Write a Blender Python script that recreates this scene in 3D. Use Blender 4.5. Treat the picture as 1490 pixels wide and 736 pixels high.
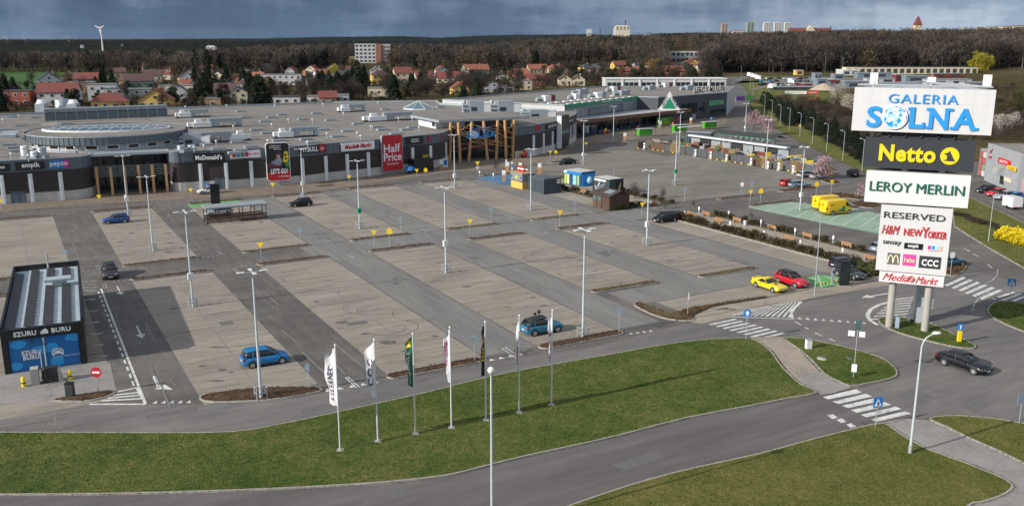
import bpy,bmesh,math,random
import numpy as np
from mathutils import Vector,Matrix
random.seed(7);rng=np.random.default_rng(11)
for o in list(bpy.data.objects):bpy.data.objects.remove(o)
S=bpy.context.scene;C=S.collection;R=math.radians
# ------------------------------------------------------------------ camera
FPX,CX,CY,YH,CAMH=1312.0,745.0,368.0,55.0,30.0
PITCH=math.atan((CY-YH)/FPX)
cd=bpy.data.cameras.new('camera');cam=bpy.data.objects.new('camera',cd);C.objects.link(cam)
cam.location=(0,0,CAMH);cam.rotation_euler=(R(90)-PITCH,0,0)
cd.sensor_width=36;cd.lens=36*FPX/1490;cd.clip_start=0.5;cd.clip_end=40000
S.camera=cam
# ------------------------------------------------------------------ light
SUN_AZ,SUN_EL=R(27.8),R(24.0)  # the way the shadows fall on the ground, and the sun's height
w=bpy.data.worlds.new('World');S.world=w;w.use_nodes=True
nt=w.node_tree;nt.nodes.clear();N=nt.nodes.new;LK=nt.links.new
out=N('ShaderNodeOutputWorld');bg=N('ShaderNodeBackground');bg.inputs[1].default_value=0.1
sky=N('ShaderNodeTexSky');sky.sky_type='NISHITA';sky.sun_disc=False
sky.sun_elevation=SUN_EL;sky.sun_rotation=R(90)-(SUN_AZ+math.pi);sky.air_density=1.2;sky.dust_density=1.5;sky.altitude=100
tc=N('ShaderNodeTexCoord')
def wm(op,a,b=None):
    n=N('ShaderNodeMath');n.operation=op
    for i,v in enumerate((a,b)):
        if v is None:continue
        if isinstance(v,(int,float)):n.inputs[i].default_value=v
        else:LK(v,n.inputs[i])
    return n.outputs[0]
sx=N('ShaderNodeSeparateXYZ');LK(tc.outputs['Generated'],sx.inputs[0])
zc=wm('MAXIMUM',sx.outputs[2],0.0)
def wnoise(scale,sxyz,detail,rough=0.55,off=0.0):
    mp=N('ShaderNodeMapping');mp.inputs['Scale'].default_value=sxyz;mp.inputs['Location'].default_value=(off,off,off)
    LK(tc.outputs['Generated'],mp.inputs[0])
    n=N('ShaderNodeTexNoise');n.inputs['Scale'].default_value=scale;n.inputs['Detail'].default_value=detail;n.inputs['Roughness'].default_value=rough
    LK(mp.outputs[0],n.inputs['Vector']);return n.outputs['Fac']
n_big=wnoise(3.6,(1,1,6),6,0.6,3.7)
n_fine=wnoise(9.0,(1,1,2.5),5,0.6,1.3)
n_rain=wnoise(13.0,(1,1,0.5),4,0.6,8.2)
mixv=wm('ADD',wm('MULTIPLY',n_big,0.5),wm('ADD',wm('MULTIPLY',n_fine,0.22),wm('MULTIPLY',n_rain,0.34)))
cr=N('ShaderNodeValToRGB');LK(mixv,cr.inputs[0]);e=cr.color_ramp.elements
e[0].position=0.43;e[0].color=(0.72,1.05,1.6,1);e[1].position=0.585;e[1].color=(3.3,3.8,4.6,1)
m_=cr.color_ramp.elements.new(0.505);m_.color=(1.35,1.85,2.6,1)
# towards the horizon the cloud base thins and pales, all round
hz=N('ShaderNodeMapRange');hz.inputs['From Min'].default_value=0.0;hz.inputs['From Max'].default_value=0.085;hz.inputs['To Min'].default_value=0.5;hz.inputs['To Max'].default_value=0.0
LK(zc,hz.inputs['Value'])
mxh=N('ShaderNodeMixRGB');LK(hz.outputs[0],mxh.inputs[0]);LK(cr.outputs[0],mxh.inputs[1]);mxh.inputs[2].default_value=(2.7,3.4,4.2,1)
# a rain bank hangs in the north-west; the cloud pales away from it, all round
dt=N('ShaderNodeVectorMath');dt.operation='DOT_PRODUCT';LK(tc.outputs['Generated'],dt.inputs[0]);dt.inputs[1].default_value=(-0.36,0.93,0)
bk=N('ShaderNodeMapRange');bk.interpolation_type='SMOOTHSTEP';bk.inputs['From Min'].default_value=0.35;bk.inputs['From Max'].default_value=1.0;bk.inputs['To Min'].default_value=0.0;bk.inputs['To Max'].default_value=1.0;LK(dt.outputs['Value'],bk.inputs['Value'])
bkc=N('ShaderNodeMixRGB');bkc.inputs[1].default_value=(2.3,2.15,2.0,1);bkc.inputs[2].default_value=(0.42,0.50,0.60,1);LK(bk.outputs[0],bkc.inputs[0])
bkm=N('ShaderNodeMixRGB');bkm.blend_type='MULTIPLY';bkm.inputs[0].default_value=1;LK(mxh.outputs[0],bkm.inputs[1]);LK(bkc.outputs[0],bkm.inputs[2])
# gaps of clear sky between the clouds, higher up
gp=N('ShaderNodeMapRange');gp.inputs['From Min'].default_value=0.50;gp.inputs['From Max'].default_value=0.62;LK(wnoise(2.0,(1,1,1.6),6,0.55,5.1),gp.inputs['Value'])
gz=N('ShaderNodeMapRange');gz.inputs['From Min'].default_value=0.12;gz.inputs['From Max'].default_value=0.45;LK(zc,gz.inputs['Value'])
mg=N('ShaderNodeMixRGB');LK(wm('MULTIPLY',gp.outputs[0],gz.outputs[0]),mg.inputs[0]);LK(bkm.outputs[0],mg.inputs[1]);LK(sky.outputs[0],mg.inputs[2])
# cloud is brighter overhead than low down, as under any broken overcast
lift=N('ShaderNodeMixRGB');lift.blend_type='MULTIPLY';lift.inputs[0].default_value=1;LK(mg.outputs[0],lift.inputs[1])
up=N('ShaderNodeMixRGB');up.inputs[1].default_value=(1,1,1,1);up.inputs[2].default_value=(0.95,0.85,0.77,1);LK(wm('POWER',zc,0.8),up.inputs[0]);LK(up.outputs[0],lift.inputs[2])
LK(lift.outputs[0],bg.inputs[0]);LK(bg.outputs[0],out.inputs[0])
sl=bpy.data.lights.new('sun','SUN');sl.energy=4.3;sl.angle=R(0.53);sl.color=(1.0,0.93,0.84)
so=bpy.data.objects.new('sun',sl);C.objects.link(so);so.location=(-60,-40,80)
so.rotation_euler=Vector((math.cos(SUN_AZ)*math.cos(SUN_EL),math.sin(SUN_AZ)*math.cos(SUN_EL),-math.sin(SUN_EL))).to_track_quat('-Z','Y').to_euler()
S.view_settings.view_transform='Standard';S.view_settings.look='None';S.view_settings.exposure=0.33;S.view_settings.gamma=1
S.cycles.use_denoising=True;S.cycles.max_bounces=5;S.cycles.diffuse_bounces=2;S.cycles.glossy_bounces=2;S.cycles.transparent_max_bounces=6
S.cycles.caustics_reflective=False;S.cycles.caustics_refractive=False
# ------------------------------------------------------------------ geometry of the view: photograph pixel -> point of the ground (or of a level)
def ray(x,y):
    u=(x-CX)/FPX;v=(y-CY)/FPX
    return u,math.cos(PITCH)-v*math.sin(PITCH),-math.sin(PITCH)-v*math.cos(PITCH)
def g(x,y,z=0.0):
    dx,dy,dz=ray(x,y);t=(z-CAMH)/dz
    return(dx*t,dy*t)
def gv(x,y,z=0.0):a=g(x,y,z);return Vector((a[0],a[1],z))
def proj(X,Y,Z):
    fw=Y*math.cos(PITCH)-(Z-CAMH)*math.sin(PITCH);up=Y*math.sin(PITCH)+(Z-CAMH)*math.cos(PITCH)
    return CX+FPX*X/fw,CY-FPX*up/fw
def hgt(x,y,yt):
    a=g(x,y);lo,hi=0.0,80.0
    for _ in range(40):
        m=(lo+hi)/2
        if proj(a[0],a[1],m)[1]>yt:lo=m
        else:hi=m
    return lo
def head(p,q):
    a,b=g(*p),g(*q);return math.atan2(b[1]-a[1],b[0]-a[0])
TH=R(29.4);EB=Vector((math.cos(TH),math.sin(TH)));EA=Vector((-math.sin(TH),math.cos(TH)));O0=Vector(g(565,548))
def W(u,v):p=O0+EB*u+EA*v;return(p.x,p.y)
def UV(p):d=Vector(p[:2])-O0;return d.dot(EB),d.dot(EA)
def on_line(x,y,p,q):
    """where the sight line of a pixel meets the upright plane through p and q: (metres along from p, height)"""
    dx,dy,dz=ray(x,y);ex,ey=q[0]-p[0],q[1]-p[1];L=math.hypot(ex,ey);ex/=L;ey/=L
    det=dx*-ey+ex*dy
    t=(p[0]*-ey+ex*p[1])/det
    return(dx*t-p[0])*ex+(dy*t-p[1])*ey,CAMH+dz*t
# ------------------------------------------------------------------ materials
MATS={}
def node_mat(name):
    m=bpy.data.materials.new(name);m.use_nodes=True;MATS[name]=m
    return m,m.node_tree,m.node_tree.nodes['Principled BSDF']
def lerp3(c,k):return(min(1,c[0]*k),min(1,c[1]*k),min(1,c[2]*k),1)
def M(name,col,rough=0.6,var=0.12,scale=1.5,metal=0.0,bump=0.0,coat=0.0,fine=0.06,space='obj',stretch=(1,1,1),spec=0.5):
    """plain surface with two sizes of uneven colour, and its relief"""
    if name in MATS:return MATS[name]
    m,t,b=node_mat(name)
    b.inputs['Roughness'].default_value=rough;b.inputs['Metallic'].default_value=metal;b.inputs['Coat Weight'].default_value=coat
    b.inputs['Coat Roughness'].default_value=0.06;b.inputs['Specular IOR Level'].default_value=spec
    if space=='obj':co=t.nodes.new('ShaderNodeTexCoord').outputs['Object']
    else:co=t.nodes.new('ShaderNodeNewGeometry').outputs['Position']
    mp=t.nodes.new('ShaderNodeMapping');mp.inputs['Scale'].default_value=stretch;t.links.new(co,mp.inputs[0])
    n1=t.nodes.new('ShaderNodeTexNoise');n1.inputs['Scale'].default_value=scale;n1.inputs['Detail'].default_value=6;n1.inputs['Roughness'].default_value=0.6
    n2=t.nodes.new('ShaderNodeTexNoise');n2.inputs['Scale'].default_value=scale*9;n2.inputs['Detail'].default_value=4
    for n in(n1,n2):t.links.new(mp.outputs[0],n.inputs['Vector'])
    a=t.nodes.new('ShaderNodeMath');a.operation='MULTIPLY_ADD';t.links.new(n2.outputs['Fac'],a.inputs[0]);a.inputs[1].default_value=fine/max(var,1e-3);t.links.new(n1.outputs['Fac'],a.inputs[2])
    r=t.nodes.new('ShaderNodeMapRange');s=0.5*fine/max(var,1e-3);r.inputs['From Min'].default_value=0.25+s;r.inputs['From Max'].default_value=0.75+s
    r.inputs['To Min'].default_value=1-var;r.inputs['To Max'].default_value=1+var;t.links.new(a.outputs[0],r.inputs['Value'])
    mx=t.nodes.new('ShaderNodeVectorMath');mx.operation='SCALE';mx.inputs[0].default_value=col;t.links.new(r.outputs[0],mx.inputs['Scale'])
    t.links.new(mx.outputs[0],b.inputs['Base Color'])
    if bump:
        bp=t.nodes.new('ShaderNodeBump');bp.inputs['Strength'].default_value=bump;bp.inputs['Distance'].default_value=0.03
        t.links.new(n2.outputs['Fac'],bp.inputs['Height']);t.links.new(bp.outputs[0],b.inputs['Normal'])
    return m
def ground_mat(name,stops,layers,rough=0.9,bump=0.25,bscale=20,bdist=0.04):
    """colour ramp over a weighted sum of noises in metres; layers = (scale, weight, stretch along the bays, stretch across, detail)"""
    m,t,b=node_mat(name);b.inputs['Roughness'].default_value=rough;b.inputs['Specular IOR Level'].default_value=0.25
    geo=t.nodes.new('ShaderNodeNewGeometry');prev=None
    for i,(sc,wt,su,sv,det)in enumerate(layers):
        mp=t.nodes.new('ShaderNodeMapping');mp.vector_type='POINT';mp.inputs['Location'].default_value=(i*17.3,i*5.1,0)
        rot=t.nodes.new('ShaderNodeVectorRotate');rot.rotation_type='Z_AXIS';rot.inputs['Angle'].default_value=-TH;t.links.new(geo.outputs['Position'],rot.inputs['Vector'])
        mp.inputs['Scale'].default_value=(su,sv,1);t.links.new(rot.outputs[0],mp.inputs[0])
        n=t.nodes.new('ShaderNodeTexNoise');n.inputs['Scale'].default_value=sc;n.inputs['Detail'].default_value=det;n.inputs['Roughness'].default_value=0.62;t.links.new(mp.outputs[0],n.inputs['Vector'])
        a=t.nodes.new('ShaderNodeMath');a.operation='MULTIPLY_ADD';t.links.new(n.outputs['Fac'],a.inputs[0]);a.inputs[1].default_value=wt
        if prev is None:a.inputs[2].default_value=0
        else:t.links.new(prev,a.inputs[2])
        prev=a.outputs[0]
    rp=t.nodes.new('ShaderNodeValToRGB');t.links.new(prev,rp.inputs[0]);el=rp.color_ramp.elements
    while len(el)<len(stops):el.new(0.5)
    for k,(p,c)in enumerate(stops):el[k].position=0.5+(p-0.5)*0.6;el[k].color=(*c,1)
    t.links.new(rp.outputs[0],b.inputs['Base Color'])
    if bump:
        n=t.nodes.new('ShaderNodeTexNoise');n.inputs['Scale'].default_value=bscale;n.inputs['Detail'].default_value=5;t.links.new(geo.outputs['Position'],n.inputs['Vector'])
        bp=t.nodes.new('ShaderNodeBump');bp.inputs['Strength'].default_value=bump;bp.inputs['Distance'].default_value=bdist
        t.links.new(n.outputs['Fac'],bp.inputs['Height']);t.links.new(bp.outputs[0],b.inputs['Normal'])
    return m
def leaf_mat(name,c1,c2,c3,pscale=0.12,rough=0.8,drift=1.5):
    """foliage: every leaf its own tone, and broad drifts of tone from plant to plant"""
    m,t,b=node_mat(name);b.inputs['Roughness'].default_value=rough;b.inputs['Specular IOR Level'].default_value=0.15
    geo=t.nodes.new('ShaderNodeNewGeometry');n=t.nodes.new('ShaderNodeTexNoise');n.inputs['Scale'].default_value=pscale;n.inputs['Detail'].default_value=3
    t.links.new(geo.outputs['Position'],n.inputs['Vector'])
    a=t.nodes.new('ShaderNodeMath');a.operation='MULTIPLY_ADD';a.inputs[1].default_value=0.45;t.links.new(geo.outputs['Random Per Island'],a.inputs[0])
    s=t.nodes.new('ShaderNodeMath');s.operation='MULTIPLY_ADD';s.inputs[1].default_value=drift;s.inputs[2].default_value=.25-drift/2;t.links.new(n.outputs['Fac'],s.inputs[0]);t.links.new(s.outputs[0],a.inputs[2])
    rp=t.nodes.new('ShaderNodeValToRGB');t.links.new(a.outputs[0],rp.inputs[0]);el=rp.color_ramp.elements
    el[0].position=0.1;el[0].color=(*c1,1);el[1].position=0.85;el[1].color=(*c3,1);x=el.new(0.45);x.color=(*c2,1)
    t.links.new(rp.outputs[0],b.inputs['Base Color']);return m
WHITE=M('white_paint',(0.74,0.75,0.75),0.45,0.05,0.8)
STEEL=M('galvanised_steel',(0.42,0.47,0.50),0.45,0.12,2.0,0.35)
LAMPM=M('lamp_post_paint',(0.50,0.56,0.59),0.45,0.08,1.0,0.1)
DARK=M('dark_metal',(0.035,0.04,0.045),0.5,0.15,2)
BLACK=M('black_paint',(0.012,0.013,0.015),0.4,0.1,2)
CONC=M('concrete',(0.36,0.35,0.32),0.85,0.14,0.5,bump=0.2)
KERB=M('kerb_stone',(0.33,0.31,0.28),0.9,0.22,1.2,space='pos')
PAINT=ground_mat('road_paint',[(0.34,(0.26,0.26,0.25)),(0.46,(0.58,0.58,0.56)),(0.7,(0.72,0.72,0.70))],[(1.4,0.5,1,1,5),(7,0.5,1,1,4)],0.7,0)
PAINTW=ground_mat('worn_road_paint',[(0.40,(0.10,0.10,0.10)),(0.52,(0.36,0.36,0.35)),(0.7,(0.56,0.56,0.54))],[(1.8,0.5,1,1,5),(9,0.5,1,1,4)],0.75,0)
WOODC=M('warm_timber',(0.50,0.30,0.13),0.6,0.16,1.2,stretch=(4,4,0.5))
BROWNW=M('brown_timber',(0.085,0.05,0.034),0.75,0.3,2.5)
BENCHW=M('bench_timber',(0.33,0.17,0.075),0.6,0.18,4)
GLASS=M('dark_glass',(0.02,0.03,0.036),0.08,0.15,0.6,spec=0.7)
CGLASS=M('car_glass',(0.012,0.015,0.018),0.05,0.05,1,spec=0.8)
TYRE=M('rubber',(0.014,0.014,0.015),0.85,0.1,4)
RIM=M('alloy',(0.40,0.41,0.42),0.35,0.08,4,0.6)
# ------------------------------------------------------------------ mesh building
class MB:
    def __init__(s):s.v=[];s.f=[];s.m=[];s.sm=[]
    def add(s,vs,fs,mi=0,smooth=False):
        k=len(s.v);s.v+=[tuple(p)for p in vs]
        for f in fs:s.f.append(tuple(k+i for i in f));s.m.append(mi);s.sm.append(smooth)
        return s
    def box(s,c,d,rz=0.0,mi=0,taper=1.0,M4=None):
        hx,hy,hz=d[0]/2,d[1]/2,d[2]/2;cs,sn=math.cos(rz),math.sin(rz);vs=[]
        for z,k in((-hz,1),(hz,taper)):
            for x,y in((-hx,-hy),(hx,-hy),(hx,hy),(-hx,hy)):
                x*=k;y*=k;vs.append((c[0]+x*cs-y*sn,c[1]+x*sn+y*cs,c[2]+z))
        return s.add(vs,[(0,3,2,1),(4,5,6,7),(0,1,5,4),(1,2,6,5),(2,3,7,6),(3,0,4,7)],mi)
    def prism(s,poly,z0,z1,mi=0,cap=True,bottom=True):
        n=len(poly);A=sum(poly[i][0]*poly[(i+1)%n][1]-poly[(i+1)%n][0]*poly[i][1]for i in range(n))
        if A<0:poly=poly[::-1]
        vs=[(p[0],p[1],z0)for p in poly]+[(p[0],p[1],z1)for p in poly]
        fs=[(i,(i+1)%n,n+(i+1)%n,n+i)for i in range(n)]
        if cap:fs.append(tuple(range(n,2*n)))
        if bottom:fs.append(tuple(reversed(range(n))))
        return s.add(vs,fs,mi)
    def sheet(s,poly,z,mi=0):
        n=len(poly);A=sum(poly[i][0]*poly[(i+1)%n][1]-poly[(i+1)%n][0]*poly[i][1]for i in range(n))
        if A<0:poly=poly[::-1]
        return s.add([(p[0],p[1],z)for p in poly],[tuple(range(n))],mi)
    def tube(s,p0,p1,r0,r1=None,n=8,mi=0,caps=True,smooth=True):
        r1=r0 if r1 is None else r1;p0,p1=Vector(p0),Vector(p1);d=(p1-p0).normalized()
        a=d.orthogonal().normalized();b=d.cross(a);vs=[]
        for p,r in((p0,r0),(p1,r1)):
            for i in range(n):t=2*math.pi*i/n;vs.append(p+a*(r*math.cos(t))+b*(r*math.sin(t)))
        s.add(vs,[(i,(i+1)%n,n+(i+1)%n,n+i)for i in range(n)],mi,smooth)
        if caps:s.add(vs,[tuple(reversed(range(n))),tuple(range(n,2*n))],mi)
        return s
    def path(s,pts,r,n=6,mi=0):
        for a,b in zip(pts[:-1],pts[1:]):s.tube(a,b,r,r,n,mi)
        return s
    def lathe(s,prof,c=(0,0,0),n=12,mi=0,smooth=True):
        vs=[(c[0]+r*math.cos(2*math.pi*i/n),c[1]+r*math.sin(2*math.pi*i/n),c[2]+z)for r,z in prof for i in range(n)]
        fs=[(k*n+i,k*n+(i+1)%n,(k+1)*n+(i+1)%n,(k+1)*n+i)for k in range(len(prof)-1)for i in range(n)]
        return s.add(vs,fs,mi,smooth)
    def ball(s,c,r,n=10,mi=0,sz=1.0):
        k=max(4,n//2);return s.lathe([(max(1e-4,r*math.sin(math.pi*i/k)),-r*sz*math.cos(math.pi*i/k))for i in range(k+1)],c,n,mi)
    def quad(s,a,b,c,d,mi=0):return s.add([a,b,c,d],[(0,1,2,3)],mi)
    def mesh(s,name,mats):
        me=bpy.data.meshes.new(name);me.from_pydata(s.v,[],s.f)
        for m in(mats if isinstance(mats,(list,tuple))else[mats]):me.materials.append(m)
        me.polygons.foreach_set('material_index',s.m);me.polygons.foreach_set('use_smooth',s.sm);me.update();return me
    def build(s,name,mats,parent=None,label=None):
        o=bpy.data.objects.new(name,s.mesh(name,mats));C.objects.link(o)
        if parent is not None:o.parent=parent
        if label:o['label']=label
        return o
def tag(o,label=None,cat=None,group=None,kind=None):
    for k,v in(('label',label),('category',cat),('group',group),('kind',kind)):
        if v:o[k]=v
    return o
def thing(name,label,cat,loc=(0,0,0),rz=0.0,group=None):
    o=bpy.data.objects.new(name,None);C.objects.link(o);o.location=(loc[0],loc[1],loc[2]if len(loc)>2 else 0);o.rotation_euler=(0,0,rz);o.empty_display_size=0.3
    return tag(o,label,cat,group)
KIDS={}
def kids_of(root):
    return list(root.children)
def dup(root,loc,rz=0.0,label=None,group=None,scale=None):
    r=root.copy();C.objects.link(r);r.location=(loc[0],loc[1],loc[2]if len(loc)>2 else 0);r.rotation_euler=(0,0,rz)
    if scale is not None:r.scale=scale if isinstance(scale,(tuple,list))else(scale,)*3
    if label:r['label']=label
    if group:r['group']=group
    for ch in kids_of(root):
        c=ch.copy();C.objects.link(c);c.parent=r
        for gch in kids_of(ch):
            d=gch.copy();C.objects.link(d);d.parent=c
    return r
def struct(name,mb,mats):o=mb.build(name,mats);o['kind']='structure';return o
def part(name,mb,mats,parent,loc=None,rot=None):
    o=mb.build(name,mats,parent)
    if loc is not None:o.location=loc
    if rot is not None:o.rotation_euler=rot
    return o
_txt={}
def text_mesh(body,size=1.0,width=None,bold=0.0,shear=0.0,ext=0.02,spacing=1.0):
    if spacing==1.0 and bold:spacing=1.0+1.6*bold/size
    """flat letters as a mesh in XY, centred; width stretches them to a given length; size is the height of a capital letter"""
    cu=bpy.data.curves.new('lettering','FONT');cu.body=body;cu.size=size/0.69;cu.extrude=ext;cu.offset=bold;cu.shear=shear;cu.space_character=spacing
    cu.align_x='CENTER';cu.align_y='CENTER';cu.resolution_u=3
    o=bpy.data.objects.new('lettering',cu);C.objects.link(o);bpy.context.view_layer.update()
    me=bpy.data.meshes.new_from_object(o.evaluated_get(bpy.context.evaluated_depsgraph_get()));bpy.data.objects.remove(o);bpy.data.curves.remove(cu)
    n=len(me.vertices);co=np.empty(n*3,'f');me.vertices.foreach_get('co',co);co=co.reshape(-1,3)
    if n:
        lo,hi=co.min(0),co.max(0);co[:,0]-=(lo[0]+hi[0])/2;co[:,1]-=(lo[1]+hi[1])/2
        if width:co[:,0]*=width/(hi[0]-lo[0])
        me.vertices.foreach_set('co',co.ravel())
    return me
def lettering(body,parent,mat,loc,rz,size,width=None,bold=0.0,shear=0.0,ext=0.02,name='lettering',tilt=90,spacing=1.0):
    me=text_mesh(body,size,width,bold,shear,ext,spacing);me.materials.clear();me.materials.append(mat)
    o=bpy.data.objects.new(name,me);C.objects.link(o);o.parent=parent;o.location=loc;o.rotation_euler=(R(tilt),0,rz);return o
def pp(pts,z=0.0):return[g(x,y,z)for x,y in pts]
def smooth_poly(pts,closed=True,n=4):
    """Catmull-Rom through the traced points"""
    P=[Vector(p[:2])for p in pts];L=len(P);res=[]
    for i in range(L if closed else L-1):
        p0,p1,p2,p3=(P[(i+k)%L]if closed else P[min(max(i+k,0),L-1)]for k in(-1,0,1,2))
        for j in range(n):
            t=j/n;res.append(tuple(0.5*((2*p1)+(p2-p0)*t+(2*p0-5*p1+4*p2-p3)*t*t+(3*p1-p0-3*p2+p3)*t**3)))
    if not closed:res.append(tuple(P[-1]))
    return res
def offset_poly(poly,d):
    n=len(poly);A=sum(poly[i][0]*poly[(i+1)%n][1]-poly[(i+1)%n][0]*poly[i][1]for i in range(n));sg=1 if A>0 else-1;res=[]
    for i in range(n):
        a,b,c=Vector(poly[i-1][:2]),Vector(poly[i][:2]),Vector(poly[(i+1)%n][:2])
        e1=(b-a);e2=(c-b)
        if e1.length<1e-6 or e2.length<1e-6:res.append(tuple(b));continue
        n1=Vector((-e1.y,e1.x)).normalized()*sg;n2=Vector((-e2.y,e2.x)).normalized()*sg;m=n1+n2
        if m.length<1e-3:m=n1
        m=m.normalized();k=d/max(0.35,m.dot(n1));res.append((b.x+m.x*k,b.y+m.y*k))
    return res
def in_poly(x,y,poly):
    inside=np.zeros(x.shape,bool);n=len(poly)
    for i in range(n):
        x1,y1=poly[i][:2];x2,y2=poly[(i+1)%n][:2]
        c=((y1>y)!=(y2>y))&(x<(x2-x1)*(y-y1)/(y2-y1+1e-12)+x1);inside^=c
    return inside
# ================================================================== the setting: ground, roads, pavings
ASPH=ground_mat('asphalt',[(0.30,(0.083,0.079,0.076)),(0.52,(0.129,0.122,0.114)),(0.72,(0.191,0.177,0.160))],[(0.16,0.42,0.35,1.0,5),(1.2,0.28,1,0.16,4),(9,0.30,1,1,5)])
AISLE=ground_mat('aisle_asphalt',[(0.30,(0.132,0.131,0.125)),(0.52,(0.195,0.192,0.182)),(0.75,(0.251,0.247,0.232))],[(0.25,0.36,1.0,0.22,5),(1.6,0.30,1,0.10,5),(9,0.34,1,1,5)])
ROADM=ground_mat('road_asphalt',[(0.30,(0.110,0.104,0.105)),(0.52,(0.161,0.153,0.149)),(0.74,(0.225,0.211,0.198))],[(0.22,0.42,0.25,1.0,5),(1.1,0.28,0.2,1,4),(10,0.30,1,1,5)])
LANEM=ground_mat('lane_asphalt',[(0.30,(0.088,0.082,0.082)),(0.52,(0.127,0.118,0.118)),(0.74,(0.176,0.162,0.154))],[(0.22,0.40,0.2,1.0,5),(0.9,0.30,0.12,1,4),(10,0.30,1,1,5)])
PAVER=ground_mat('block_paving',[(0.28,(0.129,0.115,0.098)),(0.42,(0.232,0.208,0.175)),(0.56,(0.293,0.266,0.225)),(0.78,(0.382,0.350,0.300))],[(0.10,0.30,0.6,1.3,5),(1.3,0.34,0.12,1.0,6),(4.2,0.20,0.2,1,5),(16,0.16,1,1,4)])
OLDLOT=ground_mat('worn_paving',[(0.30,(0.118,0.108,0.094)),(0.50,(0.190,0.176,0.153)),(0.75,(0.261,0.244,0.213))],[(0.10,0.40,0.5,1.2,5),(1.2,0.32,0.2,1,5),(9,0.28,1,1,5)])
WALKM=ground_mat('footpath_paving',[(0.30,(0.220,0.193,0.160)),(0.50,(0.314,0.275,0.226)),(0.75,(0.385,0.341,0.286))],[(0.35,0.4,1,1,5),(3.0,0.3,1,1,5),(14,0.3,1,1,4)])
WALKG=ground_mat('grey_path_paving',[(0.30,(0.19,0.18,0.17)),(0.50,(0.265,0.252,0.24)),(0.75,(0.33,0.315,0.30))],[(0.35,0.4,1,1,5),(3.0,0.3,1,1,5),(14,0.3,1,1,4)])
MALLW=ground_mat('brown_block_paving',[(0.30,(0.132,0.103,0.081)),(0.50,(0.196,0.159,0.124)),(0.75,(0.253,0.207,0.167))],[(0.3,0.4,1,0.4,5),(3.0,0.3,1,1,5),(14,0.3,1,1,4)])
GRASSM=ground_mat('grass_turf',[(0.30,(0.030,0.059,0.007)),(0.42,(0.054,0.092,0.013)),(0.51,(0.092,0.117,0.023)),(0.64,(0.169,0.160,0.051))],[(0.13,0.24,1,1,5),(0.7,0.22,1,1,5),(2.4,0.28,1,1.3,5),(6.5,0.26,1,1,5)],0.95,0.9,9,0.15)
DRYG=ground_mat('dry_turf',[(0.30,(0.045,0.071,0.010)),(0.44,(0.088,0.109,0.018)),(0.56,(0.142,0.138,0.033)),(0.72,(0.240,0.203,0.069))],[(0.13,0.24,1,1,5),(0.7,0.22,1,1,5),(2.4,0.28,1,1.3,5),(6.5,0.26,1,1,5)],0.95,0.9,9,0.15)
SOIL=ground_mat('bark_mulch',[(0.30,(0.030,0.018,0.011)),(0.50,(0.078,0.046,0.026)),(0.72,(0.155,0.10,0.058))],[(1.2,0.4,1,1,5),(7,0.6,1,1,5)],0.95,0.9,7,0.15)
DRYBED=ground_mat('dry_bed',[(0.30,(0.045,0.038,0.016)),(0.50,(0.105,0.085,0.038)),(0.72,(0.165,0.135,0.07))],[(1.2,0.4,1,1,5),(7,0.6,1,1,5)],0.95,0.9,7,0.15)
SCRUB=ground_mat('scrub_ground',[(0.30,(0.032,0.029,0.014)),(0.45,(0.066,0.056,0.030)),(0.60,(0.108,0.090,0.050)),(0.8,(0.15,0.125,0.075))],[(0.010,0.26,1,1,5),(0.06,0.30,1,1,5),(0.5,0.44,1,1,6)],0.95,0.5,2,0.3)
FARM=ground_mat('far_land',[(0.34,(0.008,0.011,0.009)),(0.48,(0.015,0.019,0.014)),(0.56,(0.030,0.031,0.021)),(0.66,(0.013,0.018,0.013))],[(0.0012,0.5,0.5,1,6),(0.008,0.5,1,1,5)],0.95,0)
FARM.node_tree.nodes['Principled BSDF'].inputs['Specular IOR Level'].default_value=0.0;SCRUB.node_tree.nodes['Principled BSDF'].inputs['Specular IOR Level'].default_value=0.0
FIELD=ground_mat('green_field',[(0.3,(0.03,0.085,0.018)),(0.7,(0.05,0.125,0.028))],[(0.03,0.6,1,1,4),(0.5,0.4,1,1,4)],0.95,0)
GREENP=ground_mat('green_surface',[(0.30,(0.19,0.30,0.215)),(0.50,(0.25,0.36,0.27)),(0.75,(0.33,0.43,0.345))],[(0.3,0.4,1,1,5),(4,0.6,1,1,5)],0.85,0)
GREENB=ground_mat('bright_green_surface',[(0.30,(0.09,0.33,0.09)),(0.75,(0.16,0.46,0.15))],[(0.6,0.5,1,1,5),(6,0.5,1,1,4)],0.8,0)
BLUEP=ground_mat('blue_surface',[(0.30,(0.05,0.14,0.26)),(0.75,(0.09,0.22,0.36))],[(0.6,0.5,1,1,5),(6,0.5,1,1,4)],0.8,0)
MARKM=ground_mat('tyre_soot',[(0.35,(0.085,0.080,0.074)),(0.60,(0.15,0.138,0.12)),(0.8,(0.22,0.20,0.175))],[(2.5,0.6,1,1,5),(12,0.4,1,1,4)],0.9,0)

def sheet(name,poly,z,m):
    mb=MB();mb.sheet(poly,z);return struct(name,mb,m)
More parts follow.
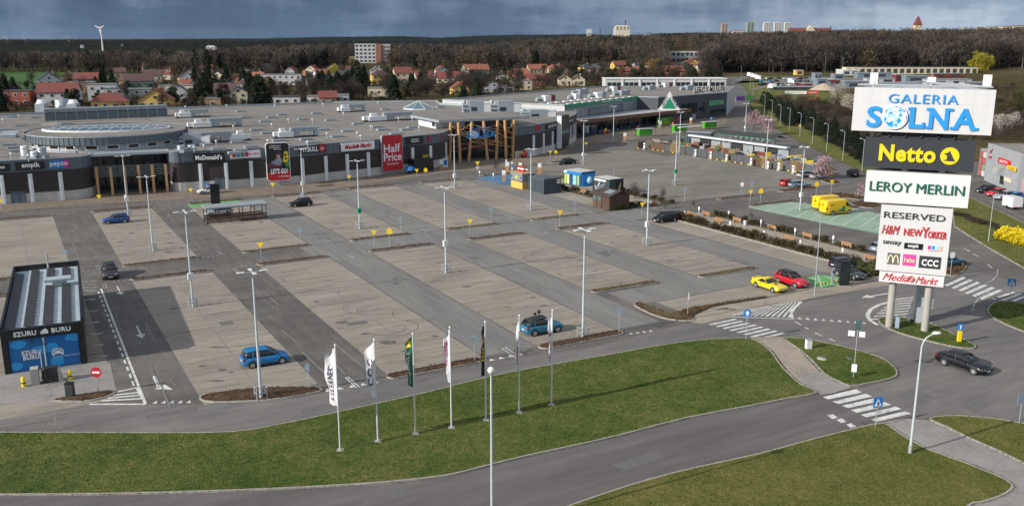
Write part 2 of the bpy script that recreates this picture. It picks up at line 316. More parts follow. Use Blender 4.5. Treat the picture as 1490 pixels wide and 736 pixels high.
# land to the horizon: flat under the site, rising to the wooded hill behind on the right
def land_z(x,y):
    d=math.hypot(x,y)
    a=min(1,max(0,(d-760)/520));a=a*a*(3-2*a)
    ang=math.degrees(math.atan2(x,y));b=min(1,max(0,(ang+4)/15));b=b*b*(3-2*b)
    h=27*a*b
    c=min(1,max(0,(d-7000)/2600));c=c*c*(3-2*c)
    h+=c*(44+11*math.sin(ang*0.55+1.0)+6*math.sin(ang*1.7)+2.5*math.sin(ang*4.3))*min(1,max(0.05,(ang+22)/16))
    return h-0.06
mb=MB();radii=[0.5,150,350,600]+[700+45*i for i in range(16)]+[1600,2200,3200,4600,6400,7200,7700,8200,8700,9200,9700,11500,16000];NA=160
vs=[]
for r in radii:
    for i in range(NA):a=2*math.pi*i/NA;x,y=r*math.sin(a),r*math.cos(a);vs.append((x,y,land_z(x,y)if r>650 else-0.06))
fs=[(k*NA+i,k*NA+(i+1)%NA,(k+1)*NA+(i+1)%NA,(k+1)*NA+i)for k in range(len(radii)-1)for i in range(NA)]
fs=[tuple(reversed(f))for f in fs]
mb.add(vs,fs,0,True);mb.m=[0 if(f//NA)<18 else 1 for f in range(len(fs))]
struct('ground',mb,[SCRUB,FARM])
sheet('field',[(-700,610),(-700,860),(-300,800),(-268,560),(-330,480),(-420,480)],-0.04,FIELD)
# the paved site
ASPH_PX=[(-260,800),(-260,290),(130,280),(650,232),(835,203),(1000,165),(1054,158),(1058,150),(1052,132),(1056,112),(1074,112),(1092,141),(1090,156),(1111,176.6),(1151.5,200),(1192,220.4),(1229,237.7),(1330,287),(1385,300),(1388,270),(1400,235),(1440,235),(1760,330),(1760,800)]
sheet('road',pp(ASPH_PX),0.0,ASPH)
# front access road and the street along the bottom of the view: a lighter asphalt
sheet('access_road',pp([(-260,592),(0,591),(120,588),(287,588),(312,588),(390,584),(468,573),(560,554),(640,543),(705,531),(780,517),(860,505),(912,493),(1000,470),(1062,463),(1100,455),(1180,437),(1230,428),(1300,412),(1420,396),(1560,430),(1760,520),(1760,690),(1500,620),(1380,608),(1330,608),(1290,612),(1230,572),(1300,552),(1308,540),(1280,519),(1240,507),(1140,491),(1092,490),(1000,497),(900,513.5),(740,542),(620,571),(480,602),(340,628),(0,628),(-260,628)]),0.004,ROADM)
sheet('lower_road',pp([(-260,723),(0,722),(160,721),(340,716),(560,705),(650,695),(760,667),(900,636),(1000,610),(1120,587),(1195,574),(1238,564),(1330,607),(1285,617),(1245,625),(1100,663),(940,701),(820,742),(700,800),(-260,800)]),0.008,LANEM)
# parking bays: block paving between the aisles
def bay(u0,u1,v0,v1,m=PAVER,z=0.008,name='parking_bays'):return sheet(name,[W(u0,v0),W(u1,v0),W(u1,v1),W(u0,v1)],z,m)
for k,u in enumerate((-48,-32,-16,0,16,32,48)):
    u0,u1=u+(0.1 if u>-40 else 0),u+9.9
    if u==-48:bay(u0,u1,57,99);continue
    if u==-32:bay(u0,u1,57,99);bay(u0,u1+0.2,6.5,46.5);continue
    v0={-16:1.5,0:0.6,16:0.8,32:15,48:14}[u]
    bay(u0,u1,v0,46.6)
    bay(u0,u1,57,99 if u<30 else 100.5)
for u,v0 in((10,0.6),(26,1),(42,8),(58,8)):bay(u+0.1,u+5.9,v0,47.4,AISLE,0.004,'aisle');bay(u+0.1,u+5.9,56.2,100,AISLE,0.004,'aisle')
bay(8,70,47.5,55.6,AISLE,0.0055,'aisle');bay(33.5,70,7.2,13.0,AISLE,0.0055,'aisle')
bay(64.2,69.2,4,46.4);bay(64.2,69.3,57.5,100)
bay(36.2,59,2.2,7.0)
bay(76,128,57.5,112,OLDLOT);bay(85,122,112.3,128,OLDLOT)
bay(-90,-32.2,57,99,PAVER)
sheet('parking_apron',pp([(-60,545),(10,543),(127,528),(160,527),(170,571),(72,584),(-60,588)]),0.012,WALKG)
# brown paving along the shop front and pale footpaths
sheet('pavement',pp([(-200,312),(0,308),(60,303),(130,297),(250,291),(370,285),(470,277),(540,267),(600,258),(655,250),(720,246),(770,240),(815,226),(838,212),(842,206),(838,203),(835,203),(750,229),(650,234),(560,250),(440,266),(250,276),(130,284),(0,297),(-200,305)]),0.012,MALLW)
sheet('forecourt_pavement',pp([(838,209),(900,206),(960,198),(1040,187),(1058,178),(1057,166),(960,178),(900,190),(838,204)]),0.016,MALLW)
sheet('pavement',pp([(1000,467),(1014,458),(1035,447),(1114,434),(1190,419),(1280,404.5),(1340,397),(1372,404),(1310,412),(1275,418),(1180,434),(1100,452),(1062,462),(1020,471)]),0.014,WALKM)
PATH=[(1090,490),(1143,491),(1165,512),(1183,531),(1197,546),(1239,564),(1215,571),(1196,575),(1168,560),(1148,543),(1126,513),(1110,500)]
sheet('footpath',pp(PATH),0.05,WALKM)
sheet('footpath_ramp',pp([(1160,545),(1192,541),(1239,564.5),(1215,571.5),(1196,575.5),(1168,560)]),0.054,WALKG)
PATH2=[(1287,614),(1320,609),(1350,612),(1409.5,638),(1450,656),(1500,681),(1620,745),(1620,850),(1380,850),(1408,737),(1440,729),(1464,718),(1473,708),(1463,696),(1425,679),(1342,650.7)]
sheet('footpath',pp(PATH2),0.05,WALKG)
# kerbed islands and verges
def island(name,poly,m,h=0.12,kw=0.16,kerb=True,sm=0,mound=0.0):
    P=smooth_poly(poly,True,sm)if sm else poly
    inner=offset_poly(P,kw)
    mb=MB();n=len(inner);z=h-0.02
    if mound:
        c=Vector((sum(p[0]for p in inner)/n,sum(p[1]for p in inner)/n));mid=[((p[0]+c.x)/2,(p[1]+c.y)/2)for p in inner]
        mb.add([(*p,z)for p in inner]+[(*p,z+mound*0.8)for p in mid]+[(c.x,c.y,z+mound)],[(i,(i+1)%n,n+(i+1)%n,n+i)for i in range(n)]+[(n+i,n+(i+1)%n,2*n)for i in range(n)])
    else:mb.sheet(inner,z)
    o=struct(name,mb,m)
    if kerb:
        k=MB();A=sum(P[i][0]*P[(i+1)%n][1]-P[(i+1)%n][0]*P[i][1]for i in range(n));sg=1 if A>0 else-1
        vs=[(*p,0.0)for p in P]+[(*p,h)for p in P]+[(*p,h)for p in inner]+[(*p,0.0)for p in inner]
        fs=[]
        for i in range(n):
            j=(i+1)%n
            for a in range(3):f=(a*n+i,a*n+j,(a+1)*n+j,(a+1)*n+i);fs.append(f if sg>0 else f[::-1])
        k.add(vs,fs);part('kerb',k,KERB,o)
    return o
VERGES=[]
def verge(name,px,m,dens,sm=3,kerb=True,world=False):
    P=px if world else pp(px);o=island(name,P,m,0.12,0.15,kerb,sm);VERGES.append((smooth_poly(P,True,sm)if sm else P,dens));return o
verge('grass_verge',[(-260,630),(-100,630),(0,629.5),(120,629.5),(240,630),(340,628.5),(400,619),(480,602.5),(550,587),(620,571.5),(680,556),(740,542.5),(820,528),(900,514),(960,503),(1020,495),(1075,492.5),(1092,493),(1109,501),(1125,515),(1135,530),(1149,545),(1166,560),(1190,572),(1150,580),(1090,592),(1000,609),(900,635),(820,653),(760,666),(700,681),(650,693),(560,703),(450,710),(340,715),(160,720),(0,721),(-260,722)],GRASSM,1.0,2)
verge('grass_verge',[(1139,492),(1160,492.5),(1178,494.5),(1210,501),(1240,508),(1280,520),(1298,531),(1306,541),(1303,549),(1288,554),(1262,559),(1238,562.5),(1218,555),(1199,545),(1186,531),(1172,517),(1152,502)],GRASSM,1.0,2)
verge('grass_verge',[(560,860),(700,795),(760,764),(820,739),(880,718),(940,699),(1010,681),(1100,661.5),(1180,640),(1245,623.5),(1285,616),(1305,628),(1345,652),(1400,672),(1430,684),(1455,694),(1474,706),(1471,715),(1455,724),(1430,732),(1400,745),(1340,850)],DRYG,1.0,2)
verge('grass_verge',[(1352,611),(1362,606.5),(1400,605.5),(1450,610),(1490,616.5),(1560,628),(1660,648),(1660,770),(1560,713),(1500,681),(1450,656),(1409.5,638.5),(1375,621)],DRYG,1.0,2)
verge('traffic_island',[(1278.5,464),(1289,462.3),(1317,462.7),(1333.5,466.8),(1356,472),(1380.4,483),(1409,497.3),(1419,503),(1417,507.6),(1392.6,506),(1352,497.3),(1311,486),(1286.7,476),(1278.5,469)],GRASSM,1.0,3)
verge('traffic_island',[(1436.4,453),(1440,444.5),(1454,439),(1474,439.4),(1500,446),(1540,462),(1560,490),(1540,500),(1500,487),(1464,473),(1443.5,462)],GRASSM,1.0,3)
verge('grass_verge',[(1385,299),(1411,288),(1450,306),(1490,325),(1560,356),(1760,445),(1760,560),(1600,450),(1560,425),(1490,391),(1436,360),(1388,330)],DRYG,0.35,0)
# street-side verge with the row of conifers
sheet('grass_verge',pp([(1093,155),(1111,176),(1151.5,199.5),(1192,220),(1229,237.2),(1326,284),(1340,270),(1262,236),(1240,226),(1200,203),(1150,176),(1108,152),(1092,150)]),0.02,DRYG)
sheet('grass_verge',pp([(1068,122),(1100,112),(1148,109),(1150,117),(1180,132),(1195,134),(1262,139),(1262,150),(1150,150),(1108,147),(1094,142),(1078,118)]),0.01,DRYG)
sheet('grass_verge',pp([(1060,108),(1062,104),(1150,101),(1330,101),(1490,104),(1490,108),(1330,106),(1150,107),(1075,111)]),0.01,DRYG)
sheet('street',pp([(1066,118),(1077,112),(1140,106),(1330,105.5),(1560,107),(1560,110.5),(1330,109),(1150,109.5),(1095,112.5),(1080,117)]),0.016,ROADM)
sheet('yard_ground',pp([(1094,131),(1112,120),(1130,113),(1240,110),(1415,112),(1415,128),(1262,134),(1238,128),(1210,127),(1180,129),(1150,128),(1115,128)]),0.012,OLDLOT)
# planted strips at the ends of the parking rows
def strip(u,v,L=10.0,wd=1.3,m=SOIL,name='planting_strip',mound=0.12):
    P=[]
    for s in(0,1):
        for k in range(7):
            a=-math.pi/2+math.pi*k/6;x=(L-wd)/2+wd/2*math.cos(a);y=wd/2*math.sin(a)
            P.append((x,y)if not s else(-x,-y))
    P=[W(u+L/2+x,v+y)for x,y in P]
    island(name,P,m,0.12,0.14,True,0,mound);BEDS.append((P,1.0));return P
BEDS=[]
for u in(-32,-16,0,16,32,48):strip(u,47.7)
for u in(-48,-32,-16,0,16,32,48):strip(u,55.9,m=SOIL if u<30 else DRYBED)
for u in(-48,-32,-16,16,32,48):strip(u,100.6 if u<32 else 102.6)
strip(0.5,100.2,10.2);strip(32,14.2,m=DRYBED);strip(48,13.3,m=DRYBED)
strip(16,0.0,10.2,1.6);strip(-0.2,-0.1,9.8,1.5);strip(64,104.5,8.5,1.4,DRYBED)
strip(88.5,115.8,9.5,2.2);strip(105.5,125.3,8.5,2.2);strip(121.5,140.8,9.5,2.6)
strip(89.2,55.6,10,1.3);strip(89.6,47.5,12,1.3);strip(70.5,47.3,3.4,1.5,DRYBED)
island('planting_strip',smooth_poly(pp([(290,581),(302,573),(380,563.5),(455,563),(467,566),(467,570),(440,575.5),(390,583),(312,586)]),True,2),SOIL,0.12,0.16,True,0,0.15)
BEDS.append((pp([(290,581),(302,573),(380,563.5),(455,563),(467,566),(467,570),(440,575.5),(390,583),(312,586)]),1.0))
island('planting_strip',smooth_poly(pp([(72,584),(90,579),(120,574),(158,569),(168,570),(162,576),(140,582),(118,585)]),True,2),SOIL,0.12,0.16,True,0,0.1)
BEDS.append((pp([(72,584),(90,579),(120,574),(158,569),(168,570),(162,576),(140,582),(118,585)]),1.0))
P=pp([(922,444),(929,439.5),(944,444),(972,455),(1011,464.5),(998,467.5),(972,465),(946,457)])
island('planting_strip',smooth_poly(P,True,2),DRYBED,0.12,0.16,True,0,0.1);BEDS.append((P,1.6))
P=pp([(974,457),(1003,448),(1060,439),(1114,431),(1116,433.5),(1040,446),(1010,457),(1011,464)])
island('planting_strip',P,DRYBED,0.10,0.1,False,0);BEDS.append((P,1.6))
P=pp([(1237,405),(1247,389),(1262,382),(1290,388),(1290,402),(1276,404)]);island('planting_strip',smooth_poly(P,True,2),DRYBED,0.12,0.14,True);BEDS.append((P,2.2))
P=pp([(1372,397),(1384,402),(1394,400),(1404,393),(1407,386),(1396,383),(1376,386)]);island('planting_strip',smooth_poly(P,True,2),DRYBED,0.12,0.14,True);BEDS.append((P,2.2))
P=pp([(1180,284.5),(1225,280.5),(1262,287),(1252,291),(1230,289),(1190,288)]);island('planting_strip',smooth_poly(P,True,2),DRYBED,0.12,0.14,True);BEDS.append((P,1.0))
P=pp([(1237,296),(1262,291.5),(1285,299),(1270,303),(1248,301)]);island('planting_strip',smooth_poly(P,True,2),SOIL,0.12,0.14,True);BEDS.append((P,1.0))
P=pp([(1195,262),(1212,261),(1226,266),(1215,268),(1200,266)]);island('planting_strip',smooth_poly(P,True,2),SOIL,0.12,0.14,True);BEDS.append((P,0.6))
P=pp([(1133,277),(1180,272),(1192,273),(1185,275.5),(1140,279.5)]);island('planting_strip',smooth_poly(P,True,2),SOIL,0.12,0.14,True);BEDS.append((P,0.6))
# promenade between the two car parks: path with a planted bed on each side
PROM_U=(69.5,78.5)
bay(71.5,77.2,4.5,47,WALKM,0.10,'promenade');bay(69.35,71.5,4.5,46.6,DRYBED,0.09,'planting_bed');bay(77.2,79.3,12,46.0,DRYBED,0.09,'planting_bed')
mb=MB()
for k in range(86):mb.box((*W(69.2,4.6+k*0.49),0.09),(0.22,0.40,0.2+0.03*(k%3)),TH)
tag(struct('kerb',mb,KERB),kind='structure')
mb=MB();mb.box((*W(79.4,29),0.06),(0.16,34,0.14),TH);struct('kerb',mb,KERB)
bay(70.5,80,58,96,WALKM,0.10,'promenade');bay(69.5,71.6,57,100,DRYBED,0.12,'planting_bed');bay(77.5,79.8,56.5,96,DRYBED,0.12,'planting_bed')
# coloured surfaces
sheet('charging_bays',pp([(1087,302),(1148,293.5),(1188,298),(1240,302),(1300,316),(1330,330),(1312,343),(1275,339.5),(1200,325.5),(1130,311)]),0.013,GREENP)
sheet('charging_bays',pp([(1164,406.5),(1190,400),(1220,403),(1243,412),(1222,416),(1196,418.5)]),0.014,GREENB)
sheet('charging_bays',pp([(273,298.6),(346,291.6),(351,294.3),(277,302.2)]),0.0145,GREENB)
sheet('family_bays',pp([(693,259.5),(722,253.5),(742,255),(745,262),(742,270),(728,268)]),0.012,BLUEP)
# ------------------------------------------------------------------ painted markings
class Paint(MB):
    def sheet(s,poly,z,mi=0):s.dz=getattr(s,'dz',0)+0.00002;return MB.sheet(s,poly,z+s.dz,mi)
mk,mw,tm,seam=Paint(),Paint(),Paint(),Paint()
ZM=0.022;ZW=0.0
def line(p,q,wd,mb=None,z=ZM,world=False):
    a,b=(Vector(p),Vector(q))if world else(Vector(g(*p)),Vector(g(*q)));d=(b-a).normalized();n=Vector((-d.y,d.x))*wd/2
    (mk if mb is None else mb).sheet([tuple(a+n),tuple(a-n),tuple(b-n),tuple(b+n)],z)
def dashes(p,q,n,fill,wd,mb=None,z=ZM):
    a,b=Vector(g(*p)),Vector(g(*q))
    for i in range(n):line(tuple(a+(b-a)*(i/n)),tuple(a+(b-a)*((i+fill)/n)),wd,mb,z,True)
def poly(px,mb=None,z=ZM):(mk if mb is None else mb).sheet(pp(px),z)
def bars(l1,l2,n,fill,mb=None,z=ZM,skip=0.5):
    a,b,c,d=(Vector(g(*q))for q in(*l1,*l2))
    for i in range(n):
        t0,t1=(i+skip*(1-fill))/n,(i+skip*(1-fill)+fill)/n
        (mk if mb is None else mb).sheet([tuple(a+(b-a)*t0),tuple(a+(b-a)*t1),tuple(c+(d-c)*t1),tuple(c+(d-c)*t0)],z)
# zebra by the lower road, zebra at the lot exit, zebra on the right road
Z3=[((1197,577.5),(1205,581),(1255,571),(1246,566)),((1211,584),(1220,587.5),(1269,577),(1260,572.5)),((1225,590),(1234,593.5),(1283,583),(1273,579)),((1238,596.5),(1247,600.5),(1297,589),(1288,585)),((1252,603.5),(1261,607),(1312,595),(1303,591.5)),((1267,610),(1276,613.5),(1326,601.5),(1317,598))]
for q in Z3:poly(q)
for q in[((1203,603.5),(1211,609.5),(1219,607.5),(1212,602.5)),((1217,610.5),(1224,615.5),(1232,613.5),(1225,608.5)),((1231,617.5),(1238,622.5),(1246,620.5),(1239,615.5))]:poly(q)
bars(((1028,471),(1110,494.5)),((1066,463),(1145,486)),8,0.45)
bars(((1372,414),(1432,437)),((1398,402),(1462,424)),6,0.5)
bars(((1440,434),(1470,443)),((1470,424),(1500,431)),3,0.5)
# give-way teeth
def teeth(p,q,n,s=0.6,mb=None):
    a,b=Vector(g(*p)),Vector(g(*q));d=(b-a)/n;nn=Vector((-d.y,d.x)).normalized()
    for i in range(n):
        c=a+d*(i+0.2);(mk if mb is None else mb).sheet([tuple(c),tuple(c+d*0.6),tuple(c+d*0.3-nn*-s)],ZM)
teeth((219,587),(280,586),5);teeth((470,571),(555,556),5);teeth((710,526),(765,515),4);teeth((915,487),(953,482),4);teeth((1158,464),(1264,471.5),9,0.8)
for(u,v)in((-6,47.6),(10,47.6),(26,47.6),(42,47.6),(58,47.6),(-22,47.6)):
    for k in range(5):c=W(u+3.2+k*0.62,v);mw.sheet([c,W(u+3.55+k*0.62,v),W(u+3.37+k*0.62,v+0.45)],ZM)
    line(W(u+3.0,v-2.8),W(u+3.0,v-0.3),0.12,mw,ZM,True);line(W(u+2.7,v-2.8),W(u+2.7,v-0.3),0.12,mw,ZM,True)
for(u,v)in((-6,55.9),(10,55.9),(26,55.9),(42,55.9),(-22,55.9),(58,55.9)):
    for k in range(5):mw.sheet([W(u+0.4+k*0.62,v),W(u+0.75+k*0.62,v),W(u+0.57+k*0.62,v-0.45)],ZM)
    line(W(u+2.95,v+0.3),W(u+2.95,v+2.8),0.12,mw,ZM,True);line(W(u+3.25,v+0.3),W(u+3.25,v+2.8),0.12,mw,ZM,True)
for(u,v)in((-22,100.5),(-6,100.5),(10,100.5),(26,101),(42,102)):
    for k in range(5):mw.sheet([W(u+0.6+k*0.62,v),W(u+0.95+k*0.62,v),W(u+0.77+k*0.62,v+0.45)],ZM)
for p,q in(((502.5,549),(519,564)),((506,548),(523,563)),((731,507),(750,520)),((735,505),(754,518))):line(p,q,0.12)
# lane edge, hatching and arrows at the left exit
line((147,420),(212,588),0.22);dashes((143,424),(197,566),17,0.55,0.2)
for a,b in(((130,588),(212,588)),((147,583),(206,580)),((157,579),(203,575)),((163,575),(201,571)),((168,570.5),(199,564))):line(a,b,0.3)
line((199,564),(212,588),0.22)
def arrow(p,q,wd=0.16,hw=0.5,hl=1.4,mb=None):
    a,b=Vector(g(*p)),Vector(g(*q));d=(b-a).normalized();n=Vector((-d.y,d.x));c=b-d*hl
    (mk if mb is None else mb).sheet([tuple(a+n*wd/2),tuple(a-n*wd/2),tuple(c-n*wd/2),tuple(c+n*wd/2)],ZM);(mk if mb is None else mb).sheet([tuple(c+n*hw),tuple(c-n*hw),tuple(b)],ZM)
arrow((170,416),(177,429));arrow((199,474),(207,492));line((224,547),(231,563),0.3);arrow((229,562),(252,567),0.3,0.6,1.6)
for k in range(6):
    y=437+k*16.5;x0=116+k*3.6
    line((x0,y),(x0+22,y-1.5),0.5,mw);mw.sheet(pp([(x0+16,y-3.5),(x0+24,y-1.5),(x0+16,y+1)]),ZM)
for k in range(4):line((112,411+k*4),(141,409+k*4.6),0.35,mw)
# roundabout lane marks and hatching
bars(((1062,458),(1152,462)),((1108,446.5),(1166,438)),11,0.45);line((1166,439),(1151,452),0.35);line((1151,452),(1153,464),0.3);line((1060,461),(1153,464),0.2)
arc=[(1292,440),(1278,444),(1266,451),(1262,459),(1266,466),(1277,473)]
for a,b in zip(arc[:-1],arc[1:]):line(a,b,0.45)
bars(((1302,434),(1264,467)),((1330,431),(1318,463)),8,0.4)
arrow((1292,427),(1253,433.5),0.3,0.65,1.6)
for a,b in(((1157,468),(1166,473)),((1171,476),(1177,479)),((1186,484),(1196,489)),((1207,493),(1216,497)),((1357,470),(1318,462))):line(a,b,0.18)
arc=[(1452,392),(1451,400),(1444,408),(1432,414),(1418,418)]
for a,b in zip(arc[:-1],arc[1:]):line(a,b,0.15,mw)
for a,b in(((1403,361),(1411,366)),((1416,369),(1424,374)),((1437,385),(1444,390))):line(a,b,0.15)
arc=[(1415,452),(1417,444),(1424,434),(1440,425)]
for a,b in zip(arc[:-1],arc[1:]):line(a,b,0.2,mw)
# bays of the green surface and of the lots
for k in range(9):line((1112+k*23,307.5+k*4.0),(1152+k*21.5,294.5+max(0,k-1)*3.3),0.14)
line((1100,304),(1285,338),0.14);line((1090,302),(1148,294),0.14)
for a,b in(((1176,404),(1218,416.8)),((1199,401),(1234,413.5)),((1164,407),(1222,404)),((1190,400.5),(1196,418)),((1178,411),(1240,411))):line(a,b,0.14)
for k in range(5):line((695+k*8,259.5-k*1.3),(731+k*4,268.5-k*2.3),0.12,mw)
line((273.5,298.4),(346,291.7),0.15,mw);line((310,295),(315,298.3),0.15,mw)
dashes((938,303),(1003,310),5,0.5,0.3,mw);dashes((930,310),(965,314),4,0.5,0.3,mw);line((936,304),(965,301.5),0.35,mw);line((970,306),(1000,303),0.25,mw)
dashes((1040,290),(1072,286),4,0.5,0.25,mw);line((1130,286),(1175,281),0.2,mw);line((1178,281),(1240,277.5),0.15,mw);line((1440,292),(1490,317),0.15,mw)
dashes((20,303),(140,298),10,0.4,0.15,mw);dashes((240,304),(275,301),5,0.5,0.2,mw)
tag(struct('road_markings',mk,PAINT));struct('worn_road_markings',mw,PAINTW)
# tyre rings left by turning cars, oil stains and repair seams
TZ=[0.0165]
def tz():TZ[0]+=0.00001;return TZ[0]
def ring(px,py,r,a0,a1,wd=0.16,sq=1.0):
    c=Vector(g(px,py));n=max(6,int(abs(a1-a0)*6));pts=[c+Vector((r*math.cos(a0+(a1-a0)*i/n),r*sq*math.sin(a0+(a1-a0)*i/n)))for i in range(n+1)]
    for a,b in zip(pts[:-1],pts[1:]):line(tuple(a),tuple(b),wd,tm,tz(),True)
for px,py,r,a0,a1 in((478,452,2.6,1.5,4.2),(478,452,2.3,1.4,3.6),(540,446,3.2,2.2,5.4),(538,447,2.7,2.0,4.6),(548,450,2.2,3,6),(515,425,2.0,0,4),(570,476,2.8,3.6,7.4),(560,478,2.2,3.8,7.2),(520,484,3.2,2,5),(792,374,3.0,0,5),(786,376,2.2,1,6),(800,372,2.6,2.4,7),(610,455,3,3,5.5),(440,405,2.5,2,4.5)):ring(px,py,r,a0,a1,0.06)
for i in range(70):
    u=random.choice((-16,0,16,32,48))+random.choice((2.4,7.6))+random.uniform(-1.6,1.6);v=random.uniform(3 if u<30 else 17,98)
    if 46<v<58:continue
    r=random.uniform(0.15,0.42);c=W(u,v);n=9;tm.sheet([(c[0]+r*1.7*random.uniform(0.6,1.2)*math.cos(2*math.pi*k/n),c[1]+r*random.uniform(0.6,1.2)*math.sin(2*math.pi*k/n))for k in range(n)],tz())
for px,py,rx,ry in((565,498,1.1,0.6),(633,489,0.45,0.3),(520,508,0.3,0.2),(478,408,0.4,0.2),(738,447,0.5,0.2),(318,505,1.0,0.25),(316,554,0.8,0.2),(1083,383,0.7,0.2),(1063,380,0.8,0.2),(1062,450,0.9,0.3)):
    c=g(px,py);tm.sheet([(c[0]+rx*random.uniform(0.7,1.1)*math.cos(2*math.pi*k/10),c[1]+ry*random.uniform(0.7,1.1)*math.sin(2*math.pi*k/10))for k in range(10)],tz())
struct('tyre_marks',tm,MARKM)
sk_=Paint()
for i in range(300):
    u0=random.choice((-32,-16,0,16,32,48));v=random.uniform(2 if u0<30 else 16,99)
    if 46<v<58:continue
    u=u0+random.uniform(0.4,7);L_=random.uniform(0.8,4.5);dv=random.uniform(-.25,.25);line(W(u,v),W(min(u+L_,u0+9.7),v+dv),random.uniform(.04,.10),sk_,0.0225,True)
for i in range(150):
    u0=random.choice((-22,-6,10,26,42,58))+random.choice((1.3,2.6,3.6,4.9))+random.uniform(-.2,.2);v=random.uniform(1,95)
    if 44<v<58:continue
    line(W(u0,v),W(u0+random.uniform(-.3,.3),v+random.uniform(2,8)),random.uniform(.06,.2),sk_,0.0225,True)
struct('scuff_marks',sk_,M('scuff',(0.19,0.181,0.168),0.9,0.25,1.5,space='pos'))
bl=Paint()
for u0 in(-32,-16,0,16,32,48):
    for k in range(40):
        v=(2.5 if u0<30 else 16)+k*2.5
        if 46<v<57.5 or v>99:continue
        line(W(u0+.3,v),W(u0+4.9,v),.09,bl,.0122,True);line(W(u0+5.1,v),W(u0+9.6,v),.09,bl,.0122,True)
    line(W(u0+5,3 if u0<30 else 16),W(u0+5,46),.12,bl,.0122,True);line(W(u0+5,58),W(u0+5,98),.12,bl,.0122,True)
struct('bay_lines',bl,M('bay_line_setts',(0.215,0.20,0.175),0.9,0.35,1.2,space='pos'))
pt=Paint();rp_=random.Random(5)
for px,py,w_,l_ in((820,545,1.2,3),(480,590,1.0,5),(1330,575,2.2,2.5),(1420,590,1.5,3),(1180,455,1.0,2),(930,670,1.2,4),(560,720,1.2,3),(250,600,1.0,4),(1395,470,1.6,2),(690,375,1.2,1.2),(575,412,1.6,.8),(520,470,1.2,2.2),(330,470,1.4,1.4),(880,370,2.4,1.2)):
    p=Vector(g(px,py));a=TH+rp_.uniform(-.1,.1);e=Vector((math.cos(a),math.sin(a)));n=Vector((-e.y,e.x));pt.sheet([tuple(p+e*l_/2*sx+n*w_/2*sy)for sx,sy in((-1,-1),(1,-1),(1,1),(-1,1))],.0112)
struct('asphalt_patch',pt,M('patch_asphalt',(0.125,0.122,0.116),0.9,0.2,1.5,space='pos'))
for px,py in((1237,522),(1259,619),(1448,433),(1437,445)):
    mb=MB();mb.lathe([(0.0,0.03),(0.42,0.03),(0.42,-0.02)],(*g(px,py),0.0 if px>1240 else 0.1),14);struct('manhole_cover',mb,M('cast_iron',(0.10,0.10,0.098),0.7,0.25,6))
# ================================================================== the shopping centre
CLAD=M('brown_black_cladding',(0.050,0.041,0.040),0.55,0.14,1.2)
FASC=M('grey_blue_fascia',(0.105,0.135,0.155),0.5,0.16,0.8,metal=0.1)
COPING=M('zinc_coping',(0.34,0.385,0.42),0.45,0.12,0.7,metal=0.2)
PLINTH=M('plinth_concrete',(0.46,0.45,0.42),0.85,0.16,0.7,bump=0.2)
PILAS=M('pale_grey_paint',(0.68,0.73,0.75),0.5,0.08,0.9)
ROOFM=ground_mat('roof_felt',[(0.30,(0.145,0.134,0.122)),(0.50,(0.21,0.196,0.18)),(0.72,(0.275,0.26,0.24))],[(0.07,0.40,0.4,1,5),(0.5,0.30,1,0.15,5),(5,0.30,1,1,4)],0.9,0)
SEAM=M('roof_seam',(0.115,0.105,0.096),0.9,0.25,0.5,space='pos')
DOORM=M('grey_blue_door',(0.085,0.12,0.155),0.5,0.1,1)
MULL=M('dark_mullion',(0.05,0.06,0.065),0.4,0.1,2)
def nrm(a,b):d=(Vector(b[:2])-Vector(a[:2])).normalized();return Vector((d.y,-d.x))  # outwards, walls traced left to right
def seg_ang(a,b):return math.atan2(b[1]-a[1],b[0]-a[0])
def wall_strip(mb,line_,z0,z1,out=0.0,mi=0,cap=True):
    L=[Vector(p[:2])for p in line_];n=len(L);O=[]
    for i in range(n):
        m=Vector((0,0))
        if i:m+=nrm(L[i-1],L[i])
        if i<n-1:m+=nrm(L[i],L[i+1])
        O.append(L[i]+m.normalized()*out)
    for i in range(n-1):
        a,b=O[i],O[i+1];mb.quad((*a,z0),(*b,z0),(*b,z1),(*a,z1),mi)
        if cap and out>0:
            for z,fl in((z1,0),(z0,1)):
                q=[(*a,z),(*b,z),(*L[i+1],z),(*L[i],z)];mb.quad(*(q[::-1]if fl else q),mi)
    return O
def slats(mb,line_,z0,z1,pitch,d=0.15):
    k=max(1,round((z1-z0)/pitch));h=(z1-z0)/k
    for j in range(k):
        a=z0+j*h
        L=[Vector(p[:2])for p in line_];n=len(L)
        for i in range(n-1):
            no=nrm(L[i],L[i+1]);p,q=L[i],L[i+1];po,qo=p+no*d,q+no*d
            mb.quad((*p,a),(*q,a),(*qo,a+h*0.16),(*po,a+h*0.16));mb.quad((*po,a+h*0.16),(*qo,a+h*0.16),(*qo,a+h*0.74),(*po,a+h*0.74));mb.quad((*po,a+h*0.74),(*qo,a+h*0.74),(*q,a+h),(*p,a+h))
ZF0,ZF1,ZP,ZR=5.75,7.95,1.75,7.7
wallL=smooth_poly(pp([(-200,306),(-90,301.5),(0,297),(62,293),(98,290.6),(118,288.7),(130,286.5),(137,283.6),(139.5,280.5)]),False,3)
wallM=smooth_poly(pp([(248.5,272.5),(249.5,276),(254,277.8),(263,278.3),(294,276.3),(331,274.6),(367,272),(441,267.3),(474.5,263),(505.5,259.7),(536,256.4),(584,250.7),(600,248.4),(628,244.8),(643,241.5),(651.5,237),(655,231)]),False,3)
wallR=smooth_poly(pp([(749,230.2),(762,228.8),(775.3,227),(789.7,223.6),(802.6,220.2),(813,216.5),(822.6,213),(829,210),(833.5,207.3),(836.3,204.4),(837,201),(835,197.5)]),False,3)
mall=thing('shopping_centre','long low shopping centre with dark ribbed walls, grey fascia and timber entrance columns','shopping centre',(0,0,0))
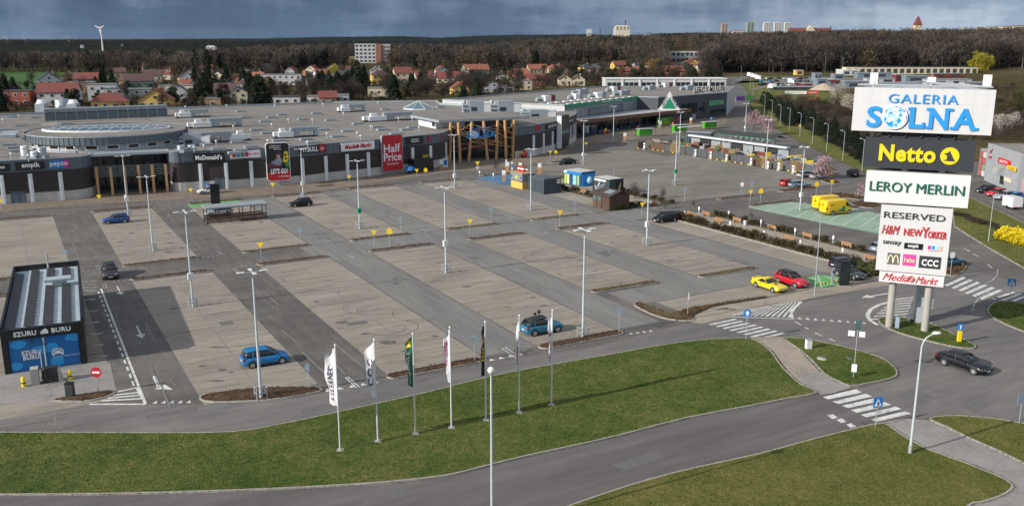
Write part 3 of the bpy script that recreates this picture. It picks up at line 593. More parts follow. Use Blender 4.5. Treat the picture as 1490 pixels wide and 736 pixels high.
for wl in(wallL,wallM,wallR):
    mb,fb,cb,pl,sm,cp=MB(),MB(),MB(),MB(),MB(),MB()
    wall_strip(mb,wl,0.0,ZF1,-0.02,0,False);wall_strip(pl,wl,0,ZP,0.14);slats(cb,wl,ZP+0.02,ZF0,0.40)
    wall_strip(fb,wl,ZF0,ZF1,0.22);wall_strip(cp,wl,ZF1,ZF1+0.12,0.28)
    L=[Vector(p)for p in wl];carry=0.0
    for a,b in zip(L[:-1],L[1:]):
        d=(b-a).length;s=carry;e=(b-a)/d;no=nrm(a,b)
        while s<d:
            p=a+e*s+no*0.23;sm.box((p.x,p.y,(ZF0+ZF1)/2),(0.07,0.10,ZF1-ZF0-0.02),math.atan2(e.y,e.x));s+=1.15
        carry=s-d
    part('wall',mb,CLAD,mall);part('plinth',pl,PLINTH,mall);tag(part('cladding',cb,CLAD,mall),kind='stuff');fo=part('fascia',fb,FASC,mall);tag(part('seam',sm,FASC,fo),kind='stuff');part('coping',cp,COPING,mall)
# roof with parapet at the back
entL=[wallL[-1],wallM[0]];entR=[wallM[-1],wallR[0]]
BK=[(-24.6,312),(-27,326),(-62.6,320),(-149,268),(-260,205)]
roofpoly=list(wallL)+list(wallM)+list(wallR)+[(13.5,283),(6,289)]+BK
mb=MB();mb.sheet(roofpoly,ZR);part('roof',mb,ROOFM,mall)
mb=MB();bl=[(13.5,283),(6,289)]+BK
for a,b in zip(bl[:-1],bl[1:]):
    L=math.dist(a,b);mb.box(((a[0]+b[0])/2,(a[1]+b[1])/2,ZR+0.25),(L,0.4,0.7),seg_ang(a,b))
part('parapet',mb,COPING,mall)
mb=MB()
for a,b in zip(bl[:-1],bl[1:]):mb.quad((*a,0),(*b,0),(*b,ZR),(*a,ZR))
part('rear_wall',mb,FASC,mall)
sm=MB()
for k in range(9):
    v=126+k*12.5
    for a,b in((W(-110+k*3,v),W(28+k*1.5,v)),):sm.box(((a[0]+b[0])/2,(a[1]+b[1])/2,ZR+0.02),(math.dist(a,b),0.22,0.04),TH)
for u in(-88,-64,-38,-12,8,26):a,b=W(u,120),W(u,208+min(0,u*.1));sm.box(((a[0]+b[0])/2,(a[1]+b[1])/2,ZR+0.03),(math.dist(a,b),0.3,0.04),TH+math.pi/2)
part('roof_seam',sm,SEAM,mall)
rr=random.Random(8);PA=[M('roof_patch_'+n,c_,0.9,0.2,0.6,space='pos')for n,c_ in(('pale',(0.25,0.235,0.215)),('dull',(0.15,0.14,0.128)),('new',(0.19,0.18,0.17)))]
for k in range(46):
    p=W(rr.uniform(-85,26),rr.uniform(122,204))
    if(Vector(p)-Vector((-86.6,194.3))).length<20:continue
    mb=MB();mb.box((*p,ZR+0.006+k*0.0002),(rr.uniform(2,11),rr.uniform(.8,4),0.01),TH+rr.choice((0,math.pi/2)));part('roof_patch',mb,rr.choice(PA),mall)
def facade_at(px,py):
    """which piece of the shop front a sight line meets: (point on the base line, height, wall direction)"""
    best=None
    for wl in(wallL,wallM,wallR):
        for a,b in zip(wl[:-1],wl[1:]):
            s,z=on_line(px,py,a,b);L=math.dist(a,b)
            if-0.01<=s<=L+0.01:
                e=(Vector(b)-Vector(a))/L;p=Vector(a)+e*s;d=p.length
                if best is None or d<best[0]:best=(d,p,z,math.atan2(e.y,e.x),nrm(a,b))
    return best[1:]
def on_face(mb,c,z,ang,no,sx,sz,th=0.15,out=0.0,mi=0):
    p=c+no*(out+th/2);mb.box((p.x,p.y,z),(sx,th,sz),ang,mi)
for px,py in((7,296.7),(48.5,294),(91.7,291),(294,276.3),(331,274.6),(367,272),(441,267.3),(474.5,263),(505.5,259.7),(536,256.4),(600,248),(626,245.2),(648,239.2),(775.3,227),(789.7,223.6),(802.6,220.2),(822.6,213),(829,210),(833.4,207.3),(836.2,204.6)):
    c,z,ang,no=facade_at(px,py-0.3);mb=MB();on_face(mb,c,2.68,ang,no,0.75,5.36,0.28,0.10);on_face(mb,c,2.6,ang,no,0.22,5.1,0.05,0.375);part('pilaster',mb,PILAS,mall)
for x0,x1,yt,yb in((17,39,279,296.5),(313,327,258.5,276)):
    (c0,z0,a0,n0),(c1,z1,a1,n1)=facade_at(x0,yb-2),facade_at(x1,yb-2);zt=facade_at((x0+x1)/2,yt)[1]
    mb=MB();on_face(mb,(c0+c1)/2,zt/2,a0,n0,(c1-c0).length,zt,0.2,0.12);d=part('door',mb,DOORM,mall)
    mb=MB();on_face(mb,(c0+c1)/2,zt/2,a0,n0,0.06,zt-0.1,0.03,0.33);on_face(mb,(c0+c1)/2,zt+0.06,a0,n0,(c1-c0).length+0.3,0.12,0.3,0.12);part('frame',mb,MULL,d)
# sign boards on the fascia
def flat(name,col,rough=0.5):return M(name,col,rough,0.05,1.0,fine=0.02)
RED=flat('sign_red',(0.48,0.012,0.022));SBLK=flat('sign_black',(0.010,0.012,0.016),0.35);SWHT=flat('sign_white',(0.82,0.82,0.82));SYEL=flat('sign_yellow',(0.85,0.60,0.012));SBLU=flat('sign_blue',(0.015,0.20,0.60));SGRN=flat('sign_green',(0.012,0.30,0.13));SMAG=flat('sign_magenta',(0.55,0.02,0.26));SCYAN=flat('sign_sky_blue',(0.012,0.28,0.74));DRED=flat('sign_dark_red',(0.30,0.012,0.04));DGRN=flat('sign_dark_green',(0.008,0.10,0.075))
def board(px0,px1,pyt,pyb,m,out=0.46,th=0.14,name='sign_board',parent=None):
    yb=(pyt+pyb)/2
    (c0,z0,a0,n0),(c1,z1,a1,n1)=facade_at(px0,yb),facade_at(px1,yb)
    zt=facade_at((px0+px1)/2,pyt)[1];zb=facade_at((px0+px1)/2,pyb)[1]
    d=c1-c0;ang=math.atan2(d.y,d.x);no=Vector((d.y,-d.x)).normalized();c=(c0+c1)/2
    o=MB().box((0,0,0),(d.length,th,zt-zb)).build(name,m,parent or mall)
    o.location=(*(c+no*(out+th/2)),(zt+zb)/2);o.rotation_euler=(0,0,ang)
    return o,d.length,zt-zb
def on_board(o,m,x,z,w_,h_,th=0.14,name='print',d=0.02):
    mb=MB();mb.box((x,-th/2-d/2,z),(w_,d,h_));return part(name,mb,m,o)
def letters(o,body,m,x=0,z=0,size=1.0,width=None,bold=0.02,shear=0.0,th=0.14,ext=0.03,d=0.0):return lettering(body,o,m,(x,-th/2-ext-0.005-d,z),0,size,width,bold,shear,ext)
def scribble(o,m,x,z,w_,h_,n,th=0.14,slant=0.0,d=0.0):
    """print too small to read in the photograph: a row of letter-sized strokes"""
    rr=random.Random(int(abs(w_*1000))+n);mb=MB();st=w_/n
    for k in range(n):
        if k and rr.random()<0.1:continue
        cx=x-w_/2+st*(k+0.5);hh_=h_*rr.choice((0.72,0.72,1.0));y=-th/2-0.03-d
        for q,(dx,dz,sw,sh)in enumerate(((-st*0.28,0,st*0.26,hh_),(st*0.26,-0.05*hh_,st*0.22,hh_*0.85),(0,rr.choice((-0.4,0.0,0.34))*hh_,st*0.6,hh_*0.22))):
            if q==1 and rr.random()<0.35:continue
            x0,x1,z0,z1=cx+dx-sw/2,cx+dx+sw/2,z+dz-sh/2,z+dz+sh/2
            mb.quad((x0+slant*(z0-z),y-0.002*q,z0),(x1+slant*(z0-z),y-0.002*q,z0),(x1+slant*(z1-z),y-0.002*q,z1),(x0+slant*(z1-z),y-0.002*q,z1))
    return part('lettering',mb,m,o)
o,a,b=board(-16,14.5,238.5,248.5,SBLK);scribble(o,SWHT,a*0.22,0,2.2,0.6,5,slant=0.4)
o,a,b=board(22.5,65.5,235.3,246.5,SBLK);letters(o,'empik',SWHT,0.1,0.05,0.85,3.0,0.03)
o,a,b=board(72,100,233.5,244.8,SBLU);on_board(o,SMAG,a*0.37,0,a*0.26,b,d=0.012);letters(o,'pepco',SWHT,-0.05,0,0.8,3.0,0.02,d=0.02)
o,a,b=board(282,327,222.3,234.5,SBLK);letters(o,"McDonald's",SWHT,-0.1,0,0.85,a*0.86,0.035)
o,a,b=board(334,378,218.6,229.5,SWHT)
for k,m in enumerate((RED,SBLU,SGRN,SMAG)):on_board(o,m,-a/2+0.75+k*0.83,-0.02,0.7,b*0.62)
scribble(o,RED,a*0.245,0,a*0.44,0.42,14)
o,a,b=board(433.5,472,211.3,222.8,SBLK);letters(o,'PITBULL',SWHT,-a*0.13,0,0.95,a*0.66,0.05)
mb=MB();mb.tube((a*0.36,-0.07,0),(a*0.36,-0.1,0),0.8,n=20,smooth=False);part('emblem',mb,RED,o);scribble(o,SWHT,a*0.36,0,0.8,0.6,2,d=0.03)
o,a,b=board(494.5,543,206.5,218.5,SWHT);letters(o,'Media',RED,-a*0.23,0,0.85,a*0.34,0.035,0.35);letters(o,'Markt',RED,a*0.23,0.05,0.85,a*0.34,0.035,0.35)
mb=MB();mb.tube((-0.1,-0.07,0),(-0.1,-0.1,0),0.42,n=16,smooth=False);part('emblem',mb,RED,o)
o,a,b=board(589,613.5,198.5,209.8,SBLK);letters(o,'CCC',SWHT,0,0,0.75,a*0.45,0.035)
o,a,b=board(620.5,643,196.5,205.5,DRED,0.30,0.1);scribble(o,RED,0,0.05,a*0.92,1.0,8,0.1)
o,a,b=board(777.5,785,182.6,190,FASC,0.24,0.05);letters(o,'H&M',RED,0,0,1.2,a*0.95,0.05,0.2,th=0.05)
o,a,b=board(793,807.5,179.8,187.2,SBLK);scribble(o,SWHT,0,0,a*0.8,0.8,6)
o,a,b=board(821,833,171.5,180.2,SBLK);scribble(o,SWHT,0,0,a*0.75,0.7,8)
def rounded(w_,h_,r,n=4):
    P=[]
    for cx,cz,a0 in((w_/2-r,h_/2-r,0),(-w_/2+r,h_/2-r,90),(-w_/2+r,-h_/2+r,180),(w_/2-r,-h_/2+r,270)):
        P+=[(cx+r*math.cos(R(a0+90*k/n)),cz+r*math.sin(R(a0+90*k/n)))for k in range(n+1)]
    return P
def round_board(px0,px1,pyt,pyb,m,frame,out=0.35):
    o,a,b=board(px0,px1,pyt,pyb,frame,out,0.5);P=rounded(a,b,0.6);n=len(P)
    me=MB();me.add([(x,-0.25,z)for x,z in P]+[(x,0.25,z)for x,z in P],[tuple(range(n))[::-1],tuple(range(n,2*n))]+[(i,(i+1)%n,n+(i+1)%n,n+i)for i in range(n)])
    o.data=me.mesh('sign_board',frame);P=rounded(a-0.24,b-0.24,0.55)
    me=MB();me.add([(x,-0.265,z)for x,z in P],[tuple(range(len(P)))[::-1]]);q=part('panel',me,m,o)
    return o,a,b
o,a,b=round_board(386.5,421,207,262.5,SBLK,SWHT)
me=MB();P=[(x,z)for x,z in rounded(a-0.25,b-0.25,0.55)if z<-b*0.26];P=[(a/2-0.13,-b*0.23)]+[(-a/2+0.13,-b*0.29)]+[(x,z)for x,z in rounded(a-0.25,b-0.25,0.55)if z<-b*0.35]
me.add([(x,-0.28,z)for x,z in P],[tuple(range(len(P)))[::-1]]);part('panel',me,RED,o)
letters(o,"LET'S GO!",SWHT,0.1,-b*0.245,0.95,a*0.74,0.05,0.25,0.5,0.02,d=0.03)
for k,(w_,x)in enumerate(((2.4,-0.45),(2.0,-0.65),(1.5,-0.05))):
    scribble(o,SWHT,x,b*(0.42-k*0.045),w_,0.26,12,0.5,0.1,d=0.02)
scribble(o,SWHT,a*0.2,-b*0.385,a*0.45,0.3,11,0.5,0.2,d=0.03)
# the poster's picture: a generic seated racer in a pale suit beside a yellow and green car
SKIN=flat('print_skin',(0.45,0.25,0.16));PGREY=flat('print_grey',(0.26,0.30,0.36));PGRN=flat('print_green',(0.04,0.30,0.07));PMAR=flat('print_maroon',(0.16,0.02,0.04));PYEL=flat('print_yellow',(0.62,0.48,0.03));PNAV=flat('print_navy',(0.03,0.035,0.07))
def blob(m,pts,d,name='print'):
    me=MB();P=smooth_poly([(x*a,z*b)for x,z in pts],True,3);me.add([(x,-0.265-d,z)for x,z in P],[tuple(range(len(P)))]);ar=sum(P[i][0]*P[(i+1)%len(P)][1]-P[(i+1)%len(P)][0]*P[i][1]for i in range(len(P)))
    if ar<0:me.f=[f[::-1]for f in me.f]
    part(name,me,m,o)
blob(PGRN,[(0.3,-0.12),(0.46,-0.14),(0.46,0.0),(0.32,0.02)],0.012);blob(PYEL,[(0.2,0.0),(0.34,-0.02),(0.44,0.06),(0.42,0.24),(0.28,0.26),(0.24,0.12)],0.016);blob(SBLK,[(0.29,0.05),(0.37,0.05),(0.37,0.1),(0.29,0.1)],0.02);blob(SBLK,[(0.27,0.15),(0.36,0.15),(0.35,0.2),(0.28,0.2)],0.02)
blob(PMAR,[(-0.4,-0.14),(0.1,-0.14),(0.12,-0.02),(-0.1,0.04),(-0.36,-0.02)],0.012);blob(PGREY,[(-0.3,-0.02),(0.06,-0.1),(0.16,0.02),(0.06,0.12),(-0.12,0.06)],0.016);blob(SKIN,[(-0.06,0.12),(0.02,0.1),(0.09,0.13),(0.09,0.22),(0.0,0.24),(-0.05,0.2)],0.02);blob(PNAV,[(-0.07,0.19),(0.1,0.19),(0.09,0.27),(-0.03,0.27)],0.024)
o,a,b=round_board(552.5,583,195.5,248.5,RED,COPING)
letters(o,'Half',SWHT,-0.1,b*0.13,1.75,a*0.78,0.04,0,0.5,0.02,d=0.02);letters(o,'Price',SWHT,0.0,-b*0.11,1.75,a*0.84,0.04,0,0.5,0.02,d=0.02);scribble(o,SWHT,0.1,-b*0.30,a*0.6,0.36,12,0.5,d=0.02)
# dark pylon panel on the curved wall
o,a,b=board(808.5,819.5,168,213,SBLK,0.5,1.2,'pylon_panel');on_board(o,M('pale_teal',(0.10,0.22,0.21),0.4),0,-b*0.02,a,0.8,1.2)
mb=MB();mb.box((-a/2-0.2,0,0),(0.4,1.3,b+0.3));part('frame',mb,PILAS,o)
# entrance one: glass front behind six timber columns
def glazing(parent,a,b,z0,z1,nx,nz,m=GLASS):
    a,b=Vector(a),Vector(b);L=(b-a).length;ang=seg_ang(a,b);no=nrm(a,b)
    o=part('glass_front',MB().quad((*a,z0),(*b,z0),(*b,z1),(*a,z1)),m,parent);mb=MB()
    for i in range(nx+1):p=a+(b-a)*(i/nx)+no*0.06;mb.box((p.x,p.y,(z0+z1)/2),(0.10,0.12,z1-z0),ang)
    for j in range(nz+1):p=(a+b)/2+no*0.055;mb.box((p.x,p.y,z0+(z1-z0)*j/nz),(L,0.09,0.10),ang)
    part('mullions',mb,MULL,o);return o
e0,e1=Vector(wallL[-1])+EA*1.8,Vector(wallM[0])+EA*1.8
glazing(mall,e0,e1,0,7.6,14,6)
for p,q in((wallL[-1],e0),(e1,wallM[0])):wall_strip(mb2:=MB(),[p,q],0,7.7,0.05);part('return_wall',mb2,CLAD,mall)
for x,y in((144,284.5),(164.6,284.5),(184.4,283.5),(204.8,281.4),(224.7,280.4),(244,279.4)):
    p=g(x,y);mb=MB();mb.box((p[0],p[1],2.75),(0.48,0.55,5.5),TH-0.1);part('column',mb,WOODC,mall)
mb=MB();a,b=g(128,229.6,7.4),g(247.5,224,7.4);ca=Vector(a);cbv=Vector(b);ang=seg_ang(a,b);c=(ca+cbv)/2+Vector((-math.sin(ang),math.cos(ang)))*2.2;mb.box((c.x,c.y,7.75),((cbv-ca).length,4.4,0.42),ang);part('canopy',mb,COPING,mall)
mb=MB()
for j in range(7):p=(Vector(g(143,283))+Vector(g(246,277.5)))/2+EA*0.6;mb.box((p.x,p.y,3.4+j*0.33),(17.5,0.05,0.07),seg_ang(g(143,283),g(246,277.5)))
part('louvres',mb,STEEL,mall)
# entrance two: tall portico with leaning timber columns and crossing braces
e0,e1=Vector(wallM[-1])+EA*2.5,Vector(wallR[0])+EA*2.5
glazing(mall,e0,e1,0,9.2,16,6)
for p,q in((wallM[-1],e0),(e1,wallR[0])):wall_strip(mb2:=MB(),[p,q],0,7.9,0.05);part('return_wall',mb2,CLAD,mall)
colsB=[((654.6,236),(655.6,179)),((669.4,236),(667,178.5)),((682,235),(686.5,177.7)),((709.3,233),(703.6,177)),((721.9,231.4),(724.2,176)),((736.2,231),(734.6,175.5)),((746.3,230),(748.2,175))]
ends=[]
for(bx,by),(tx,ty)in colsB:
    p=g(bx,by);q=g(tx,ty,9.75);qv=Vector(p)+(Vector(q)-Vector(p))*1.0
    k=proj(*p,9.75);off=(tx-k[0])/FPX*math.hypot(*p);q=(p[0]+off,p[1])
    mb=MB();mb.tube((*p,0),(*q,9.75),0.40,0.36,10);part('column',mb,WOODC,mall);ends.append((Vector((*p,0)),Vector((*q,9.75))))
BR=M('red_brown_timber',(0.28,0.10,0.075),0.6,0.15,2)
for(i,ti,j,tj,m)in((0,.55,4,.18,0),(0,.9,3,.42,0),(1,.72,5,.38,0),(2,.5,6,.28,0),(0,.25,3,.36,1),(0,.36,4,.62,1),(1,.3,5,.46,1),(3,.4,6,.72,1),(2,.95,6,.5,0),(4,.95,6,.62,0),(4,.35,6,.9,0),(0,.62,2,.95,0)):
    p=ends[i][0].lerp(ends[i][1],ti);q=ends[j][0].lerp(ends[j][1],tj);s=Vector((*(EA*0.35),0));mb=MB();mb.tube(p+s,q+s,0.11,n=6);part('brace',mb,BR if m else WOODC,mall)
rr=random.Random(12)
for k in range(16):
    i,j=rr.choice(((0,2),(0,3),(1,4),(2,5),(3,6),(4,6),(1,3),(2,4),(0,1),(5,6)));p=ends[i][0].lerp(ends[i][1],rr.uniform(.25,.95));q=ends[j][0].lerp(ends[j][1],rr.uniform(.25,.95));s=Vector((*(EA*rr.uniform(.4,1.0)),0));mb=MB();mb.tube(p+s,q+s,0.075,n=6);part('brace',mb,rr.choice((BR,WOODC)),mall)
A,B,Cc=Vector(g(638.5,178.3,9.8)),Vector(g(770,172.3,9.8)),Vector(g(597,170,9.8));D=B+(Cc-A)
mb=MB();mb.prism([tuple(A),tuple(B),tuple(D),tuple(Cc)],9.7,10.25,1,True,True);mb.sheet([tuple(p)for p in offset_poly([tuple(A),tuple(B),tuple(D),tuple(Cc)],0.5)],10.28,0)
part('canopy',mb,[ROOFM,COPING],mall)
mb=MB();ins=offset_poly([tuple(A),tuple(B),tuple(D),tuple(Cc)],1.6);ins=[Vector(p)for p in ins];fwd=EA*4.0
mb.prism([tuple(ins[0]+fwd),tuple(ins[1]+fwd),tuple(ins[2]),tuple(ins[3])],ZR,9.7);part('clerestory',mb,PILAS,mall)
mb=MB();q=ins[0]+fwd;e=(ins[3]-q);nn=Vector((-e.y,e.x)).normalized()
if nn.x>0:nn=-nn
for t0,t1 in((0.02,0.2),):a=q+e*t0+nn*0.03;b=q+e*t1+nn*0.03;mb.quad((*b,8.2),(*a,8.2),(*a,9.5),(*b,9.5))
part('window',mb,GLASS,mall)
# the big blue letters hung in the portico
a,b=Vector(g(669,235.8)),Vector(g(736,231));ang=seg_ang(a,b);no=nrm(a,b)
s,z=on_line(697,191.5,a,b);c=a+(b-a).normalized()*s+no*1.1
sign=thing('hung_sign',None,None,(c.x,c.y,z),ang);sign.parent=mall
o=MB().box((0,0,0),(6.6,0.08,0.1)).build('rail',DARK,sign)
o.location=(0,0.1,-0.95)
def solna_letters(parent,k,m_text,m_rim,y,ball_mats):
    """GALERIA over S-ball-LNA, k metres per unit, the ball a faceted disc"""
    lettering('GALERIA',parent,m_text,(0.05*k,y,0.73*k),0,0.60*k,4.25*k,0.0,0,0.02*k,spacing=1.12)
    for body,x,w_ in(('S',-2.87,0.95),('L',-0.20,0.95),('N',1.12,1.18),('A',2.67,1.38)):lettering(body,parent,m_text,(x*k,y,-0.52*k),0,1.3*k,w_*k,0.05*k,0,0.03*k)
    mb=MB()
    for x,z,w_ in((-0.62,0.60,0.34),(0.22,-0.46,0.16),(0.52,0.60,0.36),(1.76,0.60,0.36),(0.52,-0.60,0.34),(2.02,-0.60,0.40),(3.32,-0.60,0.40)):mb.box((x*k,y-0.012*k,(z-0.52)*k),(w_*k,0.05*k,(0.17 if abs(z)>.5 else .36)*k))
    part('lettering',mb,m_text,parent)
    rings=[(0.0,1,0),(0.32,6,0.0),(0.62,10,0.3),(0.84,14,0.1),(0.95,18,0.0)];mb=MB();pts=[]
    for r,n,ph in rings:pts.append([(r*0.80*k*math.cos(2*math.pi*(i+ph)/n),0.0,r*0.80*k*math.sin(2*math.pi*(i+ph)/n))for i in range(n)])
    rr=random.Random(3)
    for A_,B_ in zip(pts[:-1],pts[1:]):
        na,nb=len(A_),len(B_);i=j=0
        while i<na or j<nb:
            if na==1:tri=(A_[0],B_[j%nb],B_[(j+1)%nb]);j+=1;i=na if j>=nb else 0
            elif(i+1)/na<=(j+1)/nb and i<na:tri=(A_[i%na],B_[j%nb],A_[(i+1)%na]);i+=1
            elif j<nb:tri=(A_[i%na],B_[j%nb],B_[(j+1)%nb]);j+=1
            else:tri=(A_[i%na],B_[j%nb],A_[(i+1)%na]);i+=1
            vs=[(p[0]-1.57*k,y-0.075*k,p[2]-0.52*k)for p in tri]
            u,v_=Vector(vs[1])-Vector(vs[0]),Vector(vs[2])-Vector(vs[0])
            if u.cross(v_).y>0:vs=[vs[0],vs[2],vs[1]]
            mb.add(vs,[(0,1,2)],rr.choice((0,0,1,2,3)))
    part('emblem',mb,ball_mats,parent)
    mb=MB();mb.tube((-1.57*k,y,-0.52*k),(-1.57*k,y-0.07*k,-0.52*k),0.80*k,n=28,smooth=False);part('emblem_rim',mb,m_rim,parent)
PALEB=flat('sign_pale_blue',(0.36,0.62,0.82))
solna_letters(sign,1.2,SCYAN,SWHT,-0.05,[SWHT,PALEB,SCYAN,PALEB])
# round drum with a glass oval on its roof
RC,RR=Vector((-86.6,194.3)),16.0
def arc_pts(c,r,n=48):return[(c.x+r*math.cos(2*math.pi*i/n),c.y+r*math.sin(2*math.pi*i/n))for i in range(n)]
mb=MB();mb.prism(arc_pts(RC,RR),9.25,10.85,1,False,True);mb.sheet(arc_pts(RC,RR-0.3),10.8,0);mb.prism(arc_pts(RC,RR+0.1),10.72,10.92,2,False,False);mb.prism(arc_pts(RC,RR-1.0),ZR,9.25,3,False,False);mb.prism(arc_pts(RC,RR-0.5),ZR,8.05,2,True,False)
drum=part('rotunda',mb,[ROOFM,FASC,COPING,M('pale_wall',(0.42,0.46,0.48),0.6)],mall)
mb=MB()
for i in range(96):t=2*math.pi*i/96;mb.box((RC.x+(RR+0.02)*math.cos(t),RC.y+(RR+0.02)*math.sin(t),10.0),(0.1,0.12,1.4),t)
part('seam',mb,FASC,drum)
BRG=M('brown_glass',(0.045,0.030,0.022),0.15,0.3,0.6)
for i in range(24):
    t=2*math.pi*(i+0.5)/24+0.06;r=RR-0.98
    if math.sin(t)>0.55:continue
    mb=MB();c=(RC.x+r*math.cos(t),RC.y+r*math.sin(t),8.68);mb.box(c,(0.12,2.5,0.95),t);fr=part('window',mb,WHITE,drum);
for i in range(24):
    t=2*math.pi*(i+0.5)/24+0.06;r=RR-0.93
    if math.sin(t)>0.55:continue
    mb=MB();mb.box((RC.x+r*math.cos(t),RC.y+r*math.sin(t),8.68),(0.10,2.0,0.62),t);part('pane',mb,BRG,drum)
SKYG=M('skylight_glass',(0.11,0.18,0.21),0.12,0.2,0.3,spec=0.8)
ec=Vector(g(155.5,185.4,11.2));ea_,eb_,er=12.6,7.0,R(10)
def ell(k,n=40):return[(ec.x+ea_*k*math.cos(t)*math.cos(er)-eb_*k*math.sin(t)*math.sin(er),ec.y+ea_*k*math.cos(t)*math.sin(er)+eb_*k*math.sin(t)*math.cos(er))for t in(2*math.pi*i/n for i in range(n))]
mb=MB();mb.prism(ell(1.03),10.8,11.15,1,True,False);E1,E2=ell(1.0),ell(0.62);n=len(E1);mb.add([(*p,11.16)for p in E1]+[(*p,11.36)for p in E2]+[(ec.x,ec.y,11.45)],[(i,(i+1)%n,n+(i+1)%n,n+i)for i in range(n)]+[(n+i,n+(i+1)%n,2*n)for i in range(n)])
sk=part('skylight',mb,[SKYG,WHITE],drum)
mb=MB()
for k in range(-5,6):
    x=ea_*k/6.0;h=eb_*math.sqrt(max(0,1-(k/6.0)**2));pts=[]
    for s in np.linspace(-1,1,9):
        y=h*s;rr_=math.hypot(x/ea_,y/eb_);zz=11.16+(0.2*(1-rr_)/0.38 if rr_>0.62 else 0.2+0.09*(0.62-rr_)/0.62)+0.05;pts.append((ec.x+x*math.cos(er)-y*math.sin(er),ec.y+x*math.sin(er)+y*math.cos(er),zz))
    mb.path(pts,0.07,4)
for k in(-1,1):
    y=eb_*k/3.0;h=ea_*math.sqrt(max(0,1-(k/3.0)**2));pts=[]
    for s in np.linspace(-1,1,13):
        x=h*s;rr_=math.hypot(x/ea_,y/eb_);zz=11.16+(0.2*(1-rr_)/0.38 if rr_>0.62 else 0.2+0.09*(0.62-rr_)/0.62)+0.05;pts.append((ec.x+x*math.cos(er)-y*math.sin(er),ec.y+x*math.sin(er)+y*math.cos(er),zz))
    mb.path(pts,0.04,4)
part('glazing_bars',mb,WHITE,drum)
# louvred plant screen behind the drum, pyramid roof light
a,b=Vector(g(66,176.5,ZR)),Vector(g(244,169.8,ZR));ang=seg_ang(a,b);c=(a+b)/2+Vector((-math.sin(ang),math.cos(ang)))*2.5
mb=MB();mb.box((c.x,c.y,ZR+1.0),((b-a).length,5,2.0),ang,0);mb.box((c.x,c.y,ZR+2.7),((b-a).length+0.4,4.2,1.0),ang,1,0.985)
pl_=part('plant_screen',mb,[FASC,M('screen_grey',(0.21,0.245,0.27),0.6)],mall)
mb=MB()
for k in range(13):p=a+(b-a)*(k/12)+nrm(a,b)*0.05;mb.box((p.x,p.y,ZR+1.6),(0.15,0.2,3.2),ang)
part('post',mb,COPING,pl_)
c=Vector(g(609,158.5,ZR));mb=MB();P=[(c.x+5.2*math.cos(t+TH),c.y+5.2*math.sin(t+TH),ZR+0.3)for t in np.arange(8)*math.pi/4]
mb.prism([p[:2]for p in P],ZR,ZR+0.3,1);mb.add(P+[(c.x,c.y,ZR+2.5)],[(i,(i+1)%8,8)for i in range(8)]);po=part('roof_light',mb,[SKYG,WHITE],mall)
mb=MB()
for p in P:mb.tube(p,(c.x,c.y,ZR+2.52),0.07,n=4)
part('glazing_bars',mb,WHITE,po)
# ------------------------------------------------------------------ plant on the roof: every unit its own thing
UW=M('unit_white',(0.74,0.76,0.76),0.5,0.06,1);UG=M('unit_grey',(0.30,0.34,0.37),0.5,0.14,0.8,0.15);DUCT=M('duct_zinc',(0.34,0.39,0.42),0.4,0.15,0.7,0.25)
roofbits='air handling units on the shopping centre roof'
def unit_ahu(name,label,px,py,L,rz=TH,duct=True,red=False):
    p=g(px,py,ZR);t=thing(name,label,'air handler',(*p,ZR),rz,None)
    mb=MB();mb.box((0,0,0.18),(L,1.9,0.24));part('skid',mb,DARK,t)
    mb=MB();mb.box((L*0.17,0.2,1.75),(L*0.56,1.5,0.95));mb.box((L*0.02,0.1,0.75),(L*0.16,1.6,1.2));part('casing',mb,DUCT,t)
    mb=MB()
    for k in range(4):mb.box((L*(-0.06+k*0.15),-0.57,1.75),(0.08,0.06,1.0))
    for x in(0.2,0.36):
        for y in(-0.4,0.8):mb.tube((L*x,y,0),(L*x,y,1.3),0.05,n=4)
    part('panel_joint',mb,COPING,t)
    mb=MB();mb.box((-L*0.24,-0.2,0.85),(L*0.34,1.9,1.15));mb.box((-L*0.30,-0.1,1.8),(L*0.12,1.2,0.8));mb.box((-L*0.46,0.0,0.95),(L*0.09,1.4,0.9));part('intake_hood',mb,UW,t)
    if red:mb=MB();mb.box((-L*0.36,-0.96,0.95),(0.12,0.06,1.3));mb.box((-L*0.28,-0.96,0.95),(0.12,0.06,1.3));part('red_band',mb,RED,t)
    if duct:mb=MB();mb.box((L*0.49,0.2,1.1),(L*0.09,1.5,2.2),0,0,0.9);part('duct',mb,DUCT,t)
    return t
unit_ahu('air_handling_unit','white and grey rooftop air unit just above the pitbull sign',430,200,10)
unit_ahu('air_handling_unit','pale rooftop air unit near the far roof edge, beyond the two longer ones',511,163,8.5)
unit_ahu('air_handling_unit','long grey rooftop air unit beside the glass pyramid',566,176,15,duct=False)
unit_ahu('air_handling_unit','white rooftop air unit at the far edge behind the round drum',281,171,9.5,duct=False)
unit_ahu('air_handling_unit','large rooftop air unit with arched ducts to the side of the round drum',312,185.5,13)
unit_ahu('air_handling_unit','rooftop air unit with red banded white boxes nearest the shop front',328,206,11,TH+math.pi,True,True)
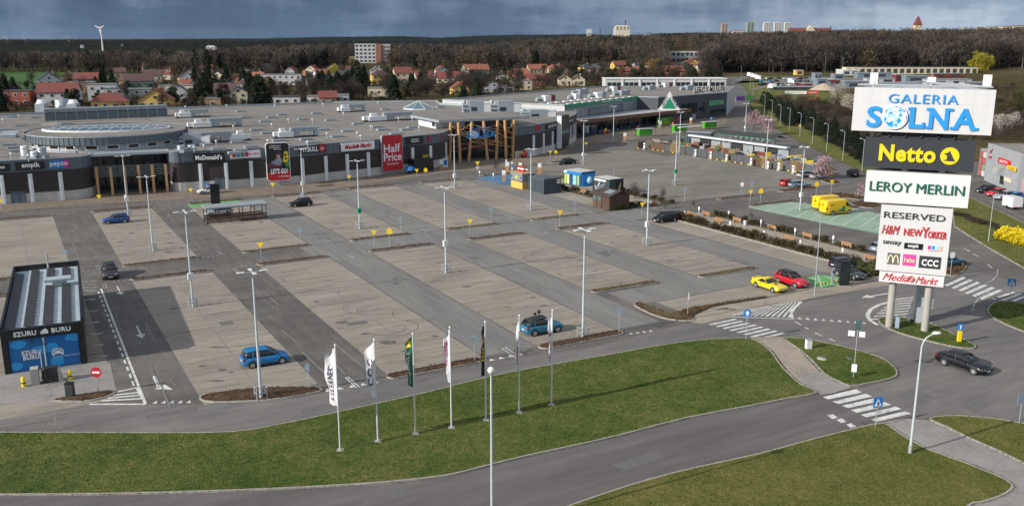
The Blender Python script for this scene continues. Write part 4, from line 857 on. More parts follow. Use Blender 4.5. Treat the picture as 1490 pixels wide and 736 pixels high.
def plantbox(name,label,px,py,L,D,H,ducts):
    p=g(px,py,ZR);t=thing(name,label,'air handler',(*p,ZR),TH-0.25)
    mb=MB();mb.box((0,0,H/2),(L*0.5,D,H));part('casing',mb,DUCT,t)
    mb=MB();mb.box((L*0.36,-D*0.1,H*0.35),(L*0.22,D*0.8,H*0.7));part('intake_hood',mb,UW,t)
    mb=MB()
    for z in(0.3,0.62):mb.tube((-L*0.48,-D*0.3,H*z),(L*0.5,-D*0.3,H*z),0.5,n=8)
    mb.tube((-L*0.4,0,0),(-L*0.4,0,H*0.9),0.7,n=8);mb.ball((-L*0.4,0,H*0.9),0.75,8);part('duct',mb,DUCT,t)
    mb=MB()
    mb.box((-L*0.1,-D/2-0.02,H*0.3),(L*0.2,0.06,H*0.35))
    part('grille',mb,DARK,t)
plantbox('roof_plant','zinc duct plant with dark grilles behind the portico canopy',692,163,9,4,3.4,1)
plantbox('roof_plant','zinc duct plant behind the canopy at its far end',734,163,10,4,3.4,1)
plantbox('roof_plant','zinc duct plant over the curved wall at the end of the centre',782,170,11,3,2.0,1)
plantbox('roof_plant','squat zinc duct plant close to the round drum',281,210,7.5,3,2.4,1)
# flue stacks, vents and hatches
for px,py,r,h,lab in((36,231,0.55,2.4,'tallest of three steel flues above the empik sign'),(50,232,0.55,1.5,'shortest of three steel flues above the empik sign'),(62,231,0.8,2.2,'widest of three steel flues above the empik sign'),(264,222,0.75,1.4,'first steel roof flue by the burger restaurant sign'),(279,220.5,0.7,1.3,'second steel roof flue by the burger restaurant sign')):
    t=thing('roof_flue',lab+' on the roof','roof flue',(*g(px,py,ZR),ZR));mb=MB();mb.box((0,0,0.3),(r*2.2,r*2.2,0.6));part('base',mb,UG,t);mb=MB();mb.lathe([(r,0.5),(r,h),(r*0.85,h+0.05),(r*0.85,h-0.2)],n=14);part('pipe',mb,UW if r<0.7 else DUCT,t);mb=MB();mb.lathe([(r*1.1,h*0.75),(r*1.1,h*0.82)],n=14);part('collar',mb,STEEL,t)
hatch0=None
for px,py in((12,168),(20,171),(52,172),(62,166),(14,212),(22,216),(40,202),(96,181),(410,168),(350,163),(395,172),(460,166),(548,186),(556,190),(455,209),(445,204),(345,208),(342,224),(350,220),(420,215),(480,176),(505,192),(620,178),(356,172),(385,178),(490,200),(300,212),(318,218),(372,190),(388,195),(405,206),(470,190),(520,181),(535,172),(590,190),(575,196),(600,187),(640,187),(560,160),(640,157),(440,175),(365,215),(252,213),(30,184),(8,190),(26,221),(58,219)):
    p=g(px,py,ZR)
    if hatch0 is None:
        hatch0=thing('smoke_hatch','low flat grey smoke vent set in the shopping centre roof','roof vent',(*p,ZR),TH,'smoke vents across the shopping centre roof');mb=MB();mb.box((0,0,0.18),(2.6,1.6,0.36));part('curb',mb,UG,hatch0);mb=MB();mb.box((0,0,0.42),(2.7,1.7,0.12),0,0,0.92);part('lid',mb,M('hatch_lid',(0.22,0.25,0.28),0.5),hatch0)
    else:dup(hatch0,(*p,ZR),TH)
p=g(14,200,ZR);t=thing('roof_hatch','tilted open grey roof flap left of the round drum','roof hatch',(*p,ZR),0.2);mb=MB();mb.box((0,0,0.25),(3.2,2.4,0.5));part('curb',mb,UG,t);mb=MB();mb.add([(-1.7,-1.3,0.5),(1.7,-1.3,0.5),(1.9,1.2,1.3),(-1.5,1.2,1.3),(-1.7,-1.3,0.62),(1.7,-1.3,0.62),(1.9,1.2,1.42),(-1.5,1.2,1.42)],[(0,3,2,1),(4,5,6,7),(0,1,5,4),(1,2,6,5),(2,3,7,6),(3,0,4,7)]);part('flap',mb,DUCT,t)
vent0=None
for px,py in((17,232),(42,235),(396,187),(476,201),(283,222),(297,220),(520,200),(525,205),(315,213),(600,178),(340,190),(360,203),(420,180),(455,180),(500,170),(540,190),(580,178),(610,192),(625,184),(390,212),(448,214),(70,216),(90,222),(110,223),(130,221),(5,180),(28,174),(270,160),(330,158),(400,158),(470,156),(550,154)):
    p=g(px,py,ZR)
    if vent0 is None:
        vent0=thing('mushroom_vent','small white mushroom vent pipe on the shopping centre roof','roof vent',(*p,ZR),0,'mushroom vents on the roof');mb=MB();mb.tube((0,0,0),(0,0,1.0),0.12,n=8);part('pipe',mb,STEEL,vent0);mb=MB();mb.ball((0,0,1.1),0.3,8,0,0.7);part('cap',mb,WHITE,vent0)
    else:dup(vent0,(*p,ZR))
for px,py in((62,163),(92,161),(108,163)):
    t=thing('cooling_tower',('white cone capped cooling tower at the far left corner of the roof','round zinc cooling tank between two white cones','white cone capped cooling tower beside the yellow house')[(62,92,108).index(px)],'cooling tower',(*g(px,py,ZR),ZR))
    if px==92:mb=MB();mb.lathe([(2.2,0),(2.2,3.4),(2.0,3.5),(0,3.5)],n=18);part('tank',mb,DUCT,t);mb=MB();mb.lathe([(2.26,1.5),(2.26,1.7)],n=18);part('band',mb,UW,t)
    else:mb=MB();mb.box((0,0,1.3),(3.0,3.0,2.6));part('casing',mb,UG,t);mb=MB();mb.lathe([(1.6,2.6),(1.0,3.8),(0.9,3.8)],n=12);part('hood',mb,WHITE,t)
# ================================================================== the DIY store behind
LM=thing('diy_store','big grey DIY warehouse with green roof stripe and dark entrance block','store',(0,0,0))
LGREY=M('silver_cladding',(0.26,0.275,0.29),0.5,0.06,0.3,metal=0.1);LDARK=M('anthracite_cladding',(0.055,0.066,0.08),0.5,0.10,0.3)
ZL=9.2
P1,P2,P3,P4=Vector((16.6,287.5)),Vector((45.2,330)),Vector((52.3,326.5)),Vector((84.2,357.6))
back=[Vector((97,399)),Vector((41,402)),Vector((1,350)),Vector((-24,315))]
mb=MB();wall_strip(mb,[P1,P2],0,ZL,0.0);part('silver_wall',mb,LGREY,LM)
mb=MB();wall_strip(mb,[P2,P3,P4],0,ZL,0.0);part('dark_wall',mb,LDARK,LM)
mb=MB();wall_strip(mb,[P4,back[0],back[1],back[2],back[3],P1],0,ZL,0.0);part('rear_wall',mb,M('white_cladding',(0.5,0.51,0.52),0.5),LM)
mb=MB();mb.sheet([tuple(p)for p in(P1,P2,P3,P4,*back)],ZL-0.25);part('roof',mb,ROOFM,LM)
mb=MB()
for a,b in zip((P2,P3,P4,*back),(P3,P4,*back,P1)):L=(b-a).length;c=(a+b)/2;mb.box((c.x,c.y,ZL+0.03),(L,0.4,0.3),seg_ang(a,b))
part('coping',mb,COPING,LM)
mb=MB();wall_strip(mb,[P1+(P1-P2).normalized()*0.1,P2],ZL-0.95,ZL+0.25,0.3);gs=part('green_stripe',mb,M('stripe_green',(0.02,0.24,0.12),0.5),LM)
ang=seg_ang(P1,P2);no=nrm(P1,P2);c=P1.lerp(P2,0.62)+no*0.32;q=scribble(gs,SWHT,0,0,14,0.5,18,0.0);q.location=(c.x,c.y,ZL-0.35);q.rotation_euler=(0,0,ang)
mb=MB()
for k in range(16):p=P1.lerp(P2,k/15)+no*0.03;mb.box((p.x,p.y,4.2),(0.08,0.08,8),ang)
part('seam',mb,LGREY,LM)
a,b=P1.lerp(P2,0.30),P1.lerp(P2,0.78);mb=MB();c=(a+b)/2+no*0.1;mb.box((c.x,c.y,6.2),((b-a).length,0.12,2.6),ang);wn=part('strip_window',mb,M('grey_glass',(0.12,0.16,0.18),0.2,0.2,0.3),LM)
mb=MB()
for k in range(7):p=a.lerp(b,k/6)+no*0.18;mb.box((p.x,p.y,6.2),(0.12,0.1,2.6),ang)
part('frame',mb,LGREY,wn)
# canopy with a rust-brown edge and the dark area under it
ca,cb_=Vector(g(836,178.5,4.2)),Vector(g(1004.5,161,4.2));ang2=seg_ang(ca,cb_);n2=nrm(ca,cb_)
mb=MB();mb.prism([tuple(ca),tuple(cb_),tuple(cb_-n2*3.0),tuple(P2+Vector((2,0))),tuple(P1),tuple(ca-n2*2)],4.25,4.75,0);part('canopy',mb,M('canopy_grey',(0.36,0.38,0.40),0.6),LM)
mb=MB();c=(ca+cb_)/2+n2*0.15;mb.box((c.x,c.y,4.3),((cb_-ca).length,0.3,1.15),ang2);part('canopy_edge',mb,M('rust_brown',(0.17,0.075,0.035),0.6),LM)
for k in range(9):p=ca.lerp(cb_,0.03+k*0.115)-n2*0.5;mb=MB();mb.tube((*p,0),(*p,4.2),0.16,n=8);part('post',mb,DARK,LM)
a,b=ca-n2*5.5,ca.lerp(cb_,0.72)-n2*4.5;mb=MB();mb.quad((*a,0),(*b,0),(*b,4.2),(*a,4.2));part('shop_window',mb,GLASS,LM)
mb=MB()
for k in range(20):p=a.lerp(b,k/19)+n2*0.05;mb.box((p.x,p.y,2.1),(0.12,0.1,4.2),ang2)
part('mullions',mb,MULL,LM)
def lm_panel(name,x0,x1,yt,yb,m,out=0.25,base=(P3,P4)):
    a,b=base;ang=seg_ang(a,b);no=nrm(a,b);s0,z0=on_line(x0,yt,a,b);s1,z1=on_line(x1,yb,a,b);zt=on_line((x0+x1)/2,yt,a,b)[1];zb=on_line((x0+x1)/2,yb,a,b)[1];e=(b-a).normalized();c=a+e*(s0+s1)/2+no*out
    o=MB().box((0,0,0),(s1-s0,0.15,zt-zb)).build(name,m,LM);o.location=(c.x,c.y,(zt+zb)/2);o.rotation_euler=(0,0,ang);return o,s1-s0,zt-zb
lm_panel('window',992,1000,151.5,157,GLASS);lm_panel('window',1002,1013,150,165,GLASS);lm_panel('window',1017,1021,156,161,GLASS);lm_panel('window',1034,1055,159.5,165,GLASS);lm_panel('door',1024,1027.5,149,163,DARK)
o,a,b=lm_panel('sign_board',1031,1052,146.3,153,M('pale_green',(0.12,0.36,0.20),0.5));scribble(o,SGRN,0,0,a*0.5,0.7,8,0.15)
o,a,b=lm_panel('sign_board',940.3,964,170,182,M('leaf_green',(0.11,0.36,0.02),0.5),4.6,(P3-(P4-P3)*0.6,P4));scribble(o,SWHT,-a*0.2,b*0.2,a*0.4,0.5,7,0.15);scribble(o,SYEL,a*0.1,-b*0.1,a*0.3,0.8,5,0.15)
o,a,b=lm_panel('poster',973,986.5,170,178.5,M('floral_poster',(0.35,0.10,0.16),0.6,0.8,0.9),1.0)
lm_panel('door',987,1003,166.5,177,GLASS);lm_panel('door',1006,1011,166,176,UG)
# triangle sign and roof letters
a,b=P3-(P4-P3).normalized()*1.0,P4;ang=seg_ang(a,b);no=nrm(a,b);e=(b-a).normalized()
f0=a+no*3.0;e0_,ang0=e,ang;ang=R(6);e=Vector((math.cos(ang),math.sin(ang)));s0,z0=on_line(957.5,162.5,f0,f0+e);s1,z1=on_line(990,159.2,f0,f0+e);st,zt=on_line(974,133.5,f0,f0+e);zb=(z0+z1)/2;wd=s1-s0;hh=zt-zb
o=thing('triangle_sign',None,None,(*(f0+e*(s0+wd/2)),zb),ang);o.parent=LM
def tri(k,y,m,name,dz=0.0):
    mb=MB();w2,h2=wd/2*k,hh*k;mb.add([(-w2,y,dz),(w2,y,dz),(0,y,dz+h2),(-w2,y+0.3,dz),(w2,y+0.3,dz),(0,y+0.3,dz+h2)],[(0,1,2),(5,4,3),(0,3,4,1),(1,4,5,2),(2,5,3,0)]);part(name,mb,m,o)
tri(1,0,SWHT,'panel');tri(0.60,-0.06,M('sign_mid_green',(0.02,0.27,0.15),0.5),'green_triangle',hh*0.09)
sl_=math.atan2(hh,wd/2)
for body,sgn in(('LEROY',-1),('MERLIN',1)):
    me=text_mesh(body,hh*.14,hh*.6,0.0);me.materials.clear();me.materials.append(SBLK);q=bpy.data.objects.new('lettering',me);C.objects.link(q);q.parent=o
    q.matrix_local=Matrix.Translation((sgn*wd*0.225,-0.09,hh*0.46))@Matrix.Rotation(sgn*sl_,4,'Y')@Matrix.Rotation(R(90),4,'X')
e,ang=e0_,ang0;f1=P3+no*0.1;s0,z0=on_line(1010,136,f1,f1+e);s1,z1=on_line(1054,133.4,f1,f1+e);c=f1+e*(s0+s1)/2
o=thing('roof_sign',None,None,(*c,ZL+0.35),ang);o.parent=LM
lettering('LEROY MERLIN',o,SWHT,(0,0.12,1.25),0,2.25,s1-s0,0.06,ext=0.05);lettering('LEROY MERLIN',o,SBLK,(0,-0.02,1.25),0,2.05,s1-s0-0.5,0.02,ext=0.06)
mb=MB()
for k in range(24):x=(k/23-0.5)*(s1-s0);mb.box((x,0.3,0.6),(0.08,0.08,1.9))
part('support',mb,STEEL,o)
# boxes on its roof
for i,(px,py,L,red,lab)in enumerate(((795,147,6.8,1,'red and white extractor box on the near part of the DIY roof'),(845,137,6.8,0,'white box unit halfway along the DIY roof'),(893,133,6.0,1,'red grilled box unit at mid DIY roof'),(905,139,6.8,0,'grey ducted unit by the green stripe end of the DIY roof'),(968,127,6.8,1,'red grilled box unit behind the triangle sign'),(1000,131,6.0,0,'white unit near the roof letters of the DIY store'),(870,142,6.8,0,'grey duct unit near the green roof stripe'),(945,131,5.2,0,'pale unit in front of the white office block'),(838,144,5.2,0,'grey drum unit beside the red and white box'))):
    p=g(px,py,ZL-0.25);t=thing('roof_unit',lab,'roof unit',(*p,ZL-0.25),TH)
    mb=MB();mb.box((0,0,0.9),(L*0.35,2.6,1.8));part('casing',mb,UW if i%2==0 else UG,t)
    mb=MB();mb.tube((-L*0.5,0.5,0.7),(-L*0.18,0.5,0.7),0.7,n=8);mb.tube((-L*0.5,0.5,0),(-L*0.5,0.5,0.9),0.7,n=8);part('duct',mb,DUCT,t)
    mb=MB();mb.box((L*0.32,0,1.0),(L*0.22,2.2,2.0));part('hood',mb,DARK if red else UG,t)
    if red:
        mb=MB();mb.box((L*0.27,-1.12,1.0),(0.5,0.08,1.9));part('red_band',mb,RED,t)
mb0=None
for k in range(22):
    p=P1.lerp(P2,(k%11)/10.5+0.02)+EA*(3+(k//11)*7)+EB*(k//11)*-3
    if mb0 is None:mb0=thing('roof_light','small white dome light along the DIY roof edge','roof light',(*p,ZL-0.25),TH,'dome lights along the DIY roof');mb=MB();mb.box((0,0,0.15),(1.6,1.1,0.3),0,0,0.8);part('dome',mb,UW,mb0)
    else:dup(mb0,(*p,ZL-0.25),TH)
# long white office block behind
a,b=Vector(g(881,115.3,9.6)),Vector(g(1057,115,9.6));ang=seg_ang(a,b);L=(b-a).length;c=(a+b)/2
OB=thing('office_block','long white two-storey block with rows of dark windows behind the DIY store','office block',(c.x,c.y,0),ang)
mb=MB();mb.box((0,6,4.8),(L,12,9.6));part('wall',mb,M('office_white',(0.50,0.505,0.50),0.7,0.06,0.3),OB);mb=MB();mb.box((0,6,9.75),(L+0.8,12.8,0.3));part('roof',mb,UW,OB)
for k in range(7):
    for j in range(3):
        mb=MB();x=-L/2+L*(k+0.5)/7+(j-1)*2.4;mb.box((x,-0.03,6.6),(2.0,0.16,2.6));part('window',mb,GLASS,OB)
for k in range(1,7):mb=MB();mb.box((-L/2+L*k/7,-0.2,4.8),(0.5,0.4,9.4));part('pilaster',mb,UW,OB)
# low silver shed with the green fence at the end of the store
p=g(1063,148);t=thing('mesh_fence','tall green mesh fence beside the dark end of the DIY store','fence',(0,0,0))
fpts=pp([(1060,147),(1075,146.5),(1092,146)]);
for k in range(9):
    q=Vector(fpts[0]).lerp(Vector(fpts[2]),k/8);mb=MB();mb.tube((*q,0),(*q,4.2),0.09,n=6);part('post',mb,M('fence_green',(0.05,0.22,0.14),0.5),t)
mb=MB()
for k in range(8):a=Vector(fpts[0]);b=Vector(fpts[2]);c=(a+b)/2;mb.box((c.x,c.y,0.4+k*0.52),((b-a).length,0.03,0.05),seg_ang(a,b))
part('rail',mb,M('fence_green',(0.05,0.22,0.14),0.5),t)
p=g(1082,146.8);t=thing('graffiti_wall','low wall sprayed with purple and green graffiti at the end of the street','wall',p,seg_ang(fpts[0],fpts[2]));mb=MB();mb.box((0,-1.0,1.3),(11,0.3,2.6));part('wall',mb,UG,t)
mb=MB();mb.box((-2.7,-1.18,1.3),(5,0.06,2.0));part('purple_paint',mb,M('spray_purple',(0.18,0.06,0.30),0.7,0.7,1),t);mb=MB();mb.box((2.3,-1.18,1.5),(4.2,0.06,2.1));part('green_paint',mb,M('spray_green',(0.10,0.32,0.06),0.7,0.7,1),t)
# grey metal store at the right edge
A,B=Vector(g(1431.5,262)),Vector(g(1479,282));ang=seg_ang(A,B);no=nrm(A,B);e=(B-A).normalized();Dn=Vector((-no.x,-no.y))
Cq=B+(Vector((0.93,-0.1)))*30
ST=thing('metal_store','pale grey metal-clad store with red and yellow signs at the edge of the view','store',(0,0,0))
STM=M('store_cladding',(0.36,0.385,0.41),0.5,0.06,0.4,0.1)
mb=MB();P=[tuple(A),tuple(B),tuple(Cq),tuple(Cq+Dn*40),tuple(A+Dn*40)];mb.prism(P,0,8.0);part('wall',mb,STM,ST);mb=MB();mb.sheet(offset_poly(P,0.3),8.03);part('roof',mb,ROOFM,ST)
mb=MB();mb.prism([tuple(A+Dn*26+e*7),tuple(A+Dn*26+e*60),tuple(A+Dn*39+e*60),tuple(A+Dn*39+e*7)],8.0,10.4);part('upper_hall',mb,STM,ST)
mb=MB()
for k in range(1,5):p=A.lerp(B,k/5)+no*0.02;mb.box((p.x,p.y,4),(0.07,0.07,7.9),ang)
part('seam',mb,UG,ST)
def st_board(x0,x1,yt,yb,m,name='sign_board',out=0.15):
    s0,_=on_line(x0,(yt+yb)/2,A,B);s1,_=on_line(x1,(yt+yb)/2,A,B);zt=on_line((x0+x1)/2,yt,A,B)[1];zb=on_line((x0+x1)/2,yb,A,B)[1];c=A+e*(s0+s1)/2+no*out
    o=MB().box((0,0,0),(s1-s0,0.15,zt-zb)).build(name,m,ST);o.location=(c.x,c.y,(zt+zb)/2);o.rotation_euler=(0,0,ang);return o,s1-s0,zt-zb
o,a,b=st_board(1453.5,1471.5,231.5,239.5,flat('bright_red',(0.62,0.02,0.02)));scribble(o,SWHT,0,0,a*0.7,0.7,6,0.15)
o,a,b=st_board(1468,1481,242,247.5,SYEL,out=0.3);scribble(o,RED,0,0,a*0.7,0.5,6,0.15)
o,a,b=st_board(1462,1472.5,258.5,265,flat('cream_poster',(0.65,0.62,0.45)))
mb=MB();c=A+e*on_line(1441,230,A,B)[0]+no*0.1;mb.tube((c.x-0.1,c.y,6.2),(c.x+0.9*e.x,c.y+0.9*e.y,7.0),0.14,n=6);mb.tube((c.x-0.5*e.x,c.y-0.5*e.y,5.2),(c.x+0.9*e.x,c.y+0.9*e.y,5.3),0.2,n=6);part('emblem',mb,RED,ST)
o,a,b=st_board(1456,1461,256,268,GLASS,'door',0.12)
mb=MB();c=A+e*on_line(1458,255,A,B)[0]
for k in range(6):mb.path([(*(c+e*(k*0.4-1)+no*0.1),4.3),(*(c+e*(k*0.4-1)+no*1.2),3.9),(*(c+e*(k*0.4-1)+no*1.8),3.0)],0.04,4)
part('awning',mb,M('awning_cream',(0.5,0.48,0.36),0.6),ST)
p=B+e*9+no*0.2;mb=MB();mb.box((p.x,p.y,1.2),(0.2,9,2.4),seg_ang(B,Cq)+math.pi/2)
c2=B.lerp(Cq,0.35)+nrm(B,Cq)*0.1;mb=MB();mb.box((c2.x,c2.y,1.6),(18,0.15,3.0),seg_ang(B,Cq));part('pink_band',mb,flat('pale_pink',(0.60,0.36,0.36)),ST)
p=A+no*-2-e*4.5;t=thing('goods_rack','tall rack of wrapped red, white and green goods beside the grey metal store','goods rack',(*p,0),ang);
for i in range(3):
    for j in range(4):
        mb=MB();mb.box((-1.9+i*1.9,0,0.8+j*1.35),(1.7,1.6,1.2));part('goods_bale',mb,(M('bale_red',(0.42,0.12,0.12),0.6,0.3,2),M('bale_white',(0.55,0.56,0.55),0.5,0.2,2),M('bale_green',(0.20,0.36,0.22),0.6,0.3,2))[(i+j*(i%2))%3],t)
mb=MB()
for x in(-2.9,2.9):mb.box((x,0,3),(0.1,1.6,6))
part('frame',mb,STEEL,t)
# ================================================================== vehicles
GUM=M('gum_metal',(0.03,0.032,0.035),0.5,0.1,2)
PLATE=M('number_plate',(0.70,0.70,0.68),0.5,0.04,3);LENS=M('headlight_lens',(0.62,0.66,0.70),0.12,0.06,6,0.3,spec=0.8);TAIL=M('tail_lens',(0.36,0.012,0.012),0.2,0.06,6)
def paint(name,col,metal=0.25):return M('paint_'+name,col,0.35,0.03,1.0,metal,0,0.45,0.01)
# profile by kind: length, width, height; hood/belt heights along the body, cabin corners (rear foot, rear roof, front roof, front foot), wheel positions
KIND={
 'hatch':(4.20,1.78,1.50,[(-.5,.62),(-.485,.92),(-.44,.98),(-.1,.95),(.16,.93),(.24,.90),(.40,.78),(.475,.66),(.5,.48)],(-.475,-.385,.045,.235),(-.30,.31)),
 'mpv':(4.40,1.83,1.66,[(-.5,.66),(-.485,.98),(-.44,1.02),(-.1,1.0),(.2,.98),(.28,.95),(.40,.83),(.475,.70),(.5,.50)],(-.48,-.40,.06,.30),(-.31,.32)),
 'suv':(4.45,1.86,1.64,[(-.5,.72),(-.485,1.02),(-.44,1.07),(-.1,1.04),(.15,1.03),(.22,1.02),(.40,.92),(.475,.80),(.5,.58)],(-.475,-.37,.02,.21),(-.30,.32)),
 'wagon':(4.70,1.82,1.48,[(-.5,.62),(-.488,.92),(-.45,.97),(-.1,.94),(.14,.92),(.22,.89),(.40,.78),(.478,.66),(.5,.48)],(-.485,-.42,.03,.205),(-.29,.31)),
 'sedan':(4.85,1.86,1.49,[(-.5,.60),(-.485,.93),(-.44,1.0),(-.33,1.0),(-.1,.95),(.14,.93),(.215,.90),(.40,.80),(.478,.66),(.5,.46)],(-.45,-.24,.03,.215),(-.285,.31)),
 'coupe':(4.78,1.92,1.36,[(-.5,.58),(-.485,.90),(-.44,.98),(-.33,.97),(-.1,.88),(.08,.88),(.16,.87),(.40,.80),(.478,.68),(.5,.44)],(-.40,-.17,-.03,.14),(-.28,.32)),
 'van':(5.95,2.02,2.62,[(-.5,.80),(-.495,2.45),(-.47,2.60),(-.1,2.62),(.22,2.60),(.285,2.45),(.385,1.42),(.40,1.30),(.475,1.08),(.5,.62)],None,(-.27,.36)),
}
def loft(mb,secs,mi=0):
    n=len(secs[0]);k=len(mb.v);vs=[p for s in secs for p in s]
    fs=[(a*n+i,a*n+i+1,(a+1)*n+i+1,(a+1)*n+i)for a in range(len(secs)-1)for i in range(n-1)]
    fs+=[(a*n+n-1,a*n,(a+1)*n,(a+1)*n+n-1)for a in range(len(secs)-1)]
    fs+=[tuple(range(n))[::-1],tuple((len(secs)-1)*n+i for i in range(n))]
    mb.add(vs,fs,mi,True)
def interp(T,x):
    for(a,ya),(b,yb)in zip(T[:-1],T[1:]):
        if x<=b:return ya+(yb-ya)*(x-a)/(b-a)if b>a else yb
    return T[-1][1]
def car(kind,label,col,loc,rz,roofcol=None,group=None,name=None,plain=False,scale=1.0,cat=None):
    Lg,Wd,Ht,prof,cab,wh=KIND[kind];t=thing(name or('delivery_van' if kind=='van' else 'parked_car'),label,cat or('van' if kind=='van' else 'car'),loc,rz,group)
    w2=Wd/2;r=0.33 if kind not in('suv','van')else 0.365;gc=0.21 if kind!='suv' else 0.25
    body=MB();secs=[]
    for xf in sorted(set([p[0]for p in prof]+[-.47,-.4,-.3,-.2,0.0,.1,.3,.36,.44])):
        zt=interp(prof,xf);e=abs(xf)*2;wv=w2*(1-0.17*max(0,(e-0.72)/0.28)**2.2);zb=gc+(0.14*max(0,(e-0.9)/0.1));x=xf*Lg
        top=0.80 if kind!='van' else(0.90 if zt>1.6 else 0.8);zm=zb+(zt-zb)*0.5
        if kind=='van':half=[(0.0,zb),(0.88,zb),(1.0,zb+0.15),(1.0,zm),(0.965,zt-0.22),(0.93,zt-0.06),(0.82,zt),(0.0,zt+0.04)]
        else:half=[(0.0,zb),(0.86,zb),(0.975,zb+0.12),(1.0,zm+0.06),(0.965,zt-0.09),(0.90,zt-0.015),(0.70,zt+0.02),(0.0,zt+0.045)]
        secs.append([(x,-wv*k,z)for k,z in half]+[(x,wv*k,z)for k,z in half[-2:0:-1]])
    loft(body,secs);part('body',body,col,t)
    if cab:
        xr0,xr1,xf1,xf0=(c*Lg for c in cab);zb=interp(prof,cab[0])-0.03;zf=interp(prof,cab[3])-0.02;zr=Ht-0.05
        gl=MB();xm0,xm1=(xr0+xf0)/2,(xr1+xf1)/2;s2=[]
        for(x0,x1,zz,tk)in((xr0,xr1,zb,0.0),(xr0+(xm0-xr0)*.35,xr1+(xm1-xr1)*.35,(zb*0.6+zf*.4),0.02),(xm0,xm1,(zb+zf)/2,0.03),(xf0+(xm0-xf0)*.35,xf1+(xm1-xf1)*.35,(zb*.3+zf*.7),0.02),(xf0,xf1,zf,0.0)):
            zt=zr-0.035+tk
            s2.append([(x0,-w2*0.90,zz),(x0*.45+x1*.55,-w2*0.825,zz*.42+zt*.58),(x1,-w2*0.71,zt),(x1,w2*0.71,zt),(x0*.45+x1*.55,w2*0.825,zz*.42+zt*.58),(x0,w2*0.90,zz)])
        loft(gl,s2);part('windows',gl,CGLASS,t)
        rf=MB();s3=[]
        for k,f in enumerate((0.0,0.06,0.3,0.6,0.9,1.0)):
            x=xr1-0.10+(xf1-xr1+0.13)*f;zz=zr+0.05*math.sin(math.pi*min(1,0.15+f*0.8));wr=w2*(0.735 if 0<k<5 else 0.66)
            s3.append([(x,-wr,zz-0.07),(x,-wr*0.98,zz-0.02),(x,-wr*0.75,zz+0.015),(x,wr*0.75,zz+0.015),(x,wr*0.98,zz-0.02),(x,wr,zz-0.07)])
        loft(rf,s3);part('roof',rf,roofcol or col,t)
        if not plain:
            pf=MB()
            def pillar(f,wd_,o=0.012):
                for sg in(-1,1):
                    x0,x1=xr0+(xf0-xr0)*f,xr1+(xf1-xr1)*f;zz=zb+(zf-zb)*f
                    a=[(x0-wd_,sg*(w2*0.90+o),zz),(x0+wd_,sg*(w2*0.90+o),zz),((x0*.45+x1*.55)+wd_*.9,sg*(w2*0.825+o),zz*.42+zr*.58),(x1+wd_*.7,sg*(w2*0.72+o),zr),(x1-wd_*.7,sg*(w2*0.72+o),zr),((x0*.45+x1*.55)-wd_*.9,sg*(w2*0.825+o),zz*.42+zr*.58)]
                    pf.add(a,[(0,1,2,5),(5,2,3,4)]if sg<0 else[(5,2,1,0),(4,3,2,5)])
            pillar(0.03,0.07);pillar(0.965,0.05);pillar(0.26 if kind not in('coupe','hatch')else 0.18,0.07 if kind!='coupe' else 0.2)
            part('window_frame',pf,col,t)
            pb=MB();pf=pb;pillar(0.56,0.045,0.014);part('window_frame',pb,GUM,t)
            for sg in(-1,1):
                mb=MB();mb.box((xf0-0.42,sg*(w2+0.06),zf+0.10),(0.17,0.2,0.14),0,0,0.8);part('mirror',mb,col,t)
    if not plain:
        for sg in(-1,1):
            zf=interp(prof,.475);mb=MB();hl=0.42 if kind!='van' else 0.3
            y0,y1=sg*w2*0.52,sg*w2*0.90;mb.add([(Lg*.497-.06,y0,zf-.06),(Lg*.462,y1,zf-.02),(Lg*.462,y1,zf-.17),(Lg*.497-.03,y0,zf-.18),(Lg*.43,y0,zf+.04),(Lg*.40,y1,zf+.06)],[(0,1,2,3),(0,4,5,1)]if sg<0 else[(3,2,1,0),(1,5,4,0)]);
            for q in range(len(mb.v)):v=mb.v[q];mb.v[q]=(v[0]+0.03,v[1]*1.01,v[2]+0.015)
            part('headlight',mb,LENS,t)
            mb=MB();zt=interp(prof,-.485)if kind!='van' else 1.35;mb.box((-Lg*.487,sg*w2*0.74,zt-.12),(0.10,w2*0.30,0.15 if kind!='van' else 0.5));mb.box((-Lg*.468,sg*w2*0.885,zt-.12),(0.20,w2*0.10,0.15 if kind!='van' else 0.5));part('tail_light',mb,TAIL,t)
        mb=MB();mb.box((Lg*.5-0.005,0,.44),(0.03,.52,.12));part('number_plate',mb,PLATE,t);mb=MB();mb.box((-Lg*.5+0.0,0,.66),(0.03,.52,.12));part('number_plate',mb,PLATE,t)
        mb=MB();mb.box((Lg*.488,0,.50),(0.06,w2*1.05,.2));mb.box((Lg*.482,0,gc+.10),(0.08,w2*1.35,.14));part('grille',mb,GUM,t)
        mb=MB()
        for sg in(-1,1):mb.box((0,sg*w2*0.985,gc+0.06),(Lg*.40,0.05,0.10))
        mb.box((-Lg*.488,0,gc+0.16),(0.1,w2*1.4,0.16));part('sill_trim',mb,GUM,t)
        if kind!='van':
            mb=MB()
            for sg in(-1,1):
                for x in(xr0+(xf0-xr0)*.52,xr0+(xf0-xr0)*.27):mb.box((x,sg*w2*0.985,zb-.12),(0.18,0.05,0.035))
            part('door_handle',mb,GUM,t);mb=MB()
            for sg in(-1,1):
                for fx in(.98,.53,.2):x=xr0+(xf0-xr0)*fx;mb.box((x,sg*(w2*.985),(zb+gc)/2+.08),(.022,.045,zb-gc-.3))
            part('door_seam',mb,GUM,t)
